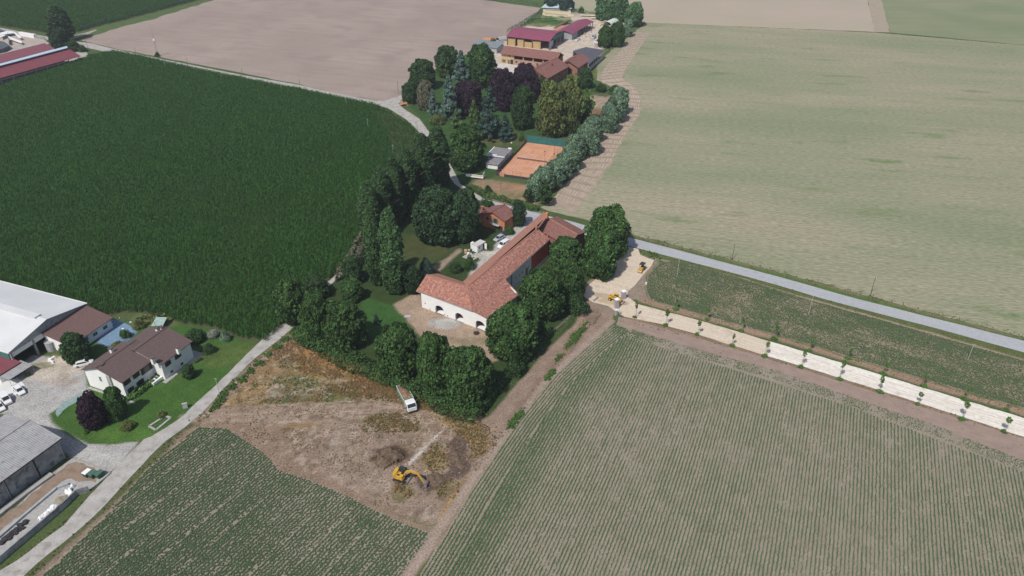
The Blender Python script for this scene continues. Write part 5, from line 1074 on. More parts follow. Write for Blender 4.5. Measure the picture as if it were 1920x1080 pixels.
b = MB(); b.slab([z7(*p, 2.4) for p in ((-100,470),(40,440),(125,395),(60,350),(0,335),(-100,330))], 2.3); b.build('dark_heap', mat('dark_silage_sheet', (.07,.085,.10), (.10,.12,.13), .4, .6), t)
b = MB(); b.slab([z7(*p, 2.2) for p in ((-100,235),(0,225),(80,205),(0,175),(-100,170))], 2.0); b.build('dark_heap', mat('dark_silage_sheet2', (.07,.08,.10), (.10,.11,.13), .4, .6), t)
for a_, c_ in (((260,265),(465,300)), ((120,330),(130,400)), ((30,300),(110,290))):
    b = MB(); p, q = z7(*a_), z7(*c_); seg(b, p, q, 2.2, 2.2, .4 if a_ != (260,265) else 2.0); b.build('clamp_wall', m_wpaint if a_ == (260,265) else m_concd, t)
p, q = z7(480, 300), z7(610, 325); b = MB(); seg(b, p, q, 1.8, 1.8, .3); tag(b.build('concrete_wall', m_concd), 'short grey concrete wall between the clamps and the lone poplar', 'wall')

# ------------------------------------------------------------------ the farm at the top
f5 = ZM(880, 0, 5.333)
m_haywall = m_hay
p0 = f5(378,452); M = basis(p0, -25.5)
t = thing('crimson_barn', 'tall hay barn with a curved crimson roof in the far farmyard', 'barn')
Lr, Dr = 28.8, 25.0; b = MB(); n_ = 8; prof = [(-.5 + (Dr + 1) * k / n_, 4.9 + 3.3 * math.sin(math.pi * (.06 + .88 * k / n_))) for k in range(n_ + 1)]
for (y0, z0_), (y1, z1_) in zip(prof, prof[1:]): b.slab([M @ Vector(v) for v in ((-.6, y0, z0_), (Lr + .6, y0, z0_), (Lr + .6, y1, z1_), (-.6, y1, z1_))], .15)
b.build('roof', m_rsheet2, t)
for k in range(6): b = MB(); b.box(M, k * Lr / 5 - .2, k * Lr / 5 + .2, -.1, .3, 0, 5.0); b.build('post', m_wood, t)
for k in range(4): b = MB(); b.box(M, k * Lr / 5 + .25 + (.9 if k == 1 else 0), (k + 1) * Lr / 5 - .25, .5, 1.0, 0, 4.5 if k != 2 else 3.2); b.build('bale_stack', m_hay, t)
b = MB(); b.box(M, Lr - .15, Lr + .15, 0, 6, 0, 5.1); b.build('side_panel', mat('pale_side_sheet', (.42,.46,.50), rough=.7), t)
b = MB(); b.box(M, Lr - .1, Lr + .1, 6.1, 24, 4.6, 7.0); b.build('gable_panel', m_green, t)
for k in (12, 18, 24): b = MB(); b.box(M, Lr - .15, Lr + .15, k, k + .3, 0, 4.8); b.build('post', m_steel, t)
b = MB(); b.box(M, 0, Lr - .3, Dr - .4, Dr, 0, 4.9); b.box(M, 0, .3, .4, Dr - .41, 0, 4.9); b.build('back_wall', m_concd, t)
# tiled barn
p0 = f5(322,630); M = basis(p0, -25.5); t = thing('pillared_barn', 'long tiled barn with brick pillars and a dark open loft facing the far farmyard', 'barn')
Lt = 34.5; b = MB(); b.slab([M @ Vector(v) for v in ((-.6, -1.0, 5.6), (Lt + .5, -1.0, 5.6), (Lt + .5, 5.2, 8.6), (-.6, 5.2, 8.6))], .2); b.slab([M @ Vector(v) for v in ((-.6, 5.203, 8.6), (Lt + .5, 5.203, 8.6), (Lt + .5, 11, 5.8), (-.6, 11, 5.8))], .2); rt = b.build('roof', m_tile2, t)
b = MB(); b.bar(M @ Vector((-.6, 5.2, 8.65)), M @ Vector((Lt + .5, 5.2, 8.65)), .5, .25); b.build('ridge_tiles', m_tilel, rt)
b = MB(); b.box(M, 0, 7.2, 0, .4, 0, 5.9); b.build('wall', m_ochre, t); b = MB(); b.box(M, 7.2, Lt, 0, .4, 0, 3.1); ob = b.build('wall', m_pinkw, t)
for x in (7.3, 13.6, 19.8, 26.0, 32.2): b = MB(); b.box(M, x, x + .8, -.05, .7, 3.102, 5.95); b.build('pillar', m_pinkw if x > 8 else m_ochre, t)
b = MB(); b.box(M, 0, Lt, 9.6, 10, 0, 6.1); b.box(M, 0, .4, .41, 9.59, 0, 5.9); b.box(M, Lt - .4, Lt, .41, 9.59, 0, 5.9); b.box(M, .41, Lt - .41, .5, 9.5, 3.0, 3.15); b.build('back_wall', m_brick, t)
Mf_ = M
for x, w_, h_ in ((1.6, 2.2, 2.0), (4.7, 1.2, 2.1), (6.6, 1.7, 2.4)): b = MB(); b.box(M, x - w_ / 2, x + w_ / 2, -.05, .02, .1 if h_ > 2.0 else .6, h_ + .3); b.build('door', m_wood if h_ < 2.4 else m_dark, t)
for x in (9.6, 14.1, 18.8, 23.0): window(t, M, x, 1.3, .9, .9, sm=m_dark, shutters=False, glass=m_dark)
window(t, M, 5.2, 4.4, .8, .8, sm=m_dark, shutters=False, glass=m_dark)
# brick houses
p0 = f5(782,782,5.5); ang_ = 61; M = Matrix.Translation((p0.x, p0.y, 0)) @ Matrix.Rotation(math.radians(ang_ - 90), 4, 'Z') @ Matrix.Translation((-15.2, .5, 0))
t = thing('brick_farmhouse', 'brick farmhouse with a broad weathered tiled roof behind the copper beeches', 'farmhouse')
gable(t, M, 14.6, 26, 5.4, 8.6, m_brick, m_tile2, over=.7, oy=.6)
Mr = M @ Matrix.Translation((14.6, 0, 0)) @ Matrix.Rotation(math.pi / 2, 4, 'Z')
for x in (2.5, 6.5, 10.5, 14.5, 18.5, 22.5): window(t, Mr, x, 3.2, .9, 1.2, sm=m_wood, shutters=False); window(t, Mr, x, .6, .9, 1.4, sm=m_wood, shutters=False)
chimney(t, M, 4.0, 9.0, 6.5, 9.2, .8, m_brick, m_tile); chimney(t, M, 9.5, 15.0, 7.0, 9.2, .8, m_brick, m_tile)
p0 = f5(1080,675,5.0); M = Matrix.Translation((p0.x, p0.y, 0)) @ Matrix.Rotation(math.radians(64 - 90), 4, 'Z') @ Matrix.Translation((-10.5, .8, 0))
t = thing('brick_stable', 'brick stable with a reddish tiled gable roof between the farmhouse and the dark shed', 'stable')
gable(t, M, 10.3, 17, 5.2, 7.8, m_brick, m_tile2, over=1.0, oy=1.0)
Mr = M @ Matrix.Translation((10.3, 0, 0)) @ Matrix.Rotation(math.pi / 2, 4, 'Z')
for x in (2.5, 6.5, 10.5): window(t, Mr, x, 2.2, 1, 1.2, sm=m_wood, shutters=False)
b = MB(); b.box(M, 3.2, 7.2, -.05, .02, 0, 3.6); b.build('door', m_dark, t)
t = thing('dark_roofed_shed', 'open shed with a dark grey flat pitched roof beside the raked field margin', 'shed')
q = [f5(1035,508,6.2), f5(1200,640,4.8), f5(1355,500,4.8), f5(1165,470,6.2)]; b = MB(); b.slab(q, .18); b.build('roof', m_slate, t)
for a_, c_, n__ in ((1, 2, 7), (1, 0, 3)):
    for k in range(n__):
        p = q[a_].lerp(q[c_], (k + .1) / n__); h = p.z - .2; b = MB(); b.box(TM((p.x - .4, p.y + .3, 0)), -.15, .15, -.15, .15, 0, h); b.build('post', m_steel, t)
b = MB(); p = q[1] + Vector((-.6, .6, 0)); r_ = q[2] + Vector((-.6, -.2, 0)); seg(b, p, r_, 1.9, 1.9, .25); b.build('low_wall', mat('pale_panel', (.40,.44,.44), rough=.8), t)
b = MB(); p = q[0]; r_ = q[3]; seg(b, r_, p, 5.6, 5.6, .3); b.build('back_wall', m_concd, t)
# long crimson shed
p0 = f5(1025,402); M = basis(p0, 64.2); t = thing('machine_shed', 'long low machine shed with a crimson roof and open bays in the far farmyard', 'shed')
Ls = 38; b = MB(); b.slab([M @ Vector(v) for v in ((-1, -.8, 4.3), (Ls, -.8, 4.3), (Ls, 5.0, 5.6), (-1, 5.0, 5.6))], .15); b.slab([M @ Vector(v) for v in ((-1, 5.003, 5.6), (Ls, 5.003, 5.6), (Ls, 11, 4.3), (-1, 11, 4.3))], .15); b.build('roof', m_rsheet2, t)
b = MB(); b.box(M, 0, 9, -.1, .2, 0, 4.2); b.box(M, 0, Ls, 10, 10.3, 0, 4.2); b.box(M, -.3, 0, .2, 10, 0, 4.3); b.build('wall', mat('grey_sheet_wall', (.36,.38,.40), (.30,.31,.33), .5, .8), t)
for k in range(7): b = MB(); b.box(M, 10.5 + k * 4.5, 10.9 + k * 4.5, -.1, .3, 0, 4.2); b.build('post', m_conc, t)
t = thing('lean_to', 'faded orange lean-to roof behind the crimson machine shed', 'lean-to')
b = MB(); b.slab([M @ Vector(v) for v in ((1, 11.3, 3.9), (22, 11.3, 3.9), (22, 17, 3.1), (1, 17, 3.1))], .12); b.build('roof', mat('faded_orange_sheet', (.46,.22,.15), (.40,.20,.14), .5, .8), t)
for x in (1.3, 8, 15, 21.6): b = MB(); b.box(M, x, x + .2, 16.6, 16.8, 0, 3.0); b.build('post', m_wood, t)
# dark timber rack beside it
p, q = f5(870,305), f5(985,240); b = MB(); seg(b, p, q, 2.2, 2.2, 1.6); tag(b.build('timber_stack', m_wood), 'long dark timber stack behind the crimson machine shed', 'timber stack')
# bales
for row in range(2):
    for k in range(11):
        p = f5(752 + k * 23.5 + row * 6, 152 + k * 1.9 - row * 18); b = MB(); b.box(TM((p.x, p.y, 0), math.radians(-8)), -1.5, 1.5, -1.1, 1.1, 0.0, 1.3 if not row else 2.6)
        o = b.build('straw_bale', m_bale); tag(o, ('first','second','third','fourth','fifth','sixth','seventh','eighth','ninth','tenth','last')[k] + ' cream straw bale from the left in the ' + ('lower front', 'taller rear')[row] + ' row', 'bale', 'cream straw bales in the far farmyard')
p = f5(1012, 172); b = MB(); b.box(TM((p.x, p.y, 0), .3), -2, 2, -1.6, 1.6, 0, 1.5); tag(b.build('straw_bale', m_bale), 'loose cream bale standing apart at the right end of the bale stack', 'bale', 'cream straw bales in the far farmyard')
p = f5(868, 112); M = TM((p.x, p.y, 0), math.radians(-8)); t = thing('grey_tent', 'pale blue grey covered shelter behind the straw bales', 'shelter')
b = MB(); b.slab([M @ Vector(v) for v in ((-11, -3, 2.8), (12, -3, 2.8), (10, 3, 5.0), (-8, 3, 5.0))], .15); b.build('roof', mat('pale_blue_cover', (.42,.50,.54), (.37,.45,.50), .3, .7), t); b = MB(); b.box(M, -10, 11, -2.5, 2.9, 0, 2.5); b.build('wall', m_greyw, t)
# tower block left of the crimson barn: grey roofed lean sheds half hidden by the trees
p = f5(190, 500); M = TM((p.x, p.y, 0), math.radians(-25)); t = thing('grey_shed', 'low shed with a blue grey roof half hidden by the park trees', 'shed')
b = MB(); b.slab([M @ Vector(v) for v in ((-9, -6, 3.4), (9, -6, 3.4), (9, 5, 4.6), (-9, 5, 4.6))], .15); b.build('roof', mat('blue_grey_sheet', (.22,.25,.27), (.18,.20,.22), .5, .7), t); b = MB(); b.box(M, -8.5, 8.5, -5.5, 4.5, 0, 3.2); b.build('wall', m_greyw, t)
p = f5(195, 450); M = TM((p.x, p.y, 0), math.radians(-25)); t = thing('orange_shed', 'little shed with an orange roof next to the blue grey shed', 'shed')
b = MB(); b.slab([M @ Vector(v) for v in ((-4, -3, 3.0), (4, -3, 3.0), (4, 3, 3.8), (-4, 3, 3.8))], .15); b.build('roof', m_orange, t); b = MB(); b.box(M, -3.5, 3.5, -2.5, 2.5, 0, 2.8); b.build('wall', m_brick, t)
for k, (x, y, wd_, lb) in enumerate(((335,405,9,'pale grey tunnel shelter touching the corner of the crimson barn'), (255,450,5,'small pale grey hut between the orange roof and the crimson barn'))):
    p = f5(x, y); M = TM((p.x, p.y, 0), math.radians(40)); b = MB()
    for j in range(6):
        a0, a1 = math.pi * j / 6, math.pi * (j + 1) / 6; b.slab([M @ Vector(v) for v in ((-wd_ / 2, -2.4 * math.cos(a0), .3 + 2.4 * math.sin(a0)), (wd_ / 2, -2.4 * math.cos(a0), .3 + 2.4 * math.sin(a0)), (wd_ / 2, -2.4 * math.cos(a1), .3 + 2.4 * math.sin(a1)), (-wd_ / 2, -2.4 * math.cos(a1), .3 + 2.4 * math.sin(a1)))], .1)
    tag(b.build('tunnel_shelter', m_greyw), lb, 'shelter')
p = f5(1425, 235); M = TM((p.x, p.y, 0), math.radians(60)); b = MB()
for j in range(6):
    a0, a1 = math.pi * j / 6, math.pi * (j + 1) / 6; b.slab([M @ Vector(v) for v in ((-8, -3 * math.cos(a0), 2.6 * math.sin(a0)+.2), (8, -3 * math.cos(a0), 2.6 * math.sin(a0)+.2), (8, -3 * math.cos(a1), 2.6 * math.sin(a1)+.2), (-8, -3 * math.cos(a1), 2.6 * math.sin(a1)+.2))], .1)
tag(b.build('plastic_tunnel', mat('pale_green_film', (.62,.70,.64), rough=.5)), 'pale greenish plastic tunnel behind the round dark trees of the far farm', 'tunnel')

# ------------------------------------------------------------------ tennis court
t9 = ZM(900, 240, 9.0)
T0, T1, T2 = t9(272,802), t9(1435,338), t9(790,238)
lu = (T2 - T0); CLn = 38.5; lu.normalize(); lv = Vector((lu.y, -lu.x, 0)); O_ = T0; CW = 17.5
def CP(u, v, z=0.0): return O_ + lu * u + lv * v + Vector((0, 0, z))
t = thing('tennis_court', 'orange clay tennis court with faint white lines and a low net', 'tennis court')
b = MB(); b.poly([CP(0, 0, .03), CP(0, CW, .03), CP(CLn, CW, .03), CP(CLn, 0, .03)]); b.build('clay_surface', mat('orange_clay', (.50,.25,.155), (.56,.30,.19), .25, .95, c3=(.50,.22,.12), scale3=.4, spec=.1), t)
m_line = mat('worn_court_line', (.66,.40,.29), (.72,.50,.40), 2, .95)
cu0 = (CLn - 23.77) / 2; cv0 = (CW - 10.97) / 2; 
for (u0, v0, u1, v1) in ((0,0,23.77,0),(0,10.97,23.77,10.97),(0,1.37,23.77,1.37),(0,9.6,23.77,9.6),(0,0,0,10.97),(23.77,0,23.77,10.97),(5.5,1.37,5.5,9.6),(18.3,1.37,18.3,9.6),(5.5,5.48,18.3,5.48)):
    w_ = .07; b = MB()
    if u0 == u1: pts = [(u0 - w_, v0), (u0 - w_, v1), (u0 + w_, v1), (u0 + w_, v0)]
    else: pts = [(u0, v0 - w_), (u0, v0 + w_), (u1, v0 + w_), (u1, v0 - w_)]
    b.poly([CP(cu0 + a_, cv0 + c_, .036) for a_, c_ in pts]); 
    if Vector(b.v[1]).__sub__(Vector(b.v[0])).cross(Vector(b.v[2]) - Vector(b.v[1])).z < 0: b.v = b.v[::-1]
    b.build('court_line', m_line, t)
tn = thing('tennis_net', 'tennis net with a white band strung across the clay court', 'net')
uc = cu0 + 11.885; b = MB(); b.bar(CP(uc, cv0 - .9, .5), CP(uc, cv0 + 11.87, .5), .03, .75); b.build('mesh', mat('net_mesh', (.20,.12,.09), rough=.9), tn)
b = MB(); b.bar(CP(uc, cv0 - .9, .93), CP(uc, cv0 + 11.87, .93), .06, .08); b.build('band', m_wpaint, tn)
for v in (-.95, 11.92): b = MB(); b.rod(CP(uc, cv0 + v), CP(uc, cv0 + v, 1.1), .06); b.build('post', m_dark, tn)
def fence(name, pts, h, label, gap=3.0, screen=None, sm=None, wires=4, r=.035):
    """wire mesh fence on thin posts; screen: windbreak cloth"""
    t = thing(name, label, 'fence')
    for p, q in zip(pts, pts[1:]):
        L = (q - p).length; n = max(1, int(L / gap))
        for k in range(n + 1):
            s = p.lerp(q, k / n); b = MB(); b.rod(s, s + Vector((0, 0, h)), r, n=5); b.build('post', m_rust, t)
        b = MB()
        for j in range(wires): z = h * (j + 1) / wires - .03; b.rod(p + Vector((0, 0, z)), q + Vector((0, 0, z)), .018, n=3)
        b.build('wire', m_rust, t)
        if screen: b = MB(); b.bar(p + Vector((0, 0, (screen[0] + screen[1]) / 2)), q + Vector((0, 0, (screen[0] + screen[1]) / 2)), .05, screen[1] - screen[0]); b.build('windbreak', sm, t)
    return t
m_rust = mat('rusty_post', (.20,.115,.085), (.15,.09,.07), 4, .8); m_net = mat('green_windbreak', (.035,.155,.145), (.03,.13,.125), .6, .85); m_netd = mat('dark_windbreak', (.045,.05,.06), (.06,.065,.07), 1, .9)
fence('court_fence', [CP(CLn, 0), CP(CLn, CW)], 3.6, 'fence with green windbreak cloth behind the far end of the tennis court', screen=(.1, 3.4), sm=m_net)
fence('court_fence', [CP(0, CW), CP(CLn, CW)], 3.4, 'tall rusty wire fence along the right side of the tennis court', 3.6)
fence('court_fence', [CP(CLn, 0), CP(18, 0)], 3.0, 'wire fence between the clay court and the rough grass plot', 3.6, screen=(.05, .9), sm=m_netd)
fence('court_fence', [CP(0, 3.4), CP(0, CW)], 3.0, 'low near fence of the court with a sagging dark windbreak', 3.2, screen=(.05, 1.1), sm=m_netd)
fence('court_fence', [CP(18, 0), CP(0, 0), CP(0, 1.2)], 3.0, 'wire fence with dark cloth beside the clubhouse terrace', 3.0, screen=(.05, 2.0), sm=m_netd)
gt = thing('court_gate', 'rusty framed gate at the near left corner of the tennis court', 'gate')
for v in (1.2, 2.3, 3.4): b = MB(); b.rod(CP(0, v), CP(0, v, 2.9), .05, n=5); b.build('post', m_rust, gt)
b = MB(); b.rod(CP(0, 1.2, 2.85), CP(0, 3.4, 2.85), .05, n=5); b.rod(CP(0, 1.2, 1.5), CP(0, 3.4, 1.5), .03, n=5); b.build('frame', m_rust, gt)
for k, (x, y, top, lb) in enumerate(((1090,665,400,'tall lamp pole on the near right of the tennis court'), (1245,570,440,'shorter lamp pole at the right edge of the court'), (1252,440,170,'bare thin pole behind the right side of the court'), (530,420,255,'lamp pole on the rough grass plot left of the court'), (352,1075,830,'thin rusty pole on the rough ground in front of the court'))):
    p = t9(x, y); 
    h = 2.
    while Q((p.x, p.y, h))[1] > 240 + top / 9 and h < 12: h += .1
    tl = thing('lamp_pole', lb, 'lamp pole', tuple(p)); b = MB(); b.rod((0, 0, 0), (0, 0, h), .07, .05, 6); b.build('pole', m_rust, tl)
    if k in (0, 1, 3): b = MB(); b.box(I4, -.3, .3, -.2, .2, h, h + .25); b.build('lamp', m_rust if k != 3 else m_wpaint, tl)
fence('plot_fence', [t9(770,230), t9(640,380)], 2.0, 'short wire fence in front of the rough grass plot by the court', 2.5)
# clubhouse
ch = CP(9.8, -.9); M = Matrix.Translation(ch) @ Matrix.Rotation(math.atan2(lu.y, lu.x), 4, 'Z')      # x along the court, y to the left
t = thing('clubhouse', 'flat roofed white clubhouse with a grey felt roof left of the tennis court', 'clubhouse')
m_felt = mat('grey_felt', (.20,.195,.205), (.26,.25,.26), .6, .9, c3=(.14,.14,.145), scale3=1.5)
b = MB(); b.box(M, 3.4, 11.5, .3, 7.4, 0, 2.75); b.build('wall', m_white, t); b = MB(); b.box(M, 2.9, 12, 0, 8.0, 2.752, 2.95); b.build('roof', m_felt, t)
b = MB(); b.box(M, -4.0, 2.8, .6, 5.6, 0, 2.0); b.build('side_room', m_white, t); b = MB(); b.box(M, -4.4, 2.85, .3, 6.0, 2.002, 2.15); b.build('low_roof', m_felt, t)
b = MB(); b.box(M, 2.6, 2.9, .0, 8.0, 2.6, 2.96); b.box(M, 3.3, 3.6, 3.6, 8.0, 2.952, 3.2); b.box(M, 2.95, 12, 7.7, 8.05, 2.952, 3.05); b.build('parapet', m_wpaint, t)
Mw_ = M @ Matrix.Translation((3.4, 0, 0)) @ Matrix.Rotation(-math.pi / 2, 4, 'Z')
for x in (-6.2, -4.4): window(t, Mw_, x, 1.0, 1.3, 1.1, shutters=False)
b = MB(); b.box(M, 11.7, 12.6, .2, 1.8, 0, 3.2); b.build('cabinet', m_wpaint, t)
# boat-like flat trailer
p, q = P(873, 331), P(905, 335); d = q - p; M = TM((p.x, p.y, 0), math.atan2(d.y, d.x)); L_ = d.length + .6
t = thing('flat_trailer', 'long white flatbed trailer with a rounded nose parked on the grass by the clubhouse', 'trailer')
b = MB(); pts = [M @ Vector((x, y, 0)) for x, y in ((1.2, -1.1), (L_, -1.1), (L_, 1.1), (1.2, 1.1), (.35, .75), (0, 0), (.35, -.75))]; b.prism(pts, .55, .85); b.build('hull', m_wpaint, t)
b = MB(); pts = [M @ Vector((x, y, 0)) for x, y in ((2.0, -.85), (L_ - .2, -.85), (L_ - .2, .85), (2.0, .85))]; b.prism(pts, .852, .88); b.build('deck', mat('deck_boards', (.48,.40,.32), (.42,.35,.28), 1, .9), t)
b = MB(); b.box(M, L_ - .12, L_, -1.1, 1.1, .852, 2.6); b.build('headboard', m_wpaint, t)
for x in (L_ * .45, L_ * .45 + 1.1, L_ * .8):
    for y in (-1, 1): b = MB(); b.cyl(M @ Matrix.Translation((x, y * .95, .32)) @ Matrix.Rotation(math.pi / 2, 4, 'X'), .32, -.1, .1, 12); b.build('wheel', m_dark, t)
# ------------------------------------------------------------------ vehicles and machines
m_tyre = mat('tyre', (.018,.018,.02), rough=.9); m_rim = mat('rim', (.35,.35,.36), rough=.4, metal=.5)
m_yel = mat('machine_yellow', (.62,.36,.035), (.52,.30,.04), 1.5, .5, c3=(.35,.24,.10), scale3=3); m_blk = mat('machine_black', (.025,.025,.03), (.05,.05,.055), 3, .6)
m_lamp = mat('lamp_glass', (.75,.75,.72), rough=.2); m_silver = mat('silver_paint', (.36,.41,.47), rough=.35, spec=.5); m_blue = mat('blue_paint', (.03,.10,.24), rough=.3, spec=.5)
m_cwhite = mat('car_white', (.74,.74,.74), rough=.35, spec=.5); m_navy = mat('dark_car_paint', (.03,.035,.05), rough=.3, spec=.5)
def loft(b, st, mi=0):
    """st: cross sections (lists of points, same count) joined along the body"""
    n = len(st[0])
    for a, c in zip(st, st[1:]):
        for i in range(n): j = (i + 1) % n; b.poly([a[i], a[j], c[j], c[i]], mi)
    b.poly(st[0][::-1], mi); b.poly(st[-1], mi)
def wheel(parent, x, y, r, w=.22, rim=None):
    M = Matrix.Translation((x, y, r)) @ Matrix.Rotation(math.pi / 2, 4, 'X'); b = MB(); b.cyl(M, r, -w / 2, w / 2, 16); o = b.build('wheel', m_tyre, parent)
    b = MB(); b.cyl(M, r * .55, -w / 2 - .015, w / 2 + .015, 12); b.build('rim', rim or m_rim, o); return o
def car(label, loc, rz, paint, L=4.3, Wd=1.78, H=1.5, van=False, group=None):
    t = thing('parked_car' if not van else 'parked_van', label, 'van' if van else 'car', loc, rz, group); h = Wd / 2
    def sec(x, zl, zh, hw, r=.10): return [(x, -hw, zl), (x, hw, zl), (x, hw + .0, zl + .3), (x, hw - .02, zh - r), (x, hw - r * 1.2, zh), (x, -hw + r * 1.2, zh), (x, -hw + .02, zh - r), (x, -hw, zl + .3)]
    zb = .92 if not van else 1.15; hood = .78 if not van else 1.0; b = MB()
    loft(b, [sec(x, zl, zh, hw) for x, zl, zh, hw in ((-L / 2, .35, zb - .12, h * .86), (-L / 2 + .12, .24, zb, h * .97), (-L * .2, .2, zb, h), (L * .18, .2, zb - .02, h), (L * .40, .22, hood, h * .97), (L / 2 - .1, .26, hood - .12, h * .9), (L / 2, .34, hood - .25, h * .78))]); b.build('body', paint, t)
    x0, x1, x2, x3 = (-L * .47, -L * .36, L * .10, L * .28) if not van else (-L * .48, -L * .46, L * .16, L * .32)
    def cs(x, z, hw): return [(x, -hw, zb - .06), (x, hw, zb - .06), (x, hw * .96 if z > zb + .1 else hw, z), (x, -hw * .96 if z > zb + .1 else -hw, z)]
    b = MB(); loft(b, [cs(x0, zb - .02, h * .88), cs(x1, H - .06, h * .76 if not van else h * .9), cs((x1 + x2) / 2, H, h * .78 if not van else h * .92), cs(x2, H - .05, h * .76 if not van else h * .88), cs(x3, zb - .03, h * .88)]); cb = b.build('cabin', paint, t)
    g = MB(); k = .012
    def quad(nm, pts):
        g = MB(); g.slab(pts, .02); g.build(nm, m_glass, t)
    a = .80 if not van else .9
    quad('windscreen', [(x3 - .06, -h * .74, zb + .03), (x3 - .06, h * .74, zb + .03), (x2 + .06, h * .66 * (1 if not van else 1.15), H - .07 + .015), (x2 + .06, -h * .66 * (1 if not van else 1.15), H - .07 + .015)])
    if not van: quad('rear_window', [(x0 + .05, h * .72, zb + .06), (x0 + .05, -h * .72, zb + .06), (x1 - .04, -h * .62, H - .08), (x1 - .04, h * .62, H - .08)])
    for s in (-1, 1):
        g = MB(); xe = x1 + .12 if not van else x2 - .7; p = [(xe, s * h * .845, zb + .06), (x3 - .35, s * h * .855, zb + .05), (x2 - .04, s * h * .80 if not van else s * h * .905, H - .14), (xe + .12, s * h * .79 if not van else s * h * .91, H - .14)]
        q = [(x, y + s * .04, z) for x, y, z in p]; q = q if s < 0 else q[::-1]; g.poly(q); g.poly([(x, y - s * .06, z) for x, y, z in q][::-1]); 
        for i in range(4): j = (i + 1) % 4; g.poly([q[i], (q[i][0], q[i][1] - s * .06, q[i][2]), (q[j][0], q[j][1] - s * .06, q[j][2]), q[j]])
        g.build('side_window', m_glass, t)
        hl = MB(); hl.box(I4, L / 2 - .28, L / 2 - .06, s * h * .62 - .17, s * h * .62 + .17, hood - .30, hood - .15); hl.build('headlight', m_lamp, t)
        for x in (-L * .31, L * .31): wheel(t, x, s * (h - .09), .32)
    return t
def at(px, py): return tuple(P(px, py))
car('white estate car parked between the dark round tree and the villa', at(158, 684), math.radians(25), m_cwhite, 4.6)
car('white hatchback standing alone on the gravel yard nearest the forecourt', at(37.5, 735), math.radians(-40), m_cwhite, 4.1)
car('white van half at the left edge, behind the lower white car', at(12, 752), math.radians(-42), m_cwhite, 4.6, 1.85, 1.9, van=True)
car('white car cut by the left edge of the picture, lowest of the parked vehicles', at(0, 765), math.radians(-42), m_cwhite, 4.3)
car('blue car standing under the grey canopy at the left edge', at(31, 703), math.radians(-110), m_blue, 4.0)
car('silver blue car with a dark roof parked beside the hut and the cottage', at(936, 449), math.radians(-132), m_silver, 4.5)
car('dark small car just behind the silver one near the cottage', at(948, 440), math.radians(-132), m_navy, 3.9)
car('white van squeezed against the roof edge of the long barn', at(944, 462), math.radians(-128), m_cwhite, 4.9, 1.9, 2.0, van=True)
car('white car in front of the machine shed in the far yard', at(1083, 76), math.radians(-130), m_cwhite, 4.4)
car('grey van by the round dark trees of the far yard', at(1113, 72), math.radians(-115), m_silver, 5.0, 2.0, 2.1, van=True)
car('dark grey car beside the crimson barn in the far yard', at(1039, 91), math.radians(20), m_navy, 4.4)
car('white tractor-sized van under the trees of the far yard', at(1120, 81), math.radians(170), m_cwhite, 4.6, 2.0, 2.0, van=True)

# tipper truck
tz = ZM(735, 715, 15.43)
pf = tz(600, 900, .4); pb = tz(290, 150, 2.6); d = Vector((pf.x - pb.x, pf.y - pb.y, 0)); LT = 8.6; d.normalize(); c0 = Vector((pf.x, pf.y, 0)) - d * LT
t = thing('tipper_truck', 'white and green tipper truck loaded with brown earth beside the hedge', 'truck', tuple(c0), math.atan2(d.y, d.x))
m_tg = mat('truck_green', (.12,.24,.18), (.20,.31,.25), 1.5, .6, c3=(.45,.45,.40), scale3=2); m_edge = mat('pale_rail', (.52,.50,.42), rough=.7)
b = MB(); b.box(I4, .2, 8.0, -.45, .45, .65, .95); b.build('chassis', m_blk, t)
b = MB(); bw = 1.22
b.box(I4, .05, 6.0, -bw, bw, 1.05, 1.2); b.box(I4, .05, 6.0, -bw, -bw + .09, 1.202, 2.5); b.box(I4, .05, 6.0, bw - .09, bw, 1.202, 2.5); b.box(I4, .05, .14, -bw + .092, bw - .092, 1.202, 2.5); b.box(I4, 5.9, 6.0, -bw + .092, bw - .092, 1.202, 2.75)
for k in range(8):
    for s in (-1, 1): b.box(I4, .3 + k * .78, .4 + k * .78, s * (bw + .03) - .03, s * (bw + .03) + .03, 1.1, 2.45)
tb = b.build('tipper_body', m_tg, t)
b = MB(); b.box(I4, 0, 6.05, -bw - .06, -bw + .1, 2.502, 2.6); b.box(I4, 0, 6.05, bw - .1, bw + .06, 2.502, 2.6); b.box(I4, 0, .16, -bw + .102, bw - .102, 2.502, 2.6); b.build('rail', m_edge, tb)
b = MB(); gx = np.linspace(.18, 5.85, 14); gy = np.linspace(-1.1, 1.1, 7); H_ = [[2.18 + .38 * math.exp(-((x - 2.9) / 2.0)**2 - (y / .9)**2) + random.uniform(-.09, .09) for y in gy] for x in gx]
for i in range(13):
    for j in range(6): b.poly([(gx[i], gy[j], H_[i][j]), (gx[i + 1], gy[j], H_[i + 1][j]), (gx[i + 1], gy[j + 1], H_[i + 1][j + 1]), (gx[i], gy[j + 1], H_[i][j + 1])])
b.build('earth_load', mat('red_brown_earth', (.20,.115,.08), (.27,.17,.12), 2, .95, bump=.5, c3=(.35,.28,.20), scale3=2), tb)
b = MB()
def sc_(x, z0, z1, w): return [(x, -w, z0), (x, w, z0), (x, w, z1 - .08), (x, w - .1, z1), (x, -w + .1, z1), (x, -w, z1 - .08)]
loft(b, [sc_(6.3, .8, 2.75, 1.16), sc_(7.55, .8, 2.8, 1.18), sc_(7.9, .8, 2.6, 1.16), sc_(8.35, .8, 1.75, 1.16), sc_(8.45, .7, 1.65, 1.14)]); cb = b.build('cab', m_cwhite, t)
b = MB(); b.slab([(8.37, -1.02, 1.80), (8.37, 1.02, 1.80), (7.93, .98, 2.58), (7.93, -.98, 2.58)], .03); b.build('windscreen', m_glass, cb)
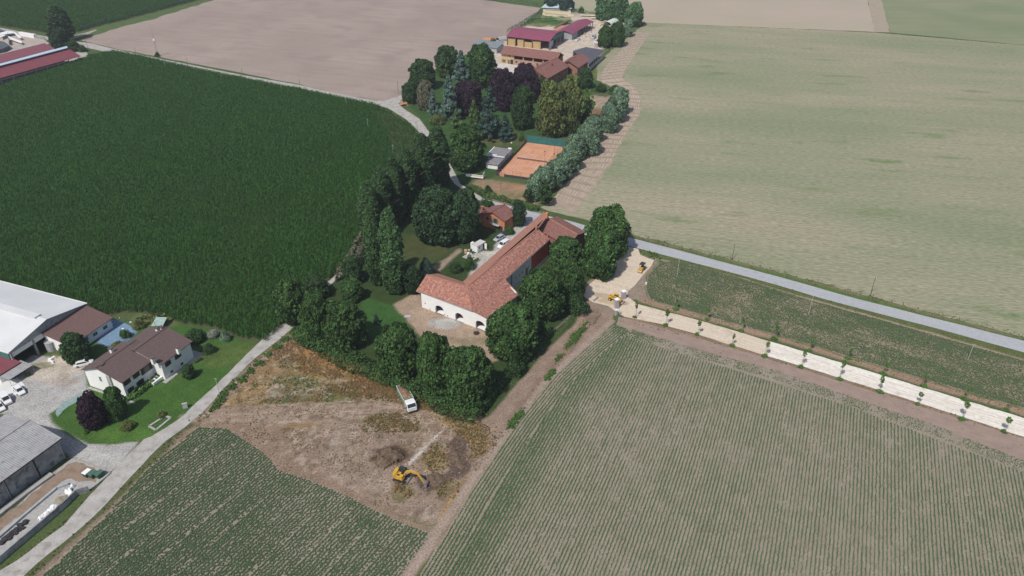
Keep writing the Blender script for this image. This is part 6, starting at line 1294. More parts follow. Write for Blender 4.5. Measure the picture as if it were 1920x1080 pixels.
for s in (-1, 1):
    b = MB(); b.box(I4, 7.0, 7.85, s * 1.17 - .03, s * 1.17 + .03, 1.75, 2.45); b.build('side_window', m_glass, cb)
    b = MB(); b.box(I4, 8.05, 8.15, s * 1.38 - .12, s * 1.38 + .12, 1.7, 2.2); b.bar((8.1, s * 1.15, 2.2), (8.1, s * 1.4, 2.2), .04); b.build('mirror', m_blk, cb)
    b = MB(); b.box(I4, 8.44, 8.50, s * .85 - .18, s * .85 + .18, .78, .98); b.build('headlight', m_lamp, cb)
    for x in (1.3, 2.65, 7.3): wheel(t, x, s * 1.02, .5, .32)
b = MB(); b.box(I4, 8.3, 8.52, -1.18, 1.18, .42, .76); b.build('bumper', m_blk, t)
b = MB(); b.box(I4, 6.1, 6.28, -1.0, 1.0, 1.0, 2.5); b.build('cab_guard', m_tg, t)

# excavator
ez = ZM(730, 860, 15.43)
pc = ez(330, 500, .9); bk = ez(1100, 800, 0); d = Vector((bk.x - pc.x, bk.y - pc.y, 0)); R_ = d.length; rz = math.atan2(d.y, d.x)
t = thing('excavator', 'yellow crawler excavator digging with its arm stretched to the right', 'excavator', (pc.x, pc.y, 0), rz)
for s in (-1, 1):
    b = MB(); prof = [(-1.45, .35), (-1.25, .08), (1.25, .08), (1.45, .35), (1.2, .72), (-1.2, .72)]
    q = [(x, s * .98 - .22, z) for x, z in prof]; w_ = [(x, s * .98 + .22, z) for x, z in prof]; loft(b, [q[::-1], w_[::-1]]); tr = b.build('track', m_blk, t)
    b = MB()
    for k in range(11): b.box(I4, -1.25 + k * .25, -1.15 + k * .25, s * .98 - .25, s * .98 + .25, .70, .76)
    b.build('track_shoe', m_blk, tr)
b = MB(); b.box(I4, -.8, .8, -.72, .72, .3, .75); b.cyl(I4, .55, .75, .95, 16); b.build('undercarriage', m_blk, t)
b = MB(); b.box(I4, 1.9, 2.0, -1.15, 1.15, .08, .5); b.bar((.8, -.5, .4), (1.92, -.5, .3), .12); b.bar((.8, .5, .4), (1.92, .5, .3), .12); b.build('dozer_blade', m_steel, t)
b = MB(); cwt = [(-1.45, -.6), (-1.2, -1.1), (-.5, -1.2), (1.0, -1.2), (1.15, -.25), (.2, -.1), (.2, 1.2), (-.5, 1.2), (-1.2, 1.1), (-1.45, .6)]; b.prism(cwt, .98, 1.25); up = b.build('turntable', m_yel, t)
b = MB(); b.prism([(-1.5, -.65), (-1.25, -1.15), (-.75, -1.22), (-.72, 1.22), (-1.25, 1.15), (-1.5, .65)], 1.252, 2.05); b.build('counterweight', m_yel, t)
b = MB(); b.prism([(-.70, -1.18), (.9, -1.18), (.95, -.35), (-.70, -.2)], 1.252, 1.9); b.prism([(-.70, -.18), (.1, -.18), (.1, .3), (-.70, .3)], 1.252, 1.75); b.build('engine_cover', m_yel, t)
b = MB(); b.prism([(-.5, -.95), (.2, -.95), (.2, -.5), (-.5, -.5)], 1.905, 1.94); b.rod((-.4, -.3, 1.9), (-.4, -.3, 2.3), .06); b.build('grille', m_blk, t)
b = MB(); loft(b, [[(-.55, .34, z), (1.15 - .1 * (z > 2.4), .34, z), (1.15 - .1 * (z > 2.4), 1.2 - .08 * (z > 2.4), z), (-.55, 1.2 - .08 * (z > 2.4), z)] for z in (1.252, 1.9, 2.7)]); cb = b.build('cab', m_blk, t)
b = MB(); b.box(I4, -.55, 1.0, .38, 1.14, 2.702, 2.76); b.build('cab_roof', m_blk, cb)
b = MB(); b.box(I4, 1.14, 1.17, .42, 1.1, 1.6, 2.6); b.box(I4, -.3, .95, 1.17, 1.20, 1.7, 2.55); b.box(I4, -.2, .9, .31, .345, 1.8, 2.55); b.build('cab_window', m_glass, cb)
bx = .75; b = MB()
def arm(pts, wy, hs, y=-.02):
    st = []
    for (x, z), hh, k in zip(pts, hs, range(len(pts))): st.append([(x, y - wy / 2, z - hh / 2), (x, y + wy / 2, z - hh / 2), (x, y + wy / 2, z + hh / 2), (x, y - wy / 2, z + hh / 2)])
    loft(b, st)
tipx = R_ - .35
arm([(.7, 1.35), (1.3, 2.5), (2.6, 3.3), (4.1, 3.05)], .36, [.5, .62, .55, .34]); b.build('boom', m_yel, t)
b = MB(); st = []
for (x, z), hh in zip(((3.75, 3.45), (4.2, 3.0), (tipx - .35, 1.05)), (.3, .5, .26)): st.append([(x - hh / 2, -.16, z), (x - hh / 2, .12, z), (x + hh / 2, .12, z + .12), (x + hh / 2, -.16, z + .12)])
loft(b, st); b.build('dipper_arm', m_yel, t)
b = MB(); b.rod((1.0, -.3, 1.5), (2.3, -.3, 2.9), .07); b.rod((1.0, .26, 1.5), (2.3, .26, 2.9), .07); b.rod((2.4, 0, 3.6), (3.75, 0, 3.6), .07); b.rod((4.3, .0, 2.9), (tipx + .0, 0, 1.6), .05); b.build('hydraulic_ram', m_steel, t)
b = MB(); bp_ = [(tipx - .5, 1.15), (tipx + .1, 1.3), (tipx + .45, .95), (tipx + .5, .45), (tipx + .15, .08), (tipx - .25, .02), (tipx - .2, .12), (tipx + .1, .3), (tipx + .25, .75), (tipx - .1, 1.0)]
loft(b, [[(x, -.55, z) for x, z in bp_], [(x, .5, z) for x, z in bp_]])
for k in range(5): b.box(I4, tipx - .42, tipx - .2, -.5 + k * .23, -.42 + k * .23, -.02, .08)
b.build('bucket', mat('worn_bucket_steel', (.24,.21,.20), (.17,.15,.14), 3, .6), t)

# roller with black canopy
p = P(1202, 507); d = P(1197, 512) - P(1207, 500); rz = math.atan2(d.y, d.x)
t = thing('road_roller', 'small yellow roller with a black canopy standing on the pale gravel apron', 'roller', tuple(P(1202.5, 508)), rz)
b = MB(); b.box(I4, -1.6, 1.2, -.6, .6, .55, 1.15); b.box(I4, .3, 1.15, -.55, .55, 1.152, 1.45); b.build('body', m_yel, t)
for x in (-1.25, 1.35): b = MB(); b.cyl(Matrix.Translation((x, 0, .45)) @ Matrix.Rotation(math.pi / 2, 4, 'X'), .45, -.62, .62, 20); b.build('drum', m_rim if x > 0 else m_tyre, t)
b = MB(); b.box(I4, .85, 1.9, -.72, -.64, .35, .85); b.box(I4, .85, 1.9, .64, .72, .35, .85); b.box(I4, 1.8, 1.92, -.64, .64, .5, .85); b.build('drum_frame', m_yel, t)
b = MB(); b.box(I4, -1.5, .5, -.75, .75, 2.35, 2.47); b.build('canopy', mat('black_canopy', (.045,.045,.055), rough=.6), t)
for x in (-1.35, .3):
    for y in (-.62, .62): b = MB(); b.rod((x, y, 1.15), (x, y, 2.35), .045); b.build('canopy_post', m_blk, t)
b = MB(); b.box(I4, -.9, -.4, -.28, .28, 1.152, 1.5); b.box(I4, -.95, -.85, -.28, .28, 1.5, 1.95); b.build('seat', m_blk, t)
# backhoe loader
p = P(1147, 563); q = P(1168, 570); d = q - p; rz = math.atan2(d.y, d.x); M0 = p
t = thing('telehandler', 'yellow wheeled loader with a low boom working between the gate pillars', 'loader', tuple(P(1147.5, 562)), rz)
b = MB(); b.box(I4, -.8, 3.6, -.55, .55, .7, 1.25); b.box(I4, -1.0, .2, -.9, .9, .95, 1.5); b.build('body', m_yel, t)
b = MB(); b.box(I4, .5, 1.9, .25, 1.05, 1.0, 2.35); cb = b.build('cab', m_blk, t); b = MB(); b.box(I4, .45, 1.95, .2, 1.1, 2.352, 2.45); b.build('cab_roof', m_yel, cb)
b = MB(); b.bar((-.9, -.15, 2.0), (4.0, -.15, 1.5), .34, .36); b.build('boom', m_yel, t); b = MB(); b.bar((4.0, -.15, 1.5), (4.6, -.15, .6), .22); b.box(I4, 4.5, 4.65, -.9, .7, .2, .9); b.box(I4, 4.65, 5.7, -.6, -.48, .15, .25); b.box(I4, 4.65, 5.7, .28, .4, .15, .25); b.build('fork', m_steel, t)
t.scale = (.84, .84, .84)
m_yr = mat('yellow_rim', (.60,.48,.04), rough=.5)
for x in (-.4, 2.9):
    for s in (-1, 1): wheel(t, x, s * 1.02, .58, .42, m_yr)
# gate pillars
m_pil = mat('plastered_pillar', (.44,.40,.41), (.37,.33,.345), 1.5, .95, c3=(.28,.24,.25), scale3=3, spec=.1)
def pillar(px, py, top, w, label, cap=True):
    p = P(px, py); h = .5
    while Q((p.x, p.y, h))[1] > top and h < 8: h += .05
    t = thing('gate_pillar', label, 'pillar', tuple(p), math.radians(28)); b = MB(); b.box(I4, -w / 2, w / 2, -w / 2, w / 2, 0, h - .25); b.build('shaft', m_pil, t)
    b = MB(); b.box(I4, -w * .58, w * .58, -w * .58, w * .58, h - .248, h); b.build('capstone', m_wpaint, t)
pillar(1155.5, 577.5, 560.5, 1.05, 'nearer of the two tall plastered gate pillars, in front of the yellow loader')
pillar(1168.5, 560, 545.5, 1.05, 'farther of the two tall plastered gate pillars, behind the yellow loader')
pillar(1155, 591, 580.5, .6, 'short squat pillar in front of the nearer gate pillar')
p = P(1162, 588); b = MB(); b.prism([(.5, 0), (.2, .5), (-.4, .4), (-.5, -.3), (.1, -.5)], 0, .5); tag(b.build('rubble_heap', m_concd, loc=p), 'small dark rubble heap on the bare patch beside the short pillar', 'rubble')
p = P(1211.5, 532.5); b = MB(); b.cyl(I4, .28, 0, .6, 10, .24); tag(b.build('white_bucket', m_wpaint, loc=p), 'single white bucket on the soil edge between the apron and the strip', 'bucket')
p = P(1117, 562); b = MB(); b.box(TM((0, 0, 0), .9), -1.1, 1.1, -.18, .18, 0, .6); tag(b.build('culvert_head', m_conc, loc=p), 'pale concrete culvert head where the ditch meets the apron', 'culvert')
# yard odds and ends
p = P(893, 626); b = MB(); b.prism([(.8, 0), (.5, .55), (-.3, .6), (-.8, .1), (-.4, -.5), (.4, -.5)], 0, .55); tag(b.build('black_sack', m_blk, loc=p), 'crumpled black sack lying before the right hand arch of the barn', 'sack')
p = P(765, 594); b = MB(); b.prism([(1.1, 0), (.4, .5), (-.9, .4), (-1.0, -.3), (.3, -.5)], 0, .3); tag(b.build('grey_tarpaulin', mat('grey_tarp', (.36,.36,.42), (.48,.48,.54), 3, .7), loc=p), 'small crumpled grey sheet on the bare yard left of the barn', 'tarpaulin')
p = P(836, 606); b = MB(); rr = random.Random(5)
for k in range(5):
    a = [(math.cos(i / 12 * 6.283) * (3.1 - k * .62) * (1 + rr.uniform(-.08, .08)), math.sin(i / 12 * 6.283) * (1.9 - k * .38)) for i in range(12)]; b.prism(a, k * .14, k * .14 + .15)
tag(b.build('gravel_heap', mat('grey_sand', (.42,.41,.39), (.36,.35,.33), 2, .95, bump=.3), loc=p), 'low heap of pale grey gravel in front of the left arch', 'gravel heap')
hb = ZM(860, 430, 15.43)
for k, (x, y, m_, lb) in enumerate(((205, 690, m_wood, 'tan wooden crate standing left of the white hut'), (300, 640, m_greyw, 'small grey drum behind the tan crate by the hut'), (280, 730, m_wpaint, 'round white tank next to the tan crate'))):
    p = hb(x, y); b = MB()
    if k == 0: b.box(I4, -.45, .45, -.4, .4, 0, 1.3)
    else: b.cyl(I4, .42, 0, .7, 12)
    tag(b.build(('crate', 'drum', 'tank')[k], (mat('tan_crate', (.50,.34,.20), rough=.9), m_greyw, m_wpaint)[k], loc=p), lb, ('crate', 'drum', 'tank')[k])
b = MB(); rr = random.Random(8)
for k in range(60):
    p = P(868 + rr.gauss(0, 8), 556 - rr.gauss(30, 14)); p = hb(700 + rr.gauss(0, 160), 760 + rr.gauss(0, 60)); s = rr.uniform(.1, .35); b.box(TM((p.x, p.y, 0), rr.uniform(0, 3)), -s, s, -s * .7, s * .7, 0, s * .8, taper=.7)
stuff(b.build('builders_rubble', mat('pale_rubble', (.55,.53,.46), (.42,.41,.38), 2, .95)), 'pale builders rubble spread in front of the white hut', 'rubble')
# memorial post on the lawn, flower bed, paving of the lawn
p = P(348, 765); t = thing('lawn_cabinet', 'small grey meter cabinet on the lawn near the gravel road', 'cabinet', tuple(p), .4); b = MB(); b.box(I4, -.55, .55, -.2, .2, 0, 1.35); b.build('box', m_greyw, t); b = MB(); b.box(I4, -.6, .6, -.28, .28, 1.352, 1.45); b.build('lid', m_conc, t)
fl = ZM(0, 740, 3.178); b = MB()
for a_, c_ in (((888,190),(985,128)), ((930,212),(1018,140)), ((888,190),(930,212)), ((985,128),(1018,140))): p, q = fl(*a_), fl(*c_); b.bar(p + Vector((0,0,.1)), q + Vector((0,0,.1)), .5, .16)
tag(b.build('flower_bed_kerb', m_conc), 'pale stone kerb round the small flower bed on the lawn', 'flower bed')
sheet('blue_ground_net', PX((205,597),(239,608),(256,621),(243,634),(222,642),(200,648),(183,642),(196,618)), .060, mat('blue_net', (.13,.22,.33), (.17,.27,.38), 1.2, .9, c3=(.30,.38,.42), scale3=1.5), .25, 1.2, 61)
sheet('blue_ground_net', PX((104,775),(112,762),(130,748),(155,735),(160,742),(138,756),(120,770),(108,782)), .060, mat('faded_net', (.20,.29,.29), (.26,.35,.34), 1.5, .9, c3=(.10,.18,.06), scale3=2), .25, 1.0, 62)
p = P(300, 612); rr = random.Random(9); b = MB()
for k in range(9): q = p + Vector((rr.uniform(-1.6, 1.6), rr.uniform(-1.4, 1.4), 0)); b.rod(q, q + Vector((rr.uniform(-.6, .6), rr.uniform(-.3, .3), 1.9)), .05)
b.slab([p + Vector(v) for v in ((-1.8,-1.2,1.0),(1.6,-1.4,1.2),(2.0,1.3,2.2),(-1.2,1.6,2.1))], .06); tag(b.build('garden_net', mat('pale_garden_net', (.32,.42,.40), (.24,.33,.30), 3, .8)), 'pale blue grey garden net on canes behind the villa', 'net')
b = MB()
for k in range(9):
    q = P(170 + rr.uniform(-5, 90) + 40, 598 + rr.uniform(-2, 20)); s = rr.uniform(.12, .4); b.box(TM((q.x, q.y, 0), rr.uniform(0, 3)), -s, s, -s * .6, s * .6, .06, s, taper=.7)
stuff(b.build('garden_clutter', m_wpaint), 'small white garden clutter on the blue ground net', 'clutter')
# far trailers and timber
for k, (x, y, L_, a_, lb) in enumerate(((1105, 31, 13, -8, 'long flat trailer with timber parked in the far farmyard'), (1122, 36, 11, -2, 'second flat trailer beside the long one in the far farmyard'))):
    p = P(x, y); t = thing('flat_trailer', lb, 'trailer', tuple(p), math.radians(a_)); b = MB(); b.box(I4, -L_ / 2, L_ / 2, -1.2, 1.2, .8, 1.05); b.build('deck', m_bale, t)
    for xx in (-L_ * .35, -L_ * .25, L_ * .35):
        for s in (-1, 1): wheel(t, xx, s * 1.0, .45, .3)
for k in range(5):
    p = P(1128 + k * 4, 47 - k * 3.2); b = MB(); b.box(TM((0, 0, 0), math.radians(60)), -4, 4, -.5, .5, 0, .9); tag(b.build('timber_pile', m_wood if k % 2 else m_bale, loc=p), ('nearest', 'second', 'third', 'fourth', 'farthest')[k] + ' timber pile in the row left of the plastic tunnel', 'timber pile', 'timber piles in the far farmyard')
rr = random.Random(12); b = MB()
for k in range(40):
    p = P(1125 + rr.uniform(-10, 22), 86 + rr.uniform(-6, 10)) if k < 25 else P(1095 + rr.uniform(-12, 20), 62 - rr.uniform(-8, 12)); s = rr.uniform(.3, .9); b.box(TM((p.x, p.y, 0), rr.uniform(0, 3)), -s, s, -s * .6, s * .6, 0, s * 1.2)
stuff(b.build('farmyard_clutter', mat('mixed_clutter', (.55,.50,.48), (.16,.15,.15), .4, .8)), 'clutter of small pale and dark things round the far farmyard', 'clutter')
# ------------------------------------------------------------------ trees
def T(kind, c, bx, lb, *a, **k):
    if kind == 'round': k.setdefault('kx', .93)
    return tree(kind, c, bx, lb, *a, **k)
hedge_g = 'broadleaf trees round the farmstead'
T('round','oak',(508,574,520,604),'bushy tree at the left end of the tree belt, where the gravel road enters it')
T('round','dark',(562,618,513,560),'dark tree at the back of the left clump beside the lane')
T('round','oak',(556,626,545,646),'tall tree in the front of the left clump, nearest the gravel road')
T('round','oak',(600,688,560,655),'broad tree at the right side of the left clump')
T('round','oak',(634,682,521,566),'smaller rounder tree between the lane and the two front poplars')
T('round','oak',(698,790,603,712),'leftmost of the three big trees between the white barn and the truck')
T('round','oak',(776,850,622,738),'middle of the three big trees between the white barn and the truck')
T('round','oak',(824,926,644,762),'rightmost of the three big trees, at the corner of the hedge')
T('round','oak',(908,1017,562,672),'big round tree against the front right corner of the white barn')
T('round','oak',(970,1062,500,598),'large tree right of the barn wall, next to the corner tree')
T('round','oak',(1030,1098,484,570),'large tree between the barn side wall and the gravel apron')
T('round','oak',(1026,1094,443,505),'tree by the red end wall of the long barn')
T('round','oak',(1090,1166,430,520),'tall tree beside the gravel apron, in front of the tallest one')
T('round','oak',(1098,1186,384,478),'tallest tree at the right end, touching the asphalt road')
T('bush','dark',(945,990,650,705),'dark undergrowth bush beneath the big corner tree', cat='bush', name='bush')
T('bush','dark',(990,1040,590,635),'dark undergrowth bush under the trees by the ditch', cat='bush', name='bush')
T('bush','dark',(1060,1110,540,590),'dark bush at the apron end of the tree row', cat='bush', name='bush')
hedge('clipped_hedge', PX((560,632),(600,655),(660,690),(740,722),(800,752),(850,776),(900,788)), 4.2, 4.2, 'oak', 'dense green hedge closing the front of the farmstead above the dry lot')
hedge('clipped_hedge', PX((895,780),(925,742),(955,704),(992,662),(1030,622)), 2.4, 3.0, 'dark', 'dark hedge along the ditch on the right side of the farmstead')
hedge('clipped_hedge', PX((548,610),(570,592),(600,555)), 3.4, 3.4, 'dark', 'short dark hedge at the end of the gravel road')
hedge('field_edge_scrub', PX((640,530),(665,495),(680,460),(690,430)), 4.5, 3.5, 'brown', 'brownish scrub between the maize and the front poplars', cat='scrub')
T('round','dark',(640,682,478,530),'low dark tree behind the brownish scrub, left of the front poplars')
pop = 'poplar row along the maize'
for k, (x0, x1, yt, yb, lb) in enumerate(((682,716,380,540,'left one of the two tall front poplars'), (712,756,389,552,'right one of the two tall front poplars'), (672,712,338,455,'first poplar of the rear row, nearest the camera'), (696,734,312,435,'second poplar of the rear row'), (720,758,294,420,'third poplar of the rear row'), (742,784,277,405,'fourth poplar of the rear row'), (772,816,250,385,'fifth poplar of the rear row'), (798,843,237,360,'last poplar of the rear row, by the curve of the lane'))):
    T('poplar', 'poplar' if k < 3 else 'poplar_dark', (x0, x1, yt, yb), lb, 'poplar_tree', 'poplar', low=.2, kx=.98 if k < 2 else .98)
T('round','deep',(772,870,350,455),'huge dark spreading tree between the poplars and the cottage'); T('round','deep',(836,904,352,452),'dark spreading tree touching the cottage')
T('egg','deep',(752,792,496,550),'dark egg shaped shrub at the left end of the barn', 'shrub', 'shrub'); T('egg','bluedark',(786,812,484,525),'bluish dark shrub just behind the barn end', 'shrub', 'shrub')
T('egg','deep',(958,988,374,424),'dark cypress beside the orange cottage', 'cypress', 'cypress', low=.15); T('bush','oak',(942,966,418,440),'green bush under the cottage gable', 'bush', 'bush')
T('bush','bush',(866,892,474,506),'leafy bush on the yard lawn in front of the hut', 'bush', 'bush'); T('bush','dark',(840,866,482,512),'low green bush on the yard lawn beside the gravel path', 'bush', 'bush')
T('cone','bluedark',(697,713,588,608),'tiny blue spruce on the lawn left of the barn', 'spruce', 'spruce')
# park
for kind, c, bx, lb in (
    ('round','dark',(765,820,111,165),'dark broadleaf at the left tip of the park by the harrowed field'), ('round','dark',(752,784,153,193),'small dark tree at the road junction'),
    ('round','dark',(812,862,87,140),'dark broadleaf at the back of the park'), ('cone','conifer',(818,846,100,145),'bright green narrow conifer in front of the dark broadleaf'),
    ('cedar','blue',(846,884,93,160),'blue cedar at the back of the park, behind the tall one'), ('round','oak',(872,932,84,160),'large green tree in front of the blue grey shed'),
    ('cedar','blue',(820,864,139,225),'tallest pale blue cedar of the park'), ('round','brown',(780,816,150,205),'brownish green small tree left of the pale blue cedar'), ('cedar','blue',(800,824,165,222),'slim blue spruce beside the brownish tree'),
    ('round','copper',(846,908,150,212),'copper beech with violet black leaves, left one'), ('round','copper',(916,972,130,205),'copper beech in the middle, behind the blue cedar'), ('round','copper',(956,1016,121,190),'copper beech at the right, beside the brick farmhouse'),
    ('cedar','bluedark',(890,944,160,262),'big dark blue cedar in the middle of the park'), ('cedar','bluedark',(930,965,212,262),'low spreading cedar at the foot of the big one'), ('cone','conifer',(868,910,188,262),'yellowish green conifer left of the big blue cedar'),
    ('cone','conifer',(842,870,203,240),'small bushy conifer below the copper beech'), ('round','oak',(838,910,235,318),'big round tree above the flat trailer'), ('round','dark',(955,1003,160,240),'dark green tree in front of the copper beeches'),
    ('round','olive',(1002,1066,152,255),'large olive green oak, left half of the pair'), ('round','olive',(1040,1096,140,250),'large olive green oak, right half of the pair'), ('loose','light',(1085,1120,162,228),'light green airy tree right of the oaks'),
    ('bush','dark',(1078,1122,205,245),'dark bushes below the airy light green tree'), ('round','dark',(1082,1113,127,165),'dark tree at the corner of the brick farmhouse'), ('bush','oak',(1005,1030,136,165),'green shrub by the farmhouse wall'),
    ('bush','bush',(970,986,248,264),'small bright shrub at the corner of the green windbreak'), ('bush','dark',(856,878,290,320),'dark shrub under the big round tree above the trailer'), ('bush','olive',(800,838,210,232),'low shrubs on the park lawn near the lane'),
    ('bush','oak',(1114,1140,150,172),'green shrub at the field corner past the oaks'), ('bush','oak',(1138,1168,156,176),'green shrub touching the field margin'), ('bush','oak',(886,930,372,392),'shrub behind the cottage roof'), ('bush','oak',(905,925,345,362),'small shrub at the bend of the lane'),
    ('loose','dark',(978,1000,352,382),'little dark tree in front of the court corner'), ('loose','oak',(1004,1042,338,388),'green tree at the near end of the grey tree row')):
    T(kind, c, bx, lb, {'bush': 'shrub', 'cedar': 'cedar_tree', 'cone': 'conifer_tree'}.get(kind, 'tree'), {'bush': 'shrub', 'cedar': 'cedar', 'cone': 'conifer'}.get(kind, 'tree'))
row_ = ((1162,185,36),(1154,200,38),(1143,219,36),(1112,238,38),(1098,253,38),(1110,262,32),(1079,272,40),(1070,291,38),(1057,307,38),(1040,322,40),(1020,334,40),(1004,346,38))
od = ('first','second','third','fourth','fifth','sixth','seventh','eighth','ninth','tenth','eleventh','twelfth')
for k, (x, y, w) in enumerate(row_):
    T('round', 'grey', (x - w / 2, x + w / 2, y - 22, y + 28), od[k] + ' silvery grey tree of the row along the meadow, counted from the far end', 'silvery_tree', 'tree', 'silvery trees along the meadow margin', kx=1.02)
hedge('laurel_hedge', PX((880,352),(905,365),(940,376),(985,388),(1010,396)), 2.2, 1.8, 'bush', 'low green hedge between the rough ground and the approach road')
# far farm
for kind, c, bx, lb in (('round','far',(1114,1158,-12,36),'leftmost bright green tree of the far farm'), ('round','far',(1142,1182,-14,38),'middle bright green tree of the far farm'), ('round','far',(1170,1209,4,48),'rightmost bright green tree of the far farm, by the tan field'),
    ('round','oak',(1120,1150,48,88),'round dark tree in front of the plastic tunnel'), ('round','oak',(1142,1174,42,86),'round tree with its shadow on the raked margin'), ('round','grey',(1168,1188,37,68),'greyish small tree between the round trees and the bright ones'),
    ('round','bluedark',(1018,1050,-10,18),'dark bluish tree at the top edge behind the bales'), ('round','bluedark',(1044,1078,-10,20),'second bluish tree at the top edge behind the bales'), ('bush','oak',(1083,1097,9,24),'small round bush behind the far trailers'),
    ('bush','oak',(908,938,70,90),'bushes at the corner of the harrowed field by the grey tunnel')):
    T(kind, c, bx, lb, 'shrub' if kind == 'bush' else 'tree', 'shrub' if kind == 'bush' else 'tree')
hedge('far_hedge', PX((955,62),(985,45),(1010,28),(1022,18)), 4, 2.5, 'far', 'hedge between the harrowed field and the far farm', 8)
hedge('far_hedge', PX((1070,22),(1095,26),(1120,30)), 4, 2.5, 'far', 'low hedge behind the far trailers', 8)
hedge('weedy_mound', PX((1010,38),(1040,36),(1065,40)), 12, 2.0, 'weed', 'overgrown green mound in front of the cream bales', 5, cat='mound')
hedge('ditch_scrub', PX((150,58),(200,42),(270,22),(340,8),(400,-10)), 5, 3.0, 'bluedark', 'line of scrub along the ditch behind the harrowed field', 4, cat='scrub')
hedge('ditch_scrub', PX((880,-8),(940,2),(1000,8),(1040,12)), 6, 2.0, 'far', 'strip of rough green growth at the top behind the harrowed field', 4, cat='scrub')
# left side
for kind, c, bx, lb in (('round','deep',(92,126,10,66),'x'), ):
    T('poplar', 'poplar_dark', (90,130,10,75), 'lone tall poplar behind the cattle barn', 'poplar_tree', 'poplar', kx=1.0)
T('round','deep',(90,128,55,90),'dark bushy tree at the foot of the lone poplar'); T('bush','dark',(118,148,67,96),'dark bush right of the lone poplar', 'shrub', 'shrub'); T('bush','oak',(143,163,82,97),'low bush beside the farm lane', 'shrub', 'shrub')
T('round','dark',(113,167,622,680),'dark round tree between the white roofed shed and the villa')
T('round','copper',(143,196,735,802),'purple leaved plum tree at the corner of the villa lawn'); T('round','oak',(193,234,724,785),'fresh green tree beside the purple one', low=.2)
for kind, c, bx, lb in (('bush','olive',(221,253,781,808),'clipped round bush on the lawn below the villa'), ('bush','weed',(153,165,803,815),'tiny bush on the curved lawn edge'), ('bush','olive',(292,312,767,784),'flowering plant at the end of the stone flower bed'),
    ('round','dark',(340,366,682,710),'small round tree on the lawn right of the villa'), ('bush','dark',(374,406,638,664),'dark bush on the lawn corner, nearest the grass'), ('bush','flower',(384,411,612,634),'bush covered with white flowers at the maize edge'),
    ('bush','grey',(409,434,616,640),'greyish bush beside the white flowering one'), ('bush','dark',(340,386,606,644),'dark thicket behind the villa'), ('bush','olive',(205,235,635,655),'bush growing at the edge of the blue net'),
    ('bush','bush',(222,245,612,634),'leafy vegetable clump in the villa garden'), ('bush','olive',(245,275,596,618),'yellowish garden plants next to the maize'), ('bush','dark',(45,56,692,706),'small dark bush beside the carport')):
    T(kind, c, bx, lb, 'tree' if kind == 'round' else 'shrub', 'tree' if kind == 'round' else 'shrub')
hedge('flower_border', PX((236,752),(252,744),(272,728),(290,716),(300,706)), 1.8, 1.2, 'weed', 'leafy flower border along the front of the villa', 40, cat='flower border')
hedge('garden_rows', PX((255,606),(290,600),(325,596)), 4, 1.0, 'olive', 'vegetable rows of the villa garden', 20, cat='vegetables')
# young trees on the track
def sapling(px, py, top, label, wd=1.0):
    p = P(px, py); h = 2.0
    while Q((p.x, p.y, h))[1] > top and h < 9: h += .1
    t = thing('young_tree', label, 'young tree', tuple(p), random.uniform(0, 6.28), 'young trees along the gravel track')
    c = bpy.data.objects.new('crown', getcrown('loose', random.randint(0, 1))); COL.objects.link(c); c.parent = t; w = .155 * wd * random.uniform(.65, 1.15); c.scale = (w, w * random.uniform(.7, 1.1), h * random.uniform(.045, .062)); c.location = (random.uniform(-.15, .15), 0, h * .42); c.material_slots[0].link = 'OBJECT'; c.material_slots[0].material = LM['light' if random.random() < .5 else 'weed']
    b = MB(); b.rod((0, 0, 0), (.05, .03, h * .9), .055, .02, 5); b.build('trunk', m_stem, t)
    b = MB(); b.rod((.25, .05, 0), (.25, .05, h * .45), .04, .04, 5); b.build('stake', m_stem, t)
    u = bpy.data.objects.new('weed_tuft', getcrown('bush', 0)); COL.objects.link(u); u.location = p + Vector((random.uniform(-.3, .3), 0, 0)); s = random.uniform(.12, .2); u.scale = (s * 1.3, s, .09); u.rotation_euler = (0, 0, random.uniform(0, 6)); u.material_slots[0].link = 'OBJECT'; u.material_slots[0].material = LM['weed']
    tag(u, 'weed tuft at the foot of the ' + label.split(', ')[1].split(' ')[0] + ' young tree, ' + ('near' if 'near edge' in label else 'far') + ' edge of the track', 'weeds', 'weed tufts at the young trees')
S_ = ((1191.5,595.5,563),(1248,610.5,578),(1307.7,628,598),(1373,648.8,622),(1435,668.4,636),(1502.8,689,652),(1574,712,674),(1647.4,735.4,702),(1720.9,758.5,732),(1803,786.7,748),(1882.4,810.4,778))
N_s = ((1268,580.5,560),(1326,600,575),(1390,621,592),(1453.5,636,606),(1518.5,657.8,630),(1591,672.6,650),(1657.8,702,676),(1730,724.4,694),(1809,749.6,725),(1890,770,745))
for k, a_ in enumerate(S_): sapling(*a_, 'young staked tree on the near edge of the gravel track, ' + od[k] + ' from the gate pillars')
for k, a_ in enumerate(N_s): sapling(*a_, 'young staked tree on the far edge of the gravel track, ' + od[k] + ' from the gate pillars', .9)
# poles
def pole(px, py, top, label, m=None, r=.11, cross=False, name='utility_pole'):
    p = P(px, py); h = 1.5
    while Q((p.x, p.y, h))[1] > top and h < 30: h += .05
    t = thing(name, label, 'pole', tuple(p), random.uniform(-.5, .5)); b = MB(); b.rod((0, 0, 0), (0, 0, h), r, r * .7, 7); b.build('shaft', m or m_wood, t)
    b = MB(); b.bar((-.35, 0, h - .35), (.35, 0, h - .35), .07); b.build('crossbar', m_steel, t)
    for s in (-.3, .3): b = MB(); b.cyl(Matrix.Translation((s, 0, h - .31)), .045, 0, .16, 6); b.build('insulator', m_wpaint, t)
    return p + Vector((0, 0, h))
tp = [pole(1372.5, 487.5, 455, 'dark wooden pole beyond the asphalt road, left one'), pole(1631, 555, 520, 'dark wooden pole beyond the asphalt road, right one')]
m_cp = mat('pale_concrete_pole', (.42,.42,.42), rough=.9)
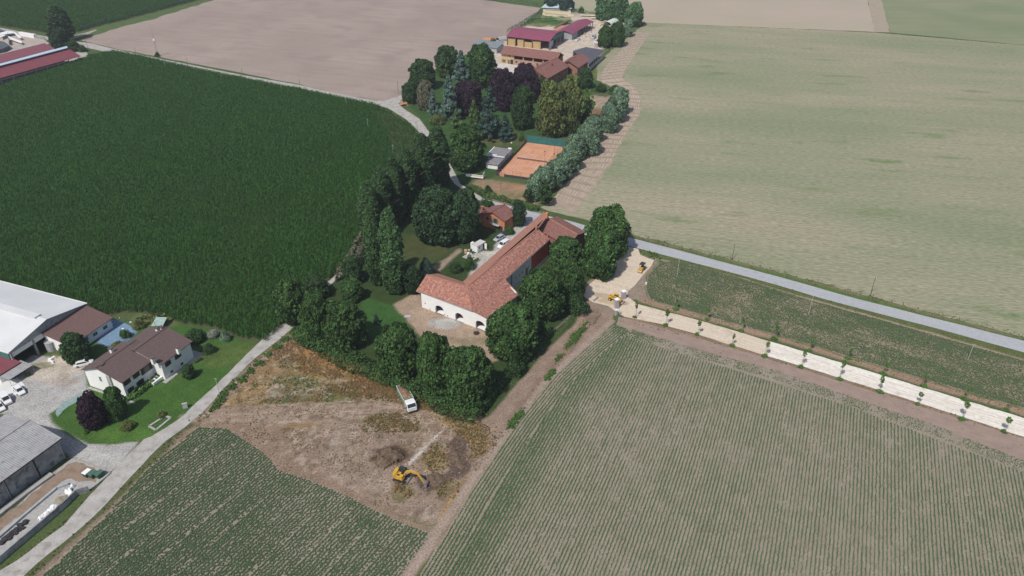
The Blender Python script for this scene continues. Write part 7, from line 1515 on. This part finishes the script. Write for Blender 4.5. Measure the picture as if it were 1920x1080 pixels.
for a_, lb in (((1269.5,518,482),'pale concrete pole in the soybean strip, first from the apron'), ((1516,591,553),'pale concrete pole in the middle of the soybean strip'), ((1814,676,645),'pale concrete pole at the right end of the soybean strip')): pole(*a_, lb, m_cp, .09)
for a_, lb in (((165,90,72),'wooden pole by the low bush near the farm lane'), ((256,104,88),'first wooden pole along the harrowed field'), ((353,124.5,108),'second wooden pole along the harrowed field, right of the mast'), ((455,143,127),'third wooden pole along the harrowed field'), ((562.7,161,147),'fourth wooden pole along the harrowed field'), ((747,176,151),'wooden pole at the corner of the harrowed field'), ((783,250,233),'short wooden pole at the inner side of the lane curve')): pole(*a_, lb)
for a_, lb in (((311,130,111),'white pole in the maize just below the lattice mast'), ((416.4,151,135),'first thin pale pole standing in the maize, under the third field pole'), ((529,173,160),'second thin pale pole in the maize edge'), ((650,199,179),'third thin pale pole in the maize edge'), ((698.4,189,171),'white pole on the verge near the junction'), ((691,245.5,222),'thin pale pole in the maize left of the curve'), ((737.7,290,271),'thin pale pole in the maize near the poplars'), ((412,740.5,709),'thin pole at the right edge of the gravel road by the lawn')): pole(*a_, lb, m_cp, .08)
# power lines
wb = MB()
def wires(a, c, n=8):
    for off in (-.3, .3):
        o = Vector((0, off, 0)); pts = [a.lerp(c, i / n) + o - Vector((0, 0, 1.6 * 4 * (i / n) * (1 - i / n))) for i in range(n + 1)]
        for p, q in zip(pts, pts[1:]): wb.rod(p, q, .012, n=3)
mast = P(296, 105)
t = thing('lattice_mast', 'tall lattice mast with a thin spire rising over the harrowed field', 'mast', tuple(mast)); H1 = 11.; b = MB()
for s in ((-.6, -.6), (.6, -.6), (.6, .6), (-.6, .6)): b.rod((s[0], s[1], 0), (s[0] * .4, s[1] * .4, H1), .06, n=4)
for k in range(9):
    z = H1 * k / 9; f = 1 - .6 * k / 9; g = 1 - .6 * (k + 1) / 9; z2 = H1 * (k + 1) / 9
    for s in (-1, 1): b.rod((-.6 * f, s * .6 * f, z), (.6 * g, s * .6 * g, z2), .03, n=3); b.rod((s * .6 * f, -.6 * f, z), (s * .6 * g, .6 * g, z2), .03, n=3)
b.build('lattice', m_steel, t); b = MB(); b.rod((0, 0, H1), (0, 0, 21), .10, .05, 6); b.build('spire', m_steel, t)
b = MB(); b.box(I4, -.5, .5, -.35, .35, 9.0, 10.2); b.build('transformer', m_wpaint, t)
T('bush','oak',(288,300,96,106),'small bush at the foot of the lattice mast', 'shrub', 'shrub')
# ------------------------------------------------------------------ air
hz = MB(); hz.box(I4, -1060, 1060, -300, 1300, -1.0, 125.0); ho = hz.build('haze', bpy.data.materials.new('haze'), kind='stuff'); hm = ho.data.materials[0]; hm.use_nodes = True; hm.node_tree.nodes.remove(hm.node_tree.nodes['Principled BSDF'])
pv = hm.node_tree.nodes.new('ShaderNodeVolumePrincipled'); pv.inputs['Density'].default_value = .00015; pv.inputs['Color'].default_value = (.86,.91,1.0,1); pv.inputs['Anisotropy'].default_value = .1
hm.node_tree.links.new(pv.outputs[0], hm.node_tree.nodes['Material Output'].inputs['Volume']); ho['label'] = 'thin summer haze over the fields'; ho['category'] = 'haze'
